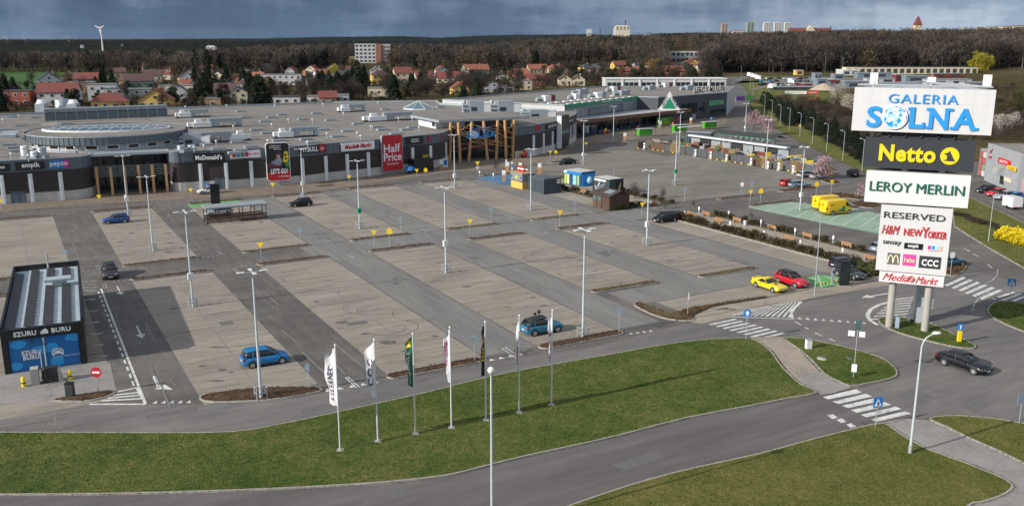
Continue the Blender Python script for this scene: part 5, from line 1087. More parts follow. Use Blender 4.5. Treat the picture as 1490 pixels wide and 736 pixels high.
    for xf in wh:
        for sg in(-1,1):
            o=MB();o.tube((xf*Lg,sg*(w2-0.26),r+0.03),(xf*Lg,sg*(w2+0.006),r+0.03),r+0.055,n=16,smooth=False);
            ar=part('wheel_arch',o,GUM,t)
            mb=MB();mb.tube((xf*Lg,sg*(w2-0.22),r),(xf*Lg,sg*(w2+0.012),r),r,n=16,smooth=False);wl=part('wheel',mb,TYRE,t)
            mb=MB();mb.tube((xf*Lg,sg*(w2),r),(xf*Lg,sg*(w2+0.02),r),r*0.66,n=14,smooth=False);part('rim',mb,RIM,wl)
    if scale!=1.0:t.scale=(scale,)*3
    return t
def at_car(px,py):return g(px,py)
BLU=paint('bright_blue',(0.012,0.21,0.52));TEAL=paint('teal_blue',(0.02,0.19,0.31));YEL=paint('yellow',(0.78,0.60,0.01),0.0);REDP=paint('red',(0.55,0.008,0.02),0.05);BLK=paint('black',(0.008,0.010,0.013));DGR=paint('dark_grey',(0.03,0.036,0.042));NVY=paint('dark_navy',(0.012,0.022,0.036));SIL=paint('silver',(0.42,0.45,0.47),0.5);LBL=paint('pale_blue',(0.26,0.36,0.44),0.4);ROYB=paint('royal_blue',(0.015,0.09,0.32));WHI=paint('white',(0.70,0.71,0.72),0.0);PLUM=paint('dark_plum',(0.045,0.035,0.048));VANY=paint('delivery_yellow',(0.80,0.52,0.004),0.0);TQ=paint('petrol_blue',(0.02,0.12,0.20))
BLK.node_tree.nodes['Principled BSDF'].inputs['Coat Weight'].default_value=0.15;BLK.node_tree.nodes['Principled BSDF'].inputs['Specular IOR Level'].default_value=0.3;BLK.node_tree.nodes['Principled BSDF'].inputs['Metallic'].default_value=0
def mid(p,q):return((p[0]+q[0])/2,(p[1]+q[1])/2)
def between(p,q,dn=0.0,da=0.0):
    """centre of a car whose near-side wheels touch at pixels p (rear) and q (front); dn = metres across to its other side"""
    a,b=Vector(g(*p)),Vector(g(*q));d=(b-a).normalized();n=Vector((-d.y,d.x));c=(a+b)/2+n*dn+d*da;return(c.x,c.y)
car('mpv','bright blue people carrier parked alone behind the front row of flags',BLU,between((368,536),(410,529.3),0.85),head((368,536),(410,529.3)))
suv=car('suv','teal blue crossover with a dark camera rig on its roof, by the red flags',TEAL,between((777,489.5),(811,483.5),0.85),head((777,489.5),(811,483.5)),GUM)
mb=MB();mb.box((-0.3,0,1.70),(1.3,1.2,0.06));mb.tube((-0.75,0.2,1.7),(-0.55,0.2,2.05),0.05);mb.tube((-0.35,0.0,1.7),(-0.35,0.0,2.25),0.06);part('roof_rack',mb,GUM,suv);mb=MB();mb.ball((-0.35,0,2.32),0.21,10);mb.box((-0.72,0.2,2.08),(0.2,0.2,0.2));part('camera',mb,BLACK,suv)
HEB=TH-math.pi/2
t=car('coupe','yellow sports coupe with a black hood scoop next to the red crossover',YEL,(31.6,106.8),R(-62))
mb=MB();mb.box((1.05,0,0.905),(0.5,0.42,0.06),0,0,0.8);part('hood_scoop',mb,BLACK,t);mb=MB();mb.box((-2.2,0,1.04),(0.22,1.5,0.05));part('spoiler',mb,YEL,t)
car('suv','red crossover with a black roof beside the yellow coupe',REDP,(34.9,108.7),R(-60),BLK)
car('wagon','dark navy estate car behind the grey one near the black display pillar',NVY,g(1229,389),R(28))
car('hatch','dark grey hatchback half hidden behind the black display pillar',DGR,g(1236,403),R(-60))
car('sedan','black saloon turning out of the roundabout near the kerb',BLK,between((1371.5,531),(1415.5,545),0.9),head((1371.5,531),(1415.5,545)),name='moving_car')
car('suv','dark plum SUV with its headlights on driving down the aisle',PLUM,g(160.5,402),math.radians(-63)-0.02,name='moving_car')
car('hatch','royal blue hatchback alone at the far left of the lot',ROYB,g(169,324),TH+math.pi,scale=1.0)
car('hatch','black hatchback parked below the pitbull sign',BLK,g(437.5,300),TH+math.pi)
lc=car('hatch','white driving school car with a blue roof sign near the burger sign',WHI,g(303,281.5),TH+math.pi)
mb=MB();mb.box((0,0,1.75),(0.35,1.0,0.5),0,0,0.8);part('roof_sign',mb,SBLU,lc)
car('wagon','silver estate car parked under the trolley shelter roof',SIL,g(318,313),TH+math.pi)
car('sedan','black saloon parked beside the curved end of the shopping centre',BLK,g(824,239),TH+math.pi)
car('mpv','black people carrier by the dark timber hut',BLK,g(967.5,322.5),TH+math.pi)
car('hatch','red hatchback parked beside the pale blue estate',REDP,g(1147,270),TH+0.1);car('wagon','pale blue estate car parked next to the red hatchback',LBL,g(1163,272.5),TH-0.2)
car('wagon','dull silver estate at the end of the garden yard, beside a pink tree',SIL,g(1172.5,258),TH);car('suv','bright silver SUV at the end of the garden yard, closest to the pink tree',SIL,g(1192,260.5),TH-0.15)
car('suv','black SUV driving along the street beside the conifers',BLK,g(1240,256),head((1252,262),(1196,234)),name='moving_car')
car('hatch','black hatchback first in the row at the grey metal store',BLK,g(1434,280),R(200));car('hatch','red hatchback second in the row at the grey metal store',REDP,g(1449,285),R(200));car('suv','silver crossover third in the row at the grey metal store',SIL,g(1461,290),R(200));car('hatch','blue hatchback tucked behind the white trailer',BLU,g(1474,291),R(205))
car('wagon','petrol blue estate partly hidden behind the sign tower',TQ,g(1381,386),R(20));car('hatch','blue hatchback behind the left edge of the sign tower',LBL,g(1285,366),TH)
p=g(1472,303.5);t=thing('box_trailer','white box trailer parked behind the silver crossover at the grey store','trailer',p,R(96));mb=MB();mb.box((0,0,1.35),(3.0,1.9,1.8));part('box',mb,WHI,t);mb=MB();mb.box((0,0,0.42),(3.1,1.8,0.12));mb.tube((1.5,0,0.42),(2.6,0,0.42),0.05);part('chassis',mb,GUM,t)
for sg in(-1,1):mb=MB();mb.tube((0,sg*0.8,0.32),(0,sg*1.0,0.32),0.32,n=14,smooth=False);part('wheel',mb,TYRE,t)
mb=MB();mb.box((-1.52,0,0.5),(0.04,1.7,0.14));part('tail_light',mb,TAIL,t)
def vanfix(t):
    Lg,Wd=5.95,2.02;w2=Wd/2
    mb=MB();mb.add([(0.272*Lg+.18,-0.80,2.40),(0.385*Lg+.02,-0.88,1.47),(0.385*Lg+.02,0.88,1.47),(0.272*Lg+.18,0.80,2.40)],[(0,1,2,3)]);part('windscreen',mb,CGLASS,t)
    for sg in(-1,1):
        mb=MB();q=[(0.215*Lg,sg*(w2*0.985),2.12),(0.215*Lg,sg*(w2+.004),1.48),(0.355*Lg,sg*(w2*0.975),1.42),(0.285*Lg,sg*(w2*0.96),2.12)];mb.add(q,[(0,1,2,3)if sg<0 else(3,2,1,0)])
        for i in range(4):v=mb.v[i];mb.v[i]=(v[0],v[1]+sg*0.02,v[2])
        part('door_window',mb,CGLASS,t)
        mb=MB();mb.box((0.36*Lg,sg*(w2+0.15),1.55),(0.2,0.26,0.4));part('mirror',mb,GUM,t)
        mb=MB();n=12;pts=[(0.05*Lg,.72),(0.19*Lg,.72),(0.20*Lg,1.2),(0.17*Lg,1.5),(0.12*Lg,1.55),(0.09*Lg,1.25),(0.03*Lg,1.0),(-0.02*Lg,.8)];mb.add([(x,sg*(w2+0.012),z)for x,z in pts],[tuple(range(8))if sg<0 else tuple(range(8))[::-1]]);part('tree_emblem',mb,M('decal_green',(0.02,0.22,0.10),0.4),t)
        mb=MB();mb.box((-0.30*Lg,sg*(w2+0.004),1.85),(0.9,0.02,0.14));part('lettering',mb,RED,t)
        mb=MB();mb.box((-0.05*Lg,sg*(w2+0.01),0.62),(Lg*0.56,0.05,0.14));part('rubbing_strip',mb,GUM,t)
    mb=MB();mb.box((-Lg*.5-0.01,0,1.8),(0.03,0.7,0.14));part('lettering',mb,RED,t);mb=MB();mb.box((-Lg*.5-0.012,0,1.5),(0.03,0.03,1.7));part('door_joint',mb,GUM,t);mb=MB();mb.box((-Lg*.49,0,0.5),(0.12,1.9,0.2));part('bumper',mb,GUM,t)
a=Vector(g(1208,314.5));b=Vector(g(1236,310.5));
vanfix(car('van','yellow delivery van in front of another on the green bays',VANY,(*((a+b)/2+EA*1.0),),TH-0.1))
vanfix(car('van','yellow delivery van mostly hidden behind its twin on the green bays',VANY,(*((a+b)/2+EA*1.0+Vector(g(1181,309))-Vector(g(1192,315.5))),),TH-0.1))
# works yard beyond the street: small parked cars and trucks
yc=[WHI,SIL,BLK,DGR,REDP,BLU,NVY,WHI,LBL]
rr=random.Random(21);ycars=[]
for k in range(44):
    px=1106+(k%15)*8.6+rr.uniform(-3,3);py=115.5+(k//15)*4.6+rr.uniform(-0.8,0.8)
    if px>1232:continue
    rz=rr.choice((0.4,0.6,1.9,3.4));kd=rr.choice(('hatch','wagon','sedan','suv'))
    col=rr.choice(yc);cn=[n for n,v in(('white',WHI),('silver',SIL),('black',BLK),('dark grey',DGR),('red',REDP),('blue',BLU),('navy',NVY),('pale blue',LBL))if v is col][0]
    car(kd,'small %s car parked in the crowded works yard'%cn,col,g(px,py),rz,group='%s cars in the works yard'%cn,plain=True)
def truck(px,py,rz,col,lab,L=8.0):
    t=thing('parked_truck',lab,'truck',g(px,py),rz);mb=MB();mb.box((-0.8,0,2.2),(L-2.2,2.5,2.6));part('box',mb,col,t);mb=MB();mb.box((L/2-0.9,0,1.6),(1.9,2.4,2.2),0,0,0.9);part('cab',mb,WHI,t);mb=MB();mb.box((L/2+0.02,0,1.95),(0.1,2.0,0.8));part('windscreen',mb,CGLASS,t);mb=MB();mb.box((0,0,0.75),(L,2.0,0.4));part('chassis',mb,GUM,t)
    for x in(-L*0.3,L*0.32):
        for sg in(-1,1):mb=MB();mb.tube((x,sg*0.95,0.5),(x,sg*1.25,0.5),0.5,n=12,smooth=False);part('wheel',mb,TYRE,t)
for k,(px,py)in enumerate(((1092,112.5),(1098,114.5),(1104,116.8),(1152,122.5))):truck(px,py,R(-62),WHI,('first white lorry in the queue beside the street','second white lorry in the queue beside the street','third white lorry in the queue beside the street','white lorry parked across the works yard')[k],6.0)
truck(1123,130.5,R(100),WHI,'white lorry with blue cab side beside the long dark yard wall',7)
truck(1198,125.5,R(8),WHI,'white box lorry next to the red container in the yard',9);truck(1100,105,R(180),M('truck_red',(0.32,0.03,0.03),0.5),'red lorry on the far street at the wood edge',8)
# ================================================================== street furniture
LAMPH=M('lamp_head_white',(0.78,0.79,0.79),0.4,0.04,2)
def make_lamp(label,loc,h,box,guard=True,rz=TH):
    t=thing('lamp_post',label,'lamp post',loc,rz,'lamp posts of the car park')
    mb=MB();mb.tube((0,0,0),(0,0,h),0.135,0.075,10);part('pole',mb,LAMPM,t)
    mb=MB();mb.tube((-1.05,0,h-.05),(1.05,0,h-.05),0.04,n=6);mb.tube((0,-0.8,h-.05),(0,0.8,h-.05),0.04,n=6);part('crossarm',mb,LAMPM,t)
    for x,y,r_ in((-0.95,0,0),(0.95,0,0),(0,-0.75,1),(0,0.75,1)):mb=MB();mb.box((x,y,h+0.02),(0.66,0.28,0.05)if not r_ else(0.28,0.5,0.05),0,0,0.86);part('lamp_head',mb,LAMPH,t)
    if guard:
        mb=MB()
        for x,y in((.42,.42),(-.42,.42),(.42,-.42),(-.42,-.42)):mb.tube((x,y,0),(x,y,1.15),0.05,n=6)
        for z in(0.62,1.1):
            for a,b in(((.42,.42),(-.42,.42)),((-.42,.42),(-.42,-.42)),((-.42,-.42),(.42,-.42)),((.42,-.42),(.42,.42))):mb.tube((*a,z),(*b,z),0.035,n=5)
        part('guard_frame',mb,STEEL,t)
    if box:mb=MB();mb.box((0,-0.02,box),(0.62,0.42,0.75));part('sign_box',mb,WHITE if box!=3.01 else SGRN,t)
    return t
for x,y,yt,bx,lab in((281,446,308,3.6,'between the wash cabin and the bright blue car'),(223,365,257,0,'just right of the royal blue hatchback'),(380,580,395,0,'rising in front of the bright blue people carrier'),(649,397,273,4.0,'in the middle of the empty bays'),(848,491,334,0,'beside the teal crossover'),(523.5,333,234,3.01,'with a small green sign, below the red half price board'),(441.5,289,217,2.9,'standing beside the black hatchback under the pitbull sign'),(187,315,227,3.0,'behind the royal blue hatchback by the first entrance'),(661.7,274,196.5,2.6,'in front of the timber portico'),(772.3,306,217,0,'in front of the dark blue container'),(941,357,248,3.2,'beside the black people carrier and the hut'),(982,270,192.6,3.01,'with a small green sign in front of the garden yard'),(892.3,205.5,155,0,'near the store canopy'),(848.5,240.3,176,2.6,'beside the two small beds at the curved end'),(988,226,163.5,0,'rising behind the garden yard fence'),(959,187.5,159,2.4,'in front of the floral poster of the DIY store'),(1083.8,196.5,151,2.4,'beside the pink tree beyond the garden yard'),(1114,245,174.5,0,'rising out of the garden yard shelves'),(1164,306,214,2.8,'by the two yellow delivery vans')):
    make_lamp('pale four-headed lamp post '+lab,g(x,y),hgt(x,y,yt),bx,lab[:4]!='near')
def street_lamp(lab,x,y,yt,rz,n='street_lamp',grp='slim street lamps beside the road',hd=0.9):
    h=hgt(x,y,yt);t=thing(n,lab,'street lamp',g(x,y),rz,grp)
    mb=MB();mb.tube((0,0,0),(0,0,h*0.97),0.08,0.05,8);part('pole',mb,STEEL,t)
    mb=MB();mb.tube((0,0,h*.96),(hd*.7,0,h),0.035,n=6);part('arm',mb,STEEL,t)
    mb=MB();mb.box((hd*.7+0.2,0,h),(0.6,0.22,0.08),0,0,0.8);part('lamp_head',mb,UG,t);return t
t=street_lamp('slim grey street lamp behind the yellow coupe and the zebra crossing',1185,432,313,R(110),grp=None)
t=street_lamp('slim grey street lamp on the grass beside the yellow blossoming shrub',1438,352,283,R(40),grp=None)
for x,y,yt in((1111.8,169,138),(1122.6,174.5,146),(1134.8,183.7,152.7),(1148,190.4,157.6),(1163.7,199,164.4),(1181.6,209.8,171.5),(1202.4,220.4,180.2),(1226,234.2,190.2),(1254,249,202)):street_lamp('slim grey street lamp on the grass strip in front of the conifer row',x,y,yt,R(140))
for x,y,yt in((1078,118,97),(1091,131,111),(1095,146,120),(1119,134,118),(1200,108,84),(1225,109,84),(1369,108,85),(1092,103,84),(1115,103,83),(1486,108,84)):street_lamp('slim grey street lamp standing along the far street at the wood',x,y,yt,R(120),grp='street lamps along the far street')
# curved street light in front and the globe lamp at the bottom edge
x,y=1324,660;h=hgt(x,y,492);t=thing('street_light','tall pale street light with a curved arm and white oval head over the crossing','street light',g(x,y),R(12))
mb=MB();mb.tube((0,0,0),(0,0,h*0.93),0.11,0.065,10);part('pole',mb,LAMPM,t);mb=MB();mb.tube((0,0,0),(0,0,0.7),0.15,n=10);part('base',mb,STEEL,t)
mb=MB();mb.path([(0,0,h*.93),(.08,0,h*.965),(.28,0,h*1.0),(.6,0,h*1.02),(.85,0,h*1.03)],0.055,8);part('arm',mb,LAMPM,t)
mb=MB();mb.lathe([(0.02,-.1),(0.15,-.08),(.2,0),(.15,.1),(.02,.14)],n=12);o=part('lamp_head',mb,LAMPH,t,(1.1,0,h*1.035));o.scale=(1.9,1.1,0.85)
h=9.6;bx=g(716,774);k=proj(*bx,h);t=thing('globe_lamp','pale lamp post topped with a white globe at the bottom of the view','lamp post',bx)
mb=MB();mb.tube((0,0,0),(0,0,hgt(716,774,545)),0.095,0.06,10);part('pole',mb,LAMPM,t);mb=MB();mb.ball((0,0,hgt(716,774,538.5)),0.225,16);part('globe',mb,M('globe_white',(0.72,0.72,0.68),0.35,0.02,1),t);mb=MB();mb.tube((0,0,hgt(716,774,545)),(0,0,hgt(716,774,542.5)),0.1,n=10);part('collar',mb,STEEL,t)
# flags
FLGW=M('flag_cloth_white',(0.70,0.70,0.72),0.75,0.05,0.6);FLGG=M('flag_cloth_green',(0.012,0.11,0.05),0.75,0.1,0.6);FLGB=M('flag_cloth_black',(0.03,0.022,0.026),0.75,0.1,0.6);FTXT=M('flag_print_dark',(0.055,0.05,0.10),0.7);FRED=M('flag_print_red',(0.50,0.03,0.06),0.7);FMAG=M('flag_print_magenta',(0.60,0.03,0.18),0.7)
POLE=M('flag_pole',(0.60,0.63,0.66),0.4,0.05,1,0.1)
def flag_t(label,x,y,yt,yb,wd,ang,cloth,text=None,tm=None,size=0.5,seed=0,top=None):
    h=hgt(x,y,yt);hb=hgt(x,y,yb);t=thing('flagpole',label,'flag',g(x,y),0,'advertising flags in a row on the grass')
    mb=MB();mb.tube((0,0,0),(0,0,h),0.065,0.045,8);part('pole',mb,POLE,t);mb=MB();mb.ball((0,0,h+.05),0.09,8);part('finial',mb,WHITE,t)
    mb=MB();mb.box((0,0,0.06),(0.5,0.5,0.12));part('base',mb,CONC,t)
    ca,sa=math.cos(ang),math.sin(ang);r_=random.Random(seed);ph=r_.uniform(0,6)
    hh=h-hb-0.1
    def P(a,b):  # a across from the pole 0..1, b down 0..1: hangs, folds and narrows to the foot
        w_=wd*(0.82+0.18*math.sin(b*3.0+ph*0.2))*min(1,0.35+b*6)*(1-0.15*b);wv=0.16*a*math.sin(6.0*a+5*b+ph)+0.09*a*math.sin(13*b+ph*2)
        x_=0.07+a*w_;return(x_*ca-wv*sa,x_*sa+wv*ca,h-0.12-b*hh-0.30*a*(1-b)+0.05*a*math.sin(7*b+ph))
    na,nb=6,18;vs=[P(i/na,j/nb)for j in range(nb+1)for i in range(na+1)];fs=[(j*(na+1)+i,j*(na+1)+i+1,(j+1)*(na+1)+i+1,(j+1)*(na+1)+i)for j in range(nb)for i in range(na)]
    me=MB();me.add(vs,fs,0,True);fl=part('flag_cloth',me,cloth,t)
    def printed(body,m,b0,b1,a0,a1):
        tmesh=text_mesh(body,1.0,None,0.03,0,0.0);n=len(tmesh.vertices);co=np.empty(n*3,'f');tmesh.vertices.foreach_get('co',co);co=co.reshape(-1,3);lo,hi=co.min(0),co.max(0);u=(co[:,0]-lo[0])/(hi[0]-lo[0]);v=(co[:,1]-lo[1])/(hi[1]-lo[1])
        for sgn in(-1,1):
            m2=tmesh if sgn<0 else tmesh.copy();res=[]
            for i in range(n):
                # reads upwards along the pole
                b=b1+(b0-b1)*u[i];a=a1+(a0-a1)*v[i]if True else 0
                q=P(a,b);res+=[q[0]+sgn*0.012*-sa*-1,q[1]-sgn*-0.012*ca*1,q[2]]
            m2.vertices.foreach_set('co',res);m2.materials.clear();m2.materials.append(m);o=bpy.data.objects.new('lettering',m2);C.objects.link(o);o.parent=fl
    if top:
        r0=MB();rs=[]
        for sgn in(-1,1):
            vs2=[P(0.0+i/6,j/24*0.9)for j in range(2,8)for i in range(7)];vs2=[(p[0]-sgn*sa*0.008,p[1]+sgn*ca*0.008,p[2])for p in vs2];r0.add(vs2,[(j*7+i,j*7+i+1,(j+1)*7+i+1,(j+1)*7+i)for j in range(5)for i in range(6)],0,True)
        part('print',r0,FLGG,fl)
        printed("M",SYEL,0.20,0.06,0.25,0.9)
    if text:printed(text,tm,*size)
    return t
FA=R(158)
flag_t('grey white flag with dark lettering on the leftmost of seven poles',495,656,503,590,0.92,FA,FLGW,'RESERVED',FTXT,(0.28,0.92,0.30,0.75),1)
flag_t('white flag with three large dark letters on the second pole',550,643,495,578,0.80,FA,FLGW,'CCC',FTXT,(0.30,0.78,0.25,0.85),2)
flag_t('dark green flag with a yellow arch mark on its pole',604.5,632,486,563,0.62,FA,FLGG,"McDonald's",FLGW,(0.30,0.95,0.35,0.75),3,True)
flag_t('white flag with magenta lettering on its pole',657,623,477,556,0.52,FA,FLGW,'NEW YORKER',FMAG,(0.16,0.75,0.3,0.8),4)
flag_t('black flag with yellow lettering, narrow and furled',707,612,469,546,0.34,FA,FLGB,'EMPIK',SYEL,(0.28,0.72,0.2,0.9),5)
flag_t('white flag with faint red print on the sixth pole, before the teal crossover',755.5,601,460,540,0.26,FA,FLGW,'H&M',FRED,(0.55,0.85,0.2,0.8),6)
flag_t('white flag with red print on the seventh pole, overlapping the teal crossover',802.5,590,452,529,0.30,FA,FLGW,'MEDIA',FRED,(0.35,0.9,0.2,0.8),7)
# ------------------------------------------------------------------ the sign tower
PL=Vector(g(1293,476));PR=Vector(g(1345,482));PB=Vector(g(1335,467))
TA=math.atan2(PR.y-PL.y,PR.x-PL.x);TE=Vector((math.cos(TA),math.sin(TA)));TN=Vector((TE.y,-TE.x))
TC=(PL+PR)/2;F0=TC+TN*1.3
tower=thing('sign_tower','tall three-post sign tower with stacked white and black shop boards','sign tower',(TC.x,TC.y,0),TA)
def loc(p):d=Vector(p[:2])-TC;return d.dot(TE),d.dot(Vector((-TE.y,TE.x)))
def tpx(x,y,off=0.0):
    s,z=on_line(x,y,TC+TN*off,TC+TN*off+TE);return s,z
for p,nm in((PL,0),(PR,0)):
    x,y=loc(p);mb=MB();mb.tube((x,y,0),(x,y,22),0.37,0.37,18);part('post',mb,CONC,tower)
x,y=loc(PB);mb=MB();mb.box((x,y,11),(0.85,0.85,22));part('post',mb,STEEL,tower)
mb=MB()
for k in range(14):mb.box((x+1.0,y-0.3,1.8+k*0.42),(0.62,0.05,0.05))
for dx in(0.7,1.3):mb.box((x+dx,y-0.3,4.4),(0.06,0.06,5.6))
for k in range(4):mb.box((x+0.6,y-0.3,2.2+k*1.4),(0.9,0.05,0.05))
part('ladder',mb,STEEL,tower)
mb=MB();mb.box((x,y-0.7,0.9),(0.75,0.45,1.8));part('cabinet',mb,STEEL,tower);mb=MB();mb.box((x-0.9,y-0.6,0.8),(0.25,0.35,1.6));part('cabinet',mb,WHITE,tower);xl,yl=loc(PL);mb=MB();mb.box((xl+0.8,yl-0.1,0.65),(0.4,0.4,1.3));part('cabinet',mb,M('blue_grey_box',(0.28,0.36,0.45),0.5),tower)
TW=M('tower_board_white',(0.60,0.61,0.615),0.45,0.05,0.9,fine=0.02,stretch=(1.6,1.6,0.12));TD=M('tower_board_dark',(0.030,0.036,0.044),0.5,0.08,0.3);TW2=M('tower_board_bright',(0.68,0.68,0.68),0.45,0.04,0.9,fine=0.02,stretch=(1.6,1.6,0.12))
def tboard(corn,mat,name='sign_board',off=1.3,rim=None):
    """triangular box seen from its front face; corn = pixel corners TL, TR, BR, BL"""
    q=[tpx(*c,off)for c in corn];x0=(q[0][0]+q[3][0])/2;x1=(q[1][0]+q[2][0])/2;z1=(q[0][1]+q[1][1])/2;z0=(q[2][1]+q[3][1])/2
    w_=x1-x0;xm=(x0+x1)/2;dp=w_*0.80;c=0.35;P=[(x0,-off),(x1,-off),(x1+0.0,-off+c),(xm+c,-off+dp),(xm-c,-off+dp),(x0,-off+c)]
    mb=MB();mb.prism(P,z0,z1);o=part(name,mb,mat,tower);return o,x0,x1,z0,z1,off
def tlet(o,B,body,m,px0,px1,pyt,pyb,bold=0.02,shear=0.0,ext=0.05,skew=0.0):
    off=B[5]+0.0;q0=tpx(px0,(pyt+pyb)/2,off);q1=tpx(px1,(pyt+pyb)/2,off);zt=tpx((px0+px1)/2,pyt,off)[1];zb=tpx((px0+px1)/2,pyb,off)[1];h=zt-zb
    return lettering(body,o,m,((q0[0]+q1[0])/2,-off-ext-0.01,(zt+zb)/2),0,h,q1[0]-q0[0],bold*h,shear,ext)
def tbox(o,B,m,px0,px1,pyt,pyb,d=0.04,name='print'):
    off=B[5];q0=tpx(px0,(pyt+pyb)/2,off)[0];q1=tpx(px1,(pyt+pyb)/2,off)[0];zt=tpx((px0+px1)/2,pyt,off)[1];zb=tpx((px0+px1)/2,pyb,off)[1]
    mb=MB();mb.box(((q0+q1)/2,-off-d/2,(zt+zb)/2),(q1-q0,d,zt-zb));return part(name,mb,m,o),(q0+q1)/2,(zt+zb)/2,q1-q0,zt-zb
B=tboard([(1241,128),(1452,130.5),(1440,197.5),(1241.5,189.8)],TW);o=B[0]
sc=thing('logo',None,None);sc.parent=tower
qa=tpx(1260,175,1.3);qb=tpx(1421,175,1.3);kk=(qb[0]-qa[0])/6.75;qc=tpx(1340.5,160.5,1.3);sc.location=((qa[0]+qb[0])/2,-1.3,qc[1]);sc.rotation_euler=(0,0,0)
SHD=M('letter_shadow',(0.35,0.37,0.39),0.5)  # flat grey for the shadow painted behind the board letters
solna_letters(sc,kk,SCYAN,SWHT,-0.10,[SWHT,PALEB,SCYAN,PALEB])
for body,x,w_ in(('S',-2.84,0.97),('L',-0.16,0.97),('N',1.16,1.2),('A',2.72,1.42)):lettering(body,sc,SHD,(x*kk,-0.03,-0.56*kk),0,1.33*kk,w_*kk,0.07*kk,0,0.02)  # larger grey copies, shifted down and aside: the letters' shadow as colour
mb=MB()
for fz in(0.34,0.66):z=B[3]+(B[4]-B[3])*fz;mb.box(((B[1]+B[2])/2,-1.302,z),(B[2]-B[1],0.01,0.03))
for fx in(0.13,0.86):mb.box((B[1]+(B[2]-B[1])*fx,-1.302,(B[3]+B[4])/2),(0.025,0.01,B[4]-B[3]))
part('panel_joint',mb,M('joint_grey',(0.5,0.51,0.52),0.6),o)
# steel trusses on top and floodlights
mb=MB();x0,x1,z1=B[1],B[2],B[4];xm=(x0+x1)/2;dp=(x1-x0)*0.8
for a,b in(((x0+.3,-1.0),(xm,dp-1.6)),((x1-.3,-1.0),(xm,dp-1.6)),((x0+.3,-0.9),(x1-.3,-0.9)),((xm-3,-0.9),(xm,dp-1.6)),((xm+3,-0.9),(xm,dp-1.6))):mb.tube((*a,z1+0.25),(*b,z1+0.25),0.10,n=6)
part('truss',mb,STEEL,tower)
for fx,m in((0.13,0),(0.935,1),(0.55,1)):
    mb=MB();x=x0+(x1-x0)*fx;mb.box((x,0.5 if fx<.2 else-0.6,z1+0.85),(0.75,0.25,1.1 if fx!=.55 else 0.5));mb.tube((x,0.3 if fx<.2 else-0.6,z1),(x,0.3 if fx<.2 else-0.6,z1+0.5),0.05);part('floodlight',mb,WHITE,tower)
mb=MB();mb.tube((x0+(x1-x0)*.55,-0.4,z1),(x0+(x1-x0)*.55,-0.4,z1+1.6),0.03);part('mast',mb,STEEL,tower)
mb=MB();mb.box((xm,0.6,B[3]-0.45),(7.0,2.0,0.5));
for k in range(7):mb.tube((xm-4.5+k*1.5,-0.6,B[3]-0.7),(xm-3.75+k*1.5,-0.6,B[3]),0.06,n=5)
part('truss',mb,DARK,tower)
B=tboard([(1256.5,199),(1421,206.5),(1415.5,252),(1258,242)],TD,off=1.0);o=B[0]
tlet(o,B,'Netto',SYEL,1279,1362,212.5,234.5,0.055)
q=tpx(1382,227.3,1.0);rad=(tpx(1396,227,1.0)[0]-tpx(1368,227,1.0)[0])/2
mb=MB();mb.tube((q[0],-1.0,q[1]),(q[0],-1.06,q[1]),rad,n=28,smooth=False);part('emblem',mb,SYEL,o)
dog=[(-.62,-.55),(.05,-.6),(.62,-.6),(.25,.05),(-.05,.62),(-.28,.35),(-.5,.3),(-.66,.18),(-.4,.12),(-.28,-.02),(-.3,-.42),(-.55,-.45)]
mb=MB();mb.add([(q[0]+a*rad,-1.075,q[1]+b*rad)for a,b in dog],[tuple(range(len(dog)))]);part('emblem',mb,TD,o)
mb=MB();mb.box((q[0]-rad*0.55,-1.05,q[1]-rad*0.15),(rad*0.5,0.06,rad*0.4));part('emblem',mb,SYEL,o)
B=tboard([(1258.5,246.5),(1414,257.5),(1407,303.5),(1260,293)],TW2,off=1.2);o=B[0]
tlet(o,B,'LEROY MERLIN',SHD,1266,1404.5,267.5,281.8,0,0,0.02);tlet(o,B,'LEROY MERLIN',M('lettering_dark_green',(0.0,0.12,0.085),0.5),1265,1403.5,267,281,0,0,0.07)  # the grey copy behind is a painted drop shadow
B=tboard([(1277.5,296.5),(1388,304.5),(1375,402.5),(1279,392)],TW,off=0.95);o=B[0]
SDK=flat('sign_charcoal',(0.03,0.035,0.045));SRD2=flat('sign_warm_red',(0.55,0.03,0.04))
def tl_(*a,**k):return tlet(o,B,*a,**k)
tl_('RESERVED',SDK,1286,1376,310.5,319.5,bold=0.0);tl_('H&M',SRD2,1283,1309,327.5,340.5,bold=0.0,shear=0.35)
tl_('NEW',SRD2,1315,1342,333,343,bold=0.02);tl_('Y',SRD2,1341,1352,330.5,345.5,bold=0.02);tl_('ORKER',SRD2,1350,1377.5,337,347,bold=0.02)
tl_('sınsay',SDK,1284.5,1311,350.5,357,bold=0.0);tbox(o,B,SBLK,1315.5,1343,354,362.5);
b_=tlet(o,B,'empik',SWHT,1321,1337,356,360.2,0.04,0,0.06)
for k,m in enumerate((SMAG,SCYAN,PALEB,flat('sign_peach',(0.62,0.42,0.36)))):tbox(o,B,m,1350+k*5.7,1354.2+k*5.7,357.5+k*0.3,362.5+k*0.3)
for k in range(9):tbox(o,B,SRD2,1351.5+k*2.2,1352.7+k*2.2,364.5,365.8,0.02)
KHK=flat('sign_khaki',(0.13,0.125,0.105));SCRM=flat('sign_cream',(0.75,0.70,0.55));PINK=flat('sign_pink',(0.78,0.06,0.30))
pb,cx,cz,pw,ph=tbox(o,B,KHK,1291,1309,368,384.5)
mb=MB()
for sx in(-1,1):pts=[(cx+sx*pw*(0.22+0.20*math.cos(t)),-B[5]-0.06,cz-ph*0.36+ph*0.68*math.sin(t))for t in np.linspace(0,math.pi,9)];mb.path(pts,0.07,5)
part('emblem',mb,SCRM,o)
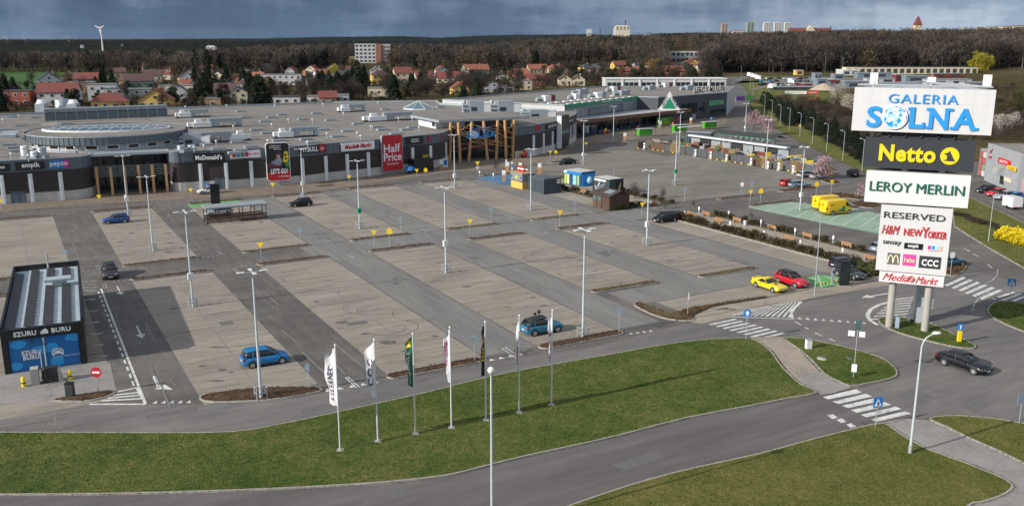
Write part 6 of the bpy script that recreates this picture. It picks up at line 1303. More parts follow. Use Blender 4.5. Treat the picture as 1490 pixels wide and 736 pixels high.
tbox(o,B,PINK,1313.5,1332.5,370,386.5);tlet(o,B,'hebe',SCRM,1316,1331,374.5,381.5,0.02,0,0.06);tbox(o,B,SDK,1337,1369,373,390.5);tlet(o,B,'CCC',SWHT,1341,1365.5,378,386.5,0.04,0,0.06)
mb=MB();z=tpx(1325,393.6,0.95)[1];B2=tboard([(1279,393.2),(1374.7,403.8),(1371.5,419.5),(1279.8,407.5)],TW2,off=0.95);o=B2[0]
tlet(o,B2,'Media',SRD2,1284,1322.5,398,408.5,0.0,0.45,0.03);tlet(o,B2,'Markt',SRD2,1332,1365,403,413.5,0.0,0.45,0.03)
q=tpx(1326,406,0.95);mb=MB()
for r_ in(0.12,0.24,0.34):mb.path([(q[0]+r_*math.cos(t),-1.0,q[1]+r_*math.sin(t))for t in np.linspace(0,2*math.pi,13)],0.03,4)
part('emblem',mb,SRD2,o)
# ------------------------------------------------------------------ car wash cabin at the left
CA,CB2=Vector(g(8,543.5)),Vector(g(127.5,527));ce=(CB2-CA).normalized();cdn=Vector((-ce.y,ce.x));CL=25.0;CWd=(CB2-CA).length;CH=4.15
cab=thing('car_wash_cabin','black car wash cabin with solar roof and blue printed doors','car wash',(CA.x,CA.y,0),math.atan2(ce.y,ce.x))
mb=MB();mb.box((CWd/2,CL/2+0.1,(CH-0.5)/2),(CWd,CL-0.2,CH-0.5));part('wall',mb,BLACK,cab)
mb=MB()
for x in(0.25,CWd-0.25):mb.box((x,-0.05,CH/2),(0.5,0.5,CH))
mb.box((CWd/2,-0.06,CH-0.5),(CWd-1.0,0.5,1.0));part('portal_frame',mb,BLACK,cab)
mb=MB()
for x0,y0,sx,sy in((0.1,CL/2,0.2,CL),(CWd-0.1,CL/2,0.2,CL),(CWd/2,CL-.1,CWd-.4,0.2)):mb.box((x0,y0+.1,CH-0.12),(sx,sy,0.75))
part('parapet',mb,BLACK,cab)
mb=MB();mb.box((CWd/2,CL/2+0.1,CH-0.42),(CWd-0.4,CL-0.4,0.1));ro=part('roof',mb,M('standing_seam_roof',(0.47,0.56,0.61),0.5,0.12,0.8,0.0),cab)
mb=MB()
for k in range(30):mb.box((CWd/2,0.6+k*0.82,CH-0.35),(CWd-0.5,0.05,0.06))
part('roof_seam',mb,M('standing_seam_roof',(0.30,0.37,0.42),0.4),ro)
PV=M('solar_cell',(0.065,0.058,0.056),0.4,0.15,1.5,spec=0.4)
for col in range(4):
    for k in range(20):
        if col>=2 and 13<=k<=14:continue
        if(col==0 and k==19):continue
        y=0.75+k*1.16;mb=MB();x=0.72+col*1.58;zz=CH-0.12
        vs=[(x-.42,y,zz+.08),(x+.42,y,zz-.08),(x+.42,y+1.1,zz-.08),(x-.42,y+1.1,zz+.08)];mb.add(vs+[(a,b,c-.05)for a,b,c in vs],[(0,1,2,3),(7,6,5,4),(0,4,5,1),(1,5,6,2),(2,6,7,3),(3,7,4,0)])
        if k==0 and col==0:pv=part('solar_panel',mb,PV,cab);pvb=mb
        else:
            q=bpy.data.objects.new('solar_panel',pv.data);C.objects.link(q);q.parent=cab;q.location=(col*1.58,k*1.16,0)
mb=MB();mb.box((CWd*0.68,16.4,CH+0.35),(2.6,1.5,0.25));mb.box((CWd*0.70,16.3,CH),(1.4,1.0,0.6));part('roof_vent',mb,M('vent_pale',(0.38,0.44,0.46),0.5),cab)
mb=MB();mb.tube((CWd*0.52,CL-0.5,CH-.3),(CWd*0.52,CL-0.5,CH+1.5),0.10);mb.tube((CWd*0.52-1.0,CL-0.5,CH+0.95),(CWd*0.52+1.0,CL-0.5,CH+0.95),0.05);part('mast',mb,STEEL,cab)
DBL=ground_mat('door_print_blue',[(0.42,(0.012,0.075,0.20)),(0.50,(0.015,0.20,0.48)),(0.56,(0.03,0.30,0.58))],[(0.5,0.8,1,1,1),(1.1,0.2,1,1,1)],0.4,0)
for k,(x0,x1)in enumerate(((0.55,CWd/2-.08),(CWd/2+.08,CWd-0.55))):
    mb=MB();mb.box(((x0+x1)/2,-0.0,1.55),(x1-x0,0.12,3.1));d=part('door',mb,M('door_blue',(0.012,0.15,0.42),0.4,0.05),cab)
    me=MB();rr=random.Random(k+4)
    for q in range(3):
        c0,c1=(x0+(x1-x0)*(0.15,0.85,0.3)[q],(0.55,1.9,2.7)[(q+k)%3]);P=smooth_poly([(c0+(0.45+0.35*rr.random())*math.cos(t),c1+(0.3+0.25*rr.random())*math.sin(t))for t in np.linspace(0,2*math.pi,8)[:-1]],True,3)
        P=[(min(max(a,x0+.01),x1-.01),min(max(b,0.05),3.05))for a,b in P];me.add([(a,-0.066-0.002*q,b)for a,b in P],[tuple(range(len(P)))])
    part('print',me,M('print_light_blue',(0.03,0.36,0.78),0.4),d)
    if k==0:lettering('SZURU',d,SWHT,((x0+x1)/2+.35,-0.10,1.75),0,0.38,1.6,0.025,0,.02);lettering('BURU',d,SWHT,((x0+x1)/2+.3,-0.10,1.28),0,0.38,1.35,0.025,0,.02)
    else:
        mb=MB();cx=(x0+x1)/2-0.45;mb.box((cx,-.09,1.45),(1.0,.03,.34));mb.box((cx,-.09,1.78),(0.78,.03,.10));
        for s_ in(-1,1):mb.box((cx+s_*.37,-.09,1.68),(0.08,.03,.3));mb.box((cx+s_*.38,-.09,1.22),(0.18,.03,.16))
        part('emblem',mb,SWHT,d);mb=MB()
        for s_ in(-1,1):mb.box((cx+s_*.33,-.11,1.48),(0.2,.02,.12))
        part('emblem',mb,DBL,d);scribble(d,SWHT,cx+.75,1.02,2.4,.10,22)
lettering('SZURU',cab,SWHT,(CWd*0.29,-0.35,CH-0.48),0,0.40,1.85,0.015,0,.03);lettering('BURU',cab,SWHT,(CWd*0.725,-0.35,CH-0.48),0,0.40,1.6,0.015,0,.03)
mb=MB();mb.add([(CWd*.52-.3,-.33,CH-.7),(CWd*.52+.3,-.33,CH-.7),(CWd*.52+.34,-.33,CH-.48),(CWd*.52+.16,-.33,CH-.2),(CWd*.52-.06,-.33,CH-.28),(CWd*.52-.34,-.33,CH-.5)],[tuple(range(6))]);part('emblem',mb,SWHT,cab)
mb=MB();mb.tube((CWd/2,-.35,0),(CWd/2,-.35,3.1),0.07);part('downpipe',mb,STEEL,cab);mb=MB();mb.box((CWd*.36,-.4,2.9),(.2,.2,.3));part('camera',mb,GUM,cab)
# vacuum bay, bollards, bin, no-entry sign
p=Vector(g(66,556));t=thing('vacuum_station','grey vacuum station with hose between concrete sides before the cabin','vacuum station',p,math.atan2(ce.y,ce.x))
mb=MB();mb.box((-0.75,0,0.75),(0.65,0.9,1.5));mb.add([(1.1,-.4,0),(1.5,-.4,0),(1.5,.4,0),(1.1,.4,0),(1.1,-.4,1.2),(1.2,-.4,1.2),(1.2,.4,1.2),(1.1,.4,1.2)],[(0,1,5,4),(1,2,6,5),(2,3,7,6),(3,0,4,7),(4,5,6,7)]);part('side',mb,CONC,t)
mb=MB();mb.box((0.45,.05,0.7),(1.3,0.6,1.4));part('machine',mb,GUM,t);mb=MB();mb.path([(-.2,-.3,.5),(-.05,-.5,1.3),(.1,-.5,1.5),(.2,-.55,.7),(.35,-.6,.15),(.5,-.6,.4)],0.06,6);part('hose',mb,BLACK,t);mb=MB();mb.tube((-.1,.0,0),(-.1,.0,3.0),.05);part('pole',mb,STEEL,t)
for x,y,lab in((35,562,'stubby yellow bollard by the vacuum station, the one nearer the view edge'),(102.5,552,'stubby yellow bollard by the vacuum station, the one nearer the no entry sign')):
    t=thing('yellow_bollard',lab,'bollard',g(x,y));mb=MB();mb.lathe([(.19,0),(.19,.8),(.15,.88),(0.01,.9)],n=12);part('post',mb,M('bollard_yellow',(0.75,0.58,0.02),0.5),t);mb=MB();mb.lathe([(.2,.3),(.2,.42)],n=12);part('band',mb,GUM,t)
t=thing('litter_bin','dark square litter bin at the corner of the bark bed','litter bin',g(103,578));mb=MB();mb.box((0,0,.65),(.62,.5,1.3));part('body',mb,DARK,t);mb=MB();mb.box((0,0,1.33),(.68,.56,.08));part('lid',mb,BLACK,t)
def sign(label,x,y,yt,kind,rz=0.0,extra=None,grp=None):
    """road sign on a post: base pixel, pixel of its top"""
    h=hgt(x,y,yt);t=thing('road_sign',label,'road sign',g(x,y),rz,grp);mb=MB();mb.tube((0,0,0),(0,0,h-0.1),0.04,n=6);part('post',mb,STEEL,t)
    k=0.45;zc_=h-k
    def plate(P,m,y_,name='plate'):mb=MB();n=len(P);mb.add([(a,y_,zc_+b)for a,b in P]+[(a,y_+.03,zc_+b)for a,b in P],[tuple(range(n)),tuple(range(n,2*n))[::-1]]+[(i,n+i,n+(i+1)%n,(i+1)%n)for i in range(n)]);return part(name,mb,m,t)
    disc=lambda r:[(r*math.cos(2*math.pi*i/18),r*math.sin(2*math.pi*i/18))for i in range(18)]
    sq=lambda a,b:[(-a,-b),(a,-b),(a,b),(-a,b)]
    tri_=lambda s,z=0:[(-s,s*.8+z),(0,-s*.9+z),(s,s*.8+z)]
    BACK=M('sign_back',(0.22,0.30,0.36),0.5,0.1,2);
    if kind=='yellow':plate(tri_(.45),SYEL,-.06)
    elif kind=='yellow_up':plate([(-.4,-.4),(.4,-.4),(.4,.2),(0,.55),(-.4,.2)],SYEL,-.06)
    elif kind=='yellow_white':plate(tri_(.52,.1),SYEL,-.06);mb=MB();mb.box((0,-.06,zc_-.85),(.62,.04,.55));part('plate',mb,WHITE,t);mb=MB();mb.box((0,-.085,zc_-.85),(.3,.02,.3));part('print',mb,SBLU,t)
    elif kind=='cross':plate(sq(.42,.42),SBLU,-.06);P=[(-.32,-.3),(.32,-.3),(0,.3)];plate(P,SWHT,-.072,'print');P=[(-.07,-.22),(.07,-.22),(.05,.08),(-.05,.08)];plate(P,SBLK,-.084,'print')
    elif kind=='stop':plate(disc(.47),RED,-.06);plate(sq(.33,.09),SWHT,-.072,'print')
    elif kind=='blue_disc':plate(disc(.42),SBLU,-.06);plate([(-.06,-.28),(.06,-.28),(.2,.05),(0,.28),(-.2,.05)],SWHT,-.072,'print')
    elif kind=='back_disc':plate(disc(.31),BACK,-.06)
    elif kind=='back_square':plate(sq(.34,.3)if y<400 else sq(.48,.42),BACK,-.06)
    elif kind=='white':plate(sq(.3,.38),WHITE,-.06)
    elif kind=='green_back':plate(sq(.22,.45),M('sign_back_green',(0.05,0.10,0.10),0.5),-.06);mb=MB();mb.box((-.5,-.05,zc_-.8),(.55,.04,.5));mb.box((.4,-.05,zc_-.8),(.5,.04,.5));part('plate',mb,WHITE,t);mb=MB();mb.box((0,-.05,1.0),(.45,.2,.7));part('control_box',mb,WHITE,t)
    return t
sign('round red no entry sign in front of the car wash cabin',143.5,572,534,'stop')
YL=('beside the small red patch by the left shop wall','near the first entrance columns','below the burger restaurant sign','below the tall racing poster','below the white electronics sign','in front of the black shop porch','in front of the timber portico, above a small white plate')
for(x,y,yt,kd),lab in zip(((2,306,289,'yellow'),(145.5,300,283,'yellow'),(278.5,290,273.5,'yellow'),(397.5,281,265.5,'yellow'),(508.5,266,254.5,'yellow'),(606.7,258,245.5,'yellow'),(695,252,235.5,'yellow_white')),YL):sign('yellow inverted triangle sign '+lab,x,y,yt,kd,0.1)
for x,y,yt,lab in((380.5,383,352,'at the end of the strip below the trolley shelter'),(544.8,361,334,'at the crossroads in the middle of the bays'),(684,343,318,'next to the lamp post in the middle of the lot'),(814.5,331,305.5,'on the strip below the dark blue container'),(934,316,294,'between the timber hut and the black people carrier'),(1091,298,276,'first of two at the crossing by the EV bays'),(1209,284,261.5,'at the strip behind the yellow vans'),(800.5,231.5,219,'by the curved shop wall beside an orange one'),(852.5,221,207,'beside the small bed near the curved end')):sign('yellow inverted triangle sign '+lab,x,y,yt,'yellow',0.1)
for x,y,yt,lab in((567.5,362,332,'next to the triangle sign at the middle crossroads'),(1106,297,274.5,'second of two at the crossing by the EV bays'),(1187,287,264.5,'behind the yellow vans'),(808.5,231,219,'beside the curved shop wall'),(881,199,187,'near the trolley shelters'),(1163.5,190,181,'on the street verge'),(619.5,256,244.5,'slim, beside the black shop porch')):sign('yellow house-shaped sign '+lab,x,y,yt,'yellow_up',0.1)
for x,y,yt,lab in((450,566,527,'beside the bark bed behind the first flag'),(690.5,525,486,'beside the black flag'),(900.5,485,446.5,'near the entrance strip'),(583.5,335,314,'behind the middle crossroads'),(437,351,331,'by the aisle below the shelter'),(714.5,324,301,'by the mid lot strip'),(836.5,313,290,'by the aisle before the container'),(996,293,272,'by the far planting strip'),(1093.5,285,263,'in front of the far lot'),(96,383,362,'behind the car wash cabin'),(104,394,378,'at the back corner of the cabin')):sign('small grey-backed sign on a post '+lab,x,y,yt,'back_disc' if y>400 else 'back_square',0.1)
sign('white triangle sign on a post in the far lot',1079,282,265,'white')
sign('blue and white pedestrian sign at the zebra by the front verge',1085,495,449,'blue_disc');sign('blue crossing sign standing on the lower verge by the zebra',1273.5,622,577,'cross',R(14));sign('blue crossing sign by the island at the right-hand zebra',1468.5,440,405,'cross',R(-15))
sign('sign seen from behind with white plates on the small grass wedge',1241.5,550,466,'green_back',R(-20));sign('grey-backed square sign at the edge of the lower right verge',1482.5,617,571,'back_square',R(15));sign('white-backed sign on the strip behind the sign tower',1382.5,401,366,'white',R(10));sign('thin bare sign post on the dry grass strip',1000.5,458,425,'white',R(80))
sign('small blue parking sign at the first entrance',184.5,300,283,'white')
x,y=1395,499;t=thing('keep_right_sign','yellow bollard with a blue round sign on the tower island','road sign',g(x,y));mb=MB();mb.box((0,0,.75),(.36,.3,1.1),0,0,0.9);part('bollard',mb,SYEL,t);mb=MB();mb.tube((0,-.02,1.7),(0,.02,1.7),.36,n=18,smooth=False);part('plate',mb,SBLU,t);mb=MB();mb.box((0,-.03,1.7),(.12,.02,.4));part('print',mb,SWHT,t);mb=MB();mb.tube((0,.03,0),(0,.03,1.9),.04);part('post',mb,STEEL,t)
t=thing('utility_cabinet','small white utility cabinet on the grass wedge','utility box',g(1176,508),0.2);mb=MB();mb.box((0,0,.5),(.55,.4,1.0));part('body',mb,WHITE,t);mb=MB();mb.box((0,0,1.03),(.6,.45,.06));part('lid',mb,UG,t)
t=thing('manhole_ring','pale concrete manhole ring set in the grass wedge','manhole',(*g(1196,523),0.1));mb=MB();mb.lathe([(.0,.05),(.45,.06),(.5,-.04)],n=14);part('cover',mb,CONC,t)
# ------------------------------------------------------------------ shelters, kiosks, containers, hut
a,b=Vector(g(302,326.5)),Vector(g(388,318.5));ang=seg_ang(a,b);L=(b-a).length;t=thing('trolley_shelter','long open trolley shelter with pale flat roof and brown slatted sides','shelter',a,ang)
mb=MB();mb.box((L/2,1.4,2.65),(L+.5,3.6,0.22));part('roof',mb,M('shelter_roof',(0.27,0.30,0.32),0.6),t)
for k in range(6):
    for yy in(0,2.8):mb=MB();mb.box((L*k/5,yy,1.27),(.12,.12,2.54));part('post',mb,DARK,t)
for k in range(5):
    for j in range(4):mb=MB();mb.box((L*(k+.5)/5,-.02,.25+j*.27),(L/5-.14,.05,.2));part('slat',mb,M('slat_red_brown',(0.10,0.05,0.035),0.7),t)
for yy in(2.8,):
    for j in range(3):mb=MB();mb.box((L/2,yy,.3+j*.3),(L,.05,.2));part('slat',mb,M('slat_red_brown',(0.10,0.05,0.035),0.7),t)
for x,y,w_,h_,lab in((314,298,1.6,3.9,'black display pillar on the green strip by the burger sign'),(1227.5,416,1.15,3.2,'black display pillar with dark screen at the bright green bays')):
    t=thing('display_pillar',lab,'display pillar',g(x,y),TH-.5 if x>1000 else TH);mb=MB();mb.box((0,0,h_/2),(w_,.55,h_));part('body',mb,BLACK,t);mb=MB();mb.box((0,-.29,h_*.55),(w_*.78,.03,h_*.7));part('screen',mb,M('screen_dark',(0.02,0.025,0.03),0.15),t);mb=MB();mb.box((0,0,.06),(w_+.3,.8,.12));part('base',mb,CONC,t)
t=thing('charging_post','small grey charging post at the edge of the bright green bays','charging post',g(1211,412));mb=MB();mb.box((0,0,1.0),(.3,.3,2.0));part('body',mb,UG,t);mb=MB();mb.box((0,-.16,1.5),(.2,.03,.3));part('screen',mb,BLACK,t)
for x,y,lab in((1196,413.5,'first'),(1206,412,'second'),(1219,409.5,'third')):
    t=thing('wheel_stop',lab+' black and yellow wheel stop on the bright green bays','wheel stop',g(x,y),R(5));mb=MB();mb.box((0,0,.06),(.9,.16,.12));part('body',mb,BLACK,t);mb=MB();mb.box((-.22,0,.062),(.2,.165,.124));mb.box((.22,0,.062),(.2,.165,.124));part('stripe',mb,SYEL,t)
# snack kiosks
def container(name,label,cat,base,rz,L,Wd,H,m,roof=None):
    t=thing(name,label,cat,base,rz);mb=MB();mb.box((L/2,Wd/2,H/2),(L,Wd,H));part('wall',mb,m,t)
    mb=MB()
    for x,y in((0,0),(L,0),(0,Wd),(L,Wd)):mb.box((x,y,H/2),(.16,.16,H+.04))
    for y in(0,Wd):
        for z in(.08,H-.06):mb.box((L/2,y,z),(L-.17,.14,.16))
    for x in(0,L):
        for z in(.08,H-.06):mb.box((x,Wd/2,z),(.14,Wd-.17,.16))
    part('frame',mb,roof or m,t);mb=MB();mb.box((L/2,Wd/2,H+.05),(L-.2,Wd-.2,.06));part('roof',mb,roof or m,t);return t
CONT=M('container_blue_grey',(0.040,0.060,0.072),0.55,0.1,0.8)
a,b,c=Vector(g(767.5,278.2)),Vector(g(791,283.2)),Vector(g(815.5,280.5));ang=seg_ang(a,b)
t=container('kiosk_container','plain dark blue-grey container kiosk beside the yellow snack kiosk','container',b,seg_ang(b,c),(c-b).length,(a-b).length,3.0,CONT,M('container_roof',(0.085,0.10,0.115),0.6))
q=[o for o in t.children if o.name.startswith('wall')][0];Lc=(c-b).length;mb=MB();mb.box((Lc-.55,-.09,2.35),(.8,.03,.8));part('emblem',mb,WHITE,q);mb=MB();mb.box((Lc-.55,-.115,2.35),(.3,.02,.3));part('emblem',mb,GUM,q)
a,b=Vector(g(743.5,271.5)),Vector(g(760,275.8));ang=seg_ang(a,b);t=thing('snack_kiosk','yellow and grey snack kiosk with two red tins on its roof','kiosk',a,ang);L=(b-a).length
mb=MB();mb.box((L/2,1.5,.75),(L,3.0,1.5));part('base_wall',mb,M('kiosk_yellow',(0.62,0.42,0.10),0.6),t);mb=MB();mb.box((L/2,1.5,2.3),(L+.1,3.1,1.55));part('upper_wall',mb,M('kiosk_grey',(0.20,0.23,0.26),0.6),t);mb=MB();mb.box((L/2,1.5,3.15),(L+.4,3.4,.14));part('roof',mb,M('kiosk_wood',(0.40,0.29,0.17),0.7),t)
mb=MB();mb.box((L/2,-.06,1.52),(L,.06,.12));part('trim',mb,BLACK,t);mb=MB();mb.box((L*.5,-.07,2.3),(.7,.03,.5));part('emblem',mb,SYEL,t)
for x in(.4,L-.4):mb=MB();mb.ball((x,-.08,2.3),.18,8);part('lamp',mb,BLACK,t)
for k,x in enumerate((1.0,2.2)):mb=MB();mb.tube((x,1.6,3.2),(x,1.6,4.3),.52,n=14);q=part('roof_tin',mb,M('tin_red',(0.55,0.03,0.02),0.4),t);mb=MB();mb.tube((x,1.6,3.7),(x,1.6,4.0),.53,n=14,caps=False);part('label',mb,SWHT,q)
a,b=Vector(g(820.5,268)),Vector(g(846,272.5));c=Vector(g(860.5,271.5));ang=seg_ang(a,b);t=thing('print_kiosk','dark blue kiosk with bright printed panels and rounded blue corner','kiosk',a,ang);L=(b-a).length
KB=M('kiosk_navy',(0.015,0.05,0.13),0.5);mb=MB();mb.box((L/2,2.0,1.5),(L,4.0,3.0));part('wall',mb,KB,t);mb=MB();mb.box((L/2,2.0,3.05),(L-.2,3.8,.1));part('roof',mb,M('kiosk_roof',(0.50,0.50,0.46),0.7),t)
dl=(c-b).length;mb=MB();mb.box((L/2+L*.0,-.06,2.7),(L,.1,.5));part('fascia',mb,SBLU,t)
for k,(x,w_,m)in enumerate(((.10,.11,M('print_lime',(0.40,0.62,0.05),0.5)),(.25,.13,M('print_cream',(0.65,0.62,0.42),0.5,0.3,1)),(.62,.2,M('print_aqua',(0.22,0.50,0.52),0.5,0.3,1)),(.82,.12,M('print_leaf',(0.30,0.45,0.22),0.5,0.3,1)))):mb=MB();mb.box((L*x,-.04,1.3),(L*w_,.06,2.0));part('poster',mb,m,t)
mb=MB();mb.box((L+.05,2.0,1.4),(.12,3.7,2.5));q=part('poster',mb,SCYAN,t);mb=MB();mb.ball((L+.1,2.0,1.3),.8,10,0,1.1);o=part('emblem',mb,PALEB,q);o.scale=(1,1,1)
mb=MB();mb.box((L*.1,-.12,2.75),(L*.16,.06,.4));part('emblem',mb,SWHT,t)
a,b,c=Vector(g(867.5,279.5)),Vector(g(886.5,285)),Vector(g(906,282.5));ang=seg_ang(b,c);t=container('beauty_kiosk','dark green-grey kiosk with portrait panel behind the timber hut','kiosk',b,ang,(c-b).length,(a-b).length,3.1,M('kiosk_dark_teal',(0.028,0.050,0.055),0.55),M('kiosk_dark_teal',(0.028,0.050,0.055),0.55))
q=[o for o in t.children if o.name.startswith('roof')][0];q.data.materials.clear();q.data.materials.append(M('kiosk_roof',(0.50,0.50,0.46),0.7))
Lc=(c-b).length;mb=MB();mb.box((Lc*.72,-.09,1.6),(Lc*.42,.03,2.4));q=part('poster',mb,SBLK,t)
mb=MB();P=smooth_poly([(Lc*.72+x_,1.6+z_)for x_,z_ in((-.35,-.8),(.2,-.9),(.3,-.1),(.42,.4),(.3,.9),(.05,.8),(.0,.3),(-.3,.1))],True,3);mb.add([(x_,-.11,z_)for x_,z_ in P],[tuple(range(len(P)))]);part('print',mb,M('print_tan',(0.34,0.22,0.14),0.6,0.35,2),q)
wq=(a-b).length;mb=MB();mb.box((-.1,wq*.55,2.75),(.05,wq*.7,.4));part('sign_board',mb,WHITE,t);mb=MB();mb.tube((Lc*.4,.4,3.1),(Lc*.4,.4,5.4),.03,n=5);part('mast',mb,STEEL,t)
# timber hut
a,b,c=Vector(g(864,300.5)),Vector(g(886.5,306.8)),Vector(g(915.5,303));ang=seg_ang(b,c);Lc=(c-b).length;Dc=(a-b).length;t=thing('timber_hut','dark brown timber hut with low pitched roof and white crown ornament','hut',b,ang)
n_=Vector((-math.sin(ang),math.cos(ang)));
def hutw(x0,y0,x1,y1,z1,m,k):
    for i in range(k):
        f=(i+.5)/k;L_=math.hypot(x1-x0,y1-y0);mb=MB();mb.box((x0+(x1-x0)*f,y0+(y1-y0)*f,z1/2),(L_/k-.03,.09,z1-.02*(i%3)),math.atan2(y1-y0,x1-x0));part('plank',mb,m,t)
mb=MB();mb.box((Lc/2,Dc/2,1.25),(Lc-.1,Dc-.1,2.5));part('wall',mb,BROWNW,t)
hutw(0,0,Lc,0,2.55,BROWNW,16);hutw(0,0,0,Dc*.42,2.55,BROWNW,7)
for k in range(2):
    y0=Dc*(.45+.27*k);mb=MB();mb.box((-.06,y0+Dc*.12,1.85),(.06,Dc*.22,.95));part('window',mb,M('hut_glass',(0.10,0.13,0.13),0.2),t)
    for j in range(5):mb=MB();mb.box((-.08,y0+Dc*.12,.25+j*.24),(.06,Dc*.23,.15));part('slat',mb,M('hut_slat',(0.13,0.085,0.055),0.7),t)
RFB=M('hut_roof',(0.062,0.042,0.034),0.8,0.3,2)
for sg in(0,1):
    mb=MB();x0,x1,xm=-.5,Lc+.5,Lc/2;e_=(x0,xm)if sg==0 else(xm,x1);zz=(2.45,3.35)if sg==0 else(3.35,2.45)
    mb.add([(e_[0],-.5,zz[0]),(e_[1],-.5,zz[1]),(e_[1],Dc+.5,zz[1]),(e_[0],Dc+.5,zz[0]),(e_[0],-.5,zz[0]+.12),(e_[1],-.5,zz[1]+.12),(e_[1],Dc+.5,zz[1]+.12),(e_[0],Dc+.5,zz[0]+.12)],[(0,3,2,1),(4,5,6,7),(0,1,5,4),(1,2,6,5),(2,3,7,6),(3,0,4,7)]);part('roof',mb,RFB,t)
mb=MB();mb.add([(0,.02,2.4),(Lc,.02,2.4),(Lc/2,.02,3.3)],[(0,1,2)]);part('gable',mb,BROWNW,t)
mb=MB();mb.add([(Lc*.12,Dc*.1,2.92),(Lc*.40,Dc*.1,3.38),(Lc*.40,Dc*.5,3.38),(Lc*.12,Dc*.5,2.92)],[(0,1,2,3)]);part('roof_window',mb,M('hut_skylight',(0.20,0.25,0.29),0.2),t)
mb=MB();P=[(-.9,0),(-1.1,.8),(-.55,.45),(-.1,1.25),(.3,.5),(1.0,.85),(.8,0)];mb.add([(Lc*.3+x_,Dc*.92,3.2+z_)for x_,z_ in P]+[(Lc*.3+x_,Dc*.92+.15,3.2+z_)for x_,z_ in P],[tuple(range(7)),tuple(range(7,14))[::-1]]+[(i,7+i,7+(i+1)%7,(i+1)%7)for i in range(7)]);part('crown_ornament',mb,WHITE,t)
# shop porch by the wall and small things near the portico
a,b=Vector(g(600,250.5)),Vector(g(628,247.5));ang=seg_ang(a,b);t=thing('shop_porch','black box porch with yellow lettering against the shop wall','porch',a,ang);L=(b-a).length
mb=MB();mb.box((L/2,0.3,1.4),(L,2.4,2.8));part('wall',mb,BLACK,t);mb=MB();mb.box((L/2,.3,2.85),(L+.2,2.6,.1));part('roof',mb,GUM,t);scribble(t,M('porch_yellow',(0.65,0.55,0.03),0.5),L*.68,3.5,L*.46,.85,8,-2.0*-.9,0.25);mb=MB();mb.box((L*.35,-.93,1.2),(1.2,.05,2.2));part('door',mb,GLASS,t)
t=thing('blue_canopy','small round blue parasol beside the black porch','parasol',g(597,253));mb=MB();mb.lathe([(1.35,.9),(1.2,1.25),(.6,1.7),(.02,1.85)],n=14);part('cover',mb,M('parasol_blue',(0.01,0.13,0.38),0.6),t);mb=MB();mb.tube((0,0,0),(0,0,1.5),.5,n=10);part('base',mb,GUM,t)
planter0=None
for x,y in((642.5,247.5),(738,250.5),(757,251.5),(765,261),(785,252.5),(909,205),(960.5,186.5),(1005,181),(733,263.5)):
    if planter0 is None:planter0=thing('totem_post','orange-brown square post with white top by the shop fronts','post',g(x,y),0,'orange and white square posts');mb=MB();mb.box((0,0,.7),(.75,.5,1.4));part('base',mb,M('post_orange',(0.42,0.24,0.12),0.6),planter0);mb=MB();mb.box((0,0,1.85),(.78,.52,.9));part('top',mb,WHITE,planter0)
    else:dup(planter0,g(x,y))
for x,y,lab in((736.5,243.5,'blue and white service stand closest to the portico'),(745,247,'blue and white service stand near the kiosk')):
    t=thing('service_stand',lab,'stand',g(x,y));mb=MB();mb.box((0,0,.9),(.4,.3,1.8));part('body',mb,WHITE,t);mb=MB();mb.box((0,-.16,1.0),(.36,.03,.8));part('panel',mb,SBLU,t)
t=thing('vending_stand','blue and white vending stand by the portico edge','stand',g(648.5,243.5));mb=MB();mb.box((0,0,1.0),(1.0,.7,2.0));part('body',mb,WHITE,t);mb=MB();mb.box((0,-.36,1.2),(.8,.03,1.2));part('panel',mb,SBLU,t)
t=thing('toy_ride','colourful red and yellow ride by the curved wall','ride',g(763,229.5));mb=MB();mb.ball((0,0,.9),.9,10);part('body',mb,M('ride_red',(0.40,0.03,0.06),0.4,0.6,1.5),t);mb=MB();mb.ball((-.7,-.2,1.2),.55,8);part('head',mb,M('ride_yellow',(0.55,0.40,0.05),0.4,0.5,2),t)
# trolley shelters in green
GRP=M('shelter_green',(0.05,0.38,0.012),0.5,0.06,0.6)
for x0,x1,y,yt,lab in((930,952,199.5,188.5,'closest to the curved shopping centre wall'),(981,1003,193.5,182.5,'middle of the three by the DIY store'),(1025,1046,188.5,177,'farthest along, near the dark end of the DIY store')):
    a,b=Vector(g(x0,y)),Vector(g(x1,y-1.2));ang=seg_ang(a,b);L=(b-a).length;t=thing('green_shelter','bright green trolley shelter '+lab,'shelter',a,ang)
    mb=MB();mb.box((L/2,1.2,1.35),(L,.12,1.9));mb.box((.06,.6,1.35),(.12,1.2,1.9));part('panel',mb,GRP,t);mb=MB();mb.box((L/2,.8,2.4),(L+.2,2.6,.12));part('roof',mb,M('shelter_roof_grey',(.36,.38,.39),.6),t)
    mb=MB();mb.box((L*.38,-.05,1.35),(L*.7,.1,1.8));part('panel',mb,GRP,t)
    for x in(0.05,L-.05):
        for yy in(-.5,2.2):mb=MB();mb.tube((x,yy,0),(x,yy,2.45),.06,n=6);part('post',mb,DARK,t)
    mb=MB();
    for k in range(6):mb.box((L*.2+k*.5,.6,.6),(.35,.5,.5))
    part('trolley_row',mb,STEEL,t)
rr=random.Random(9);tr0=None
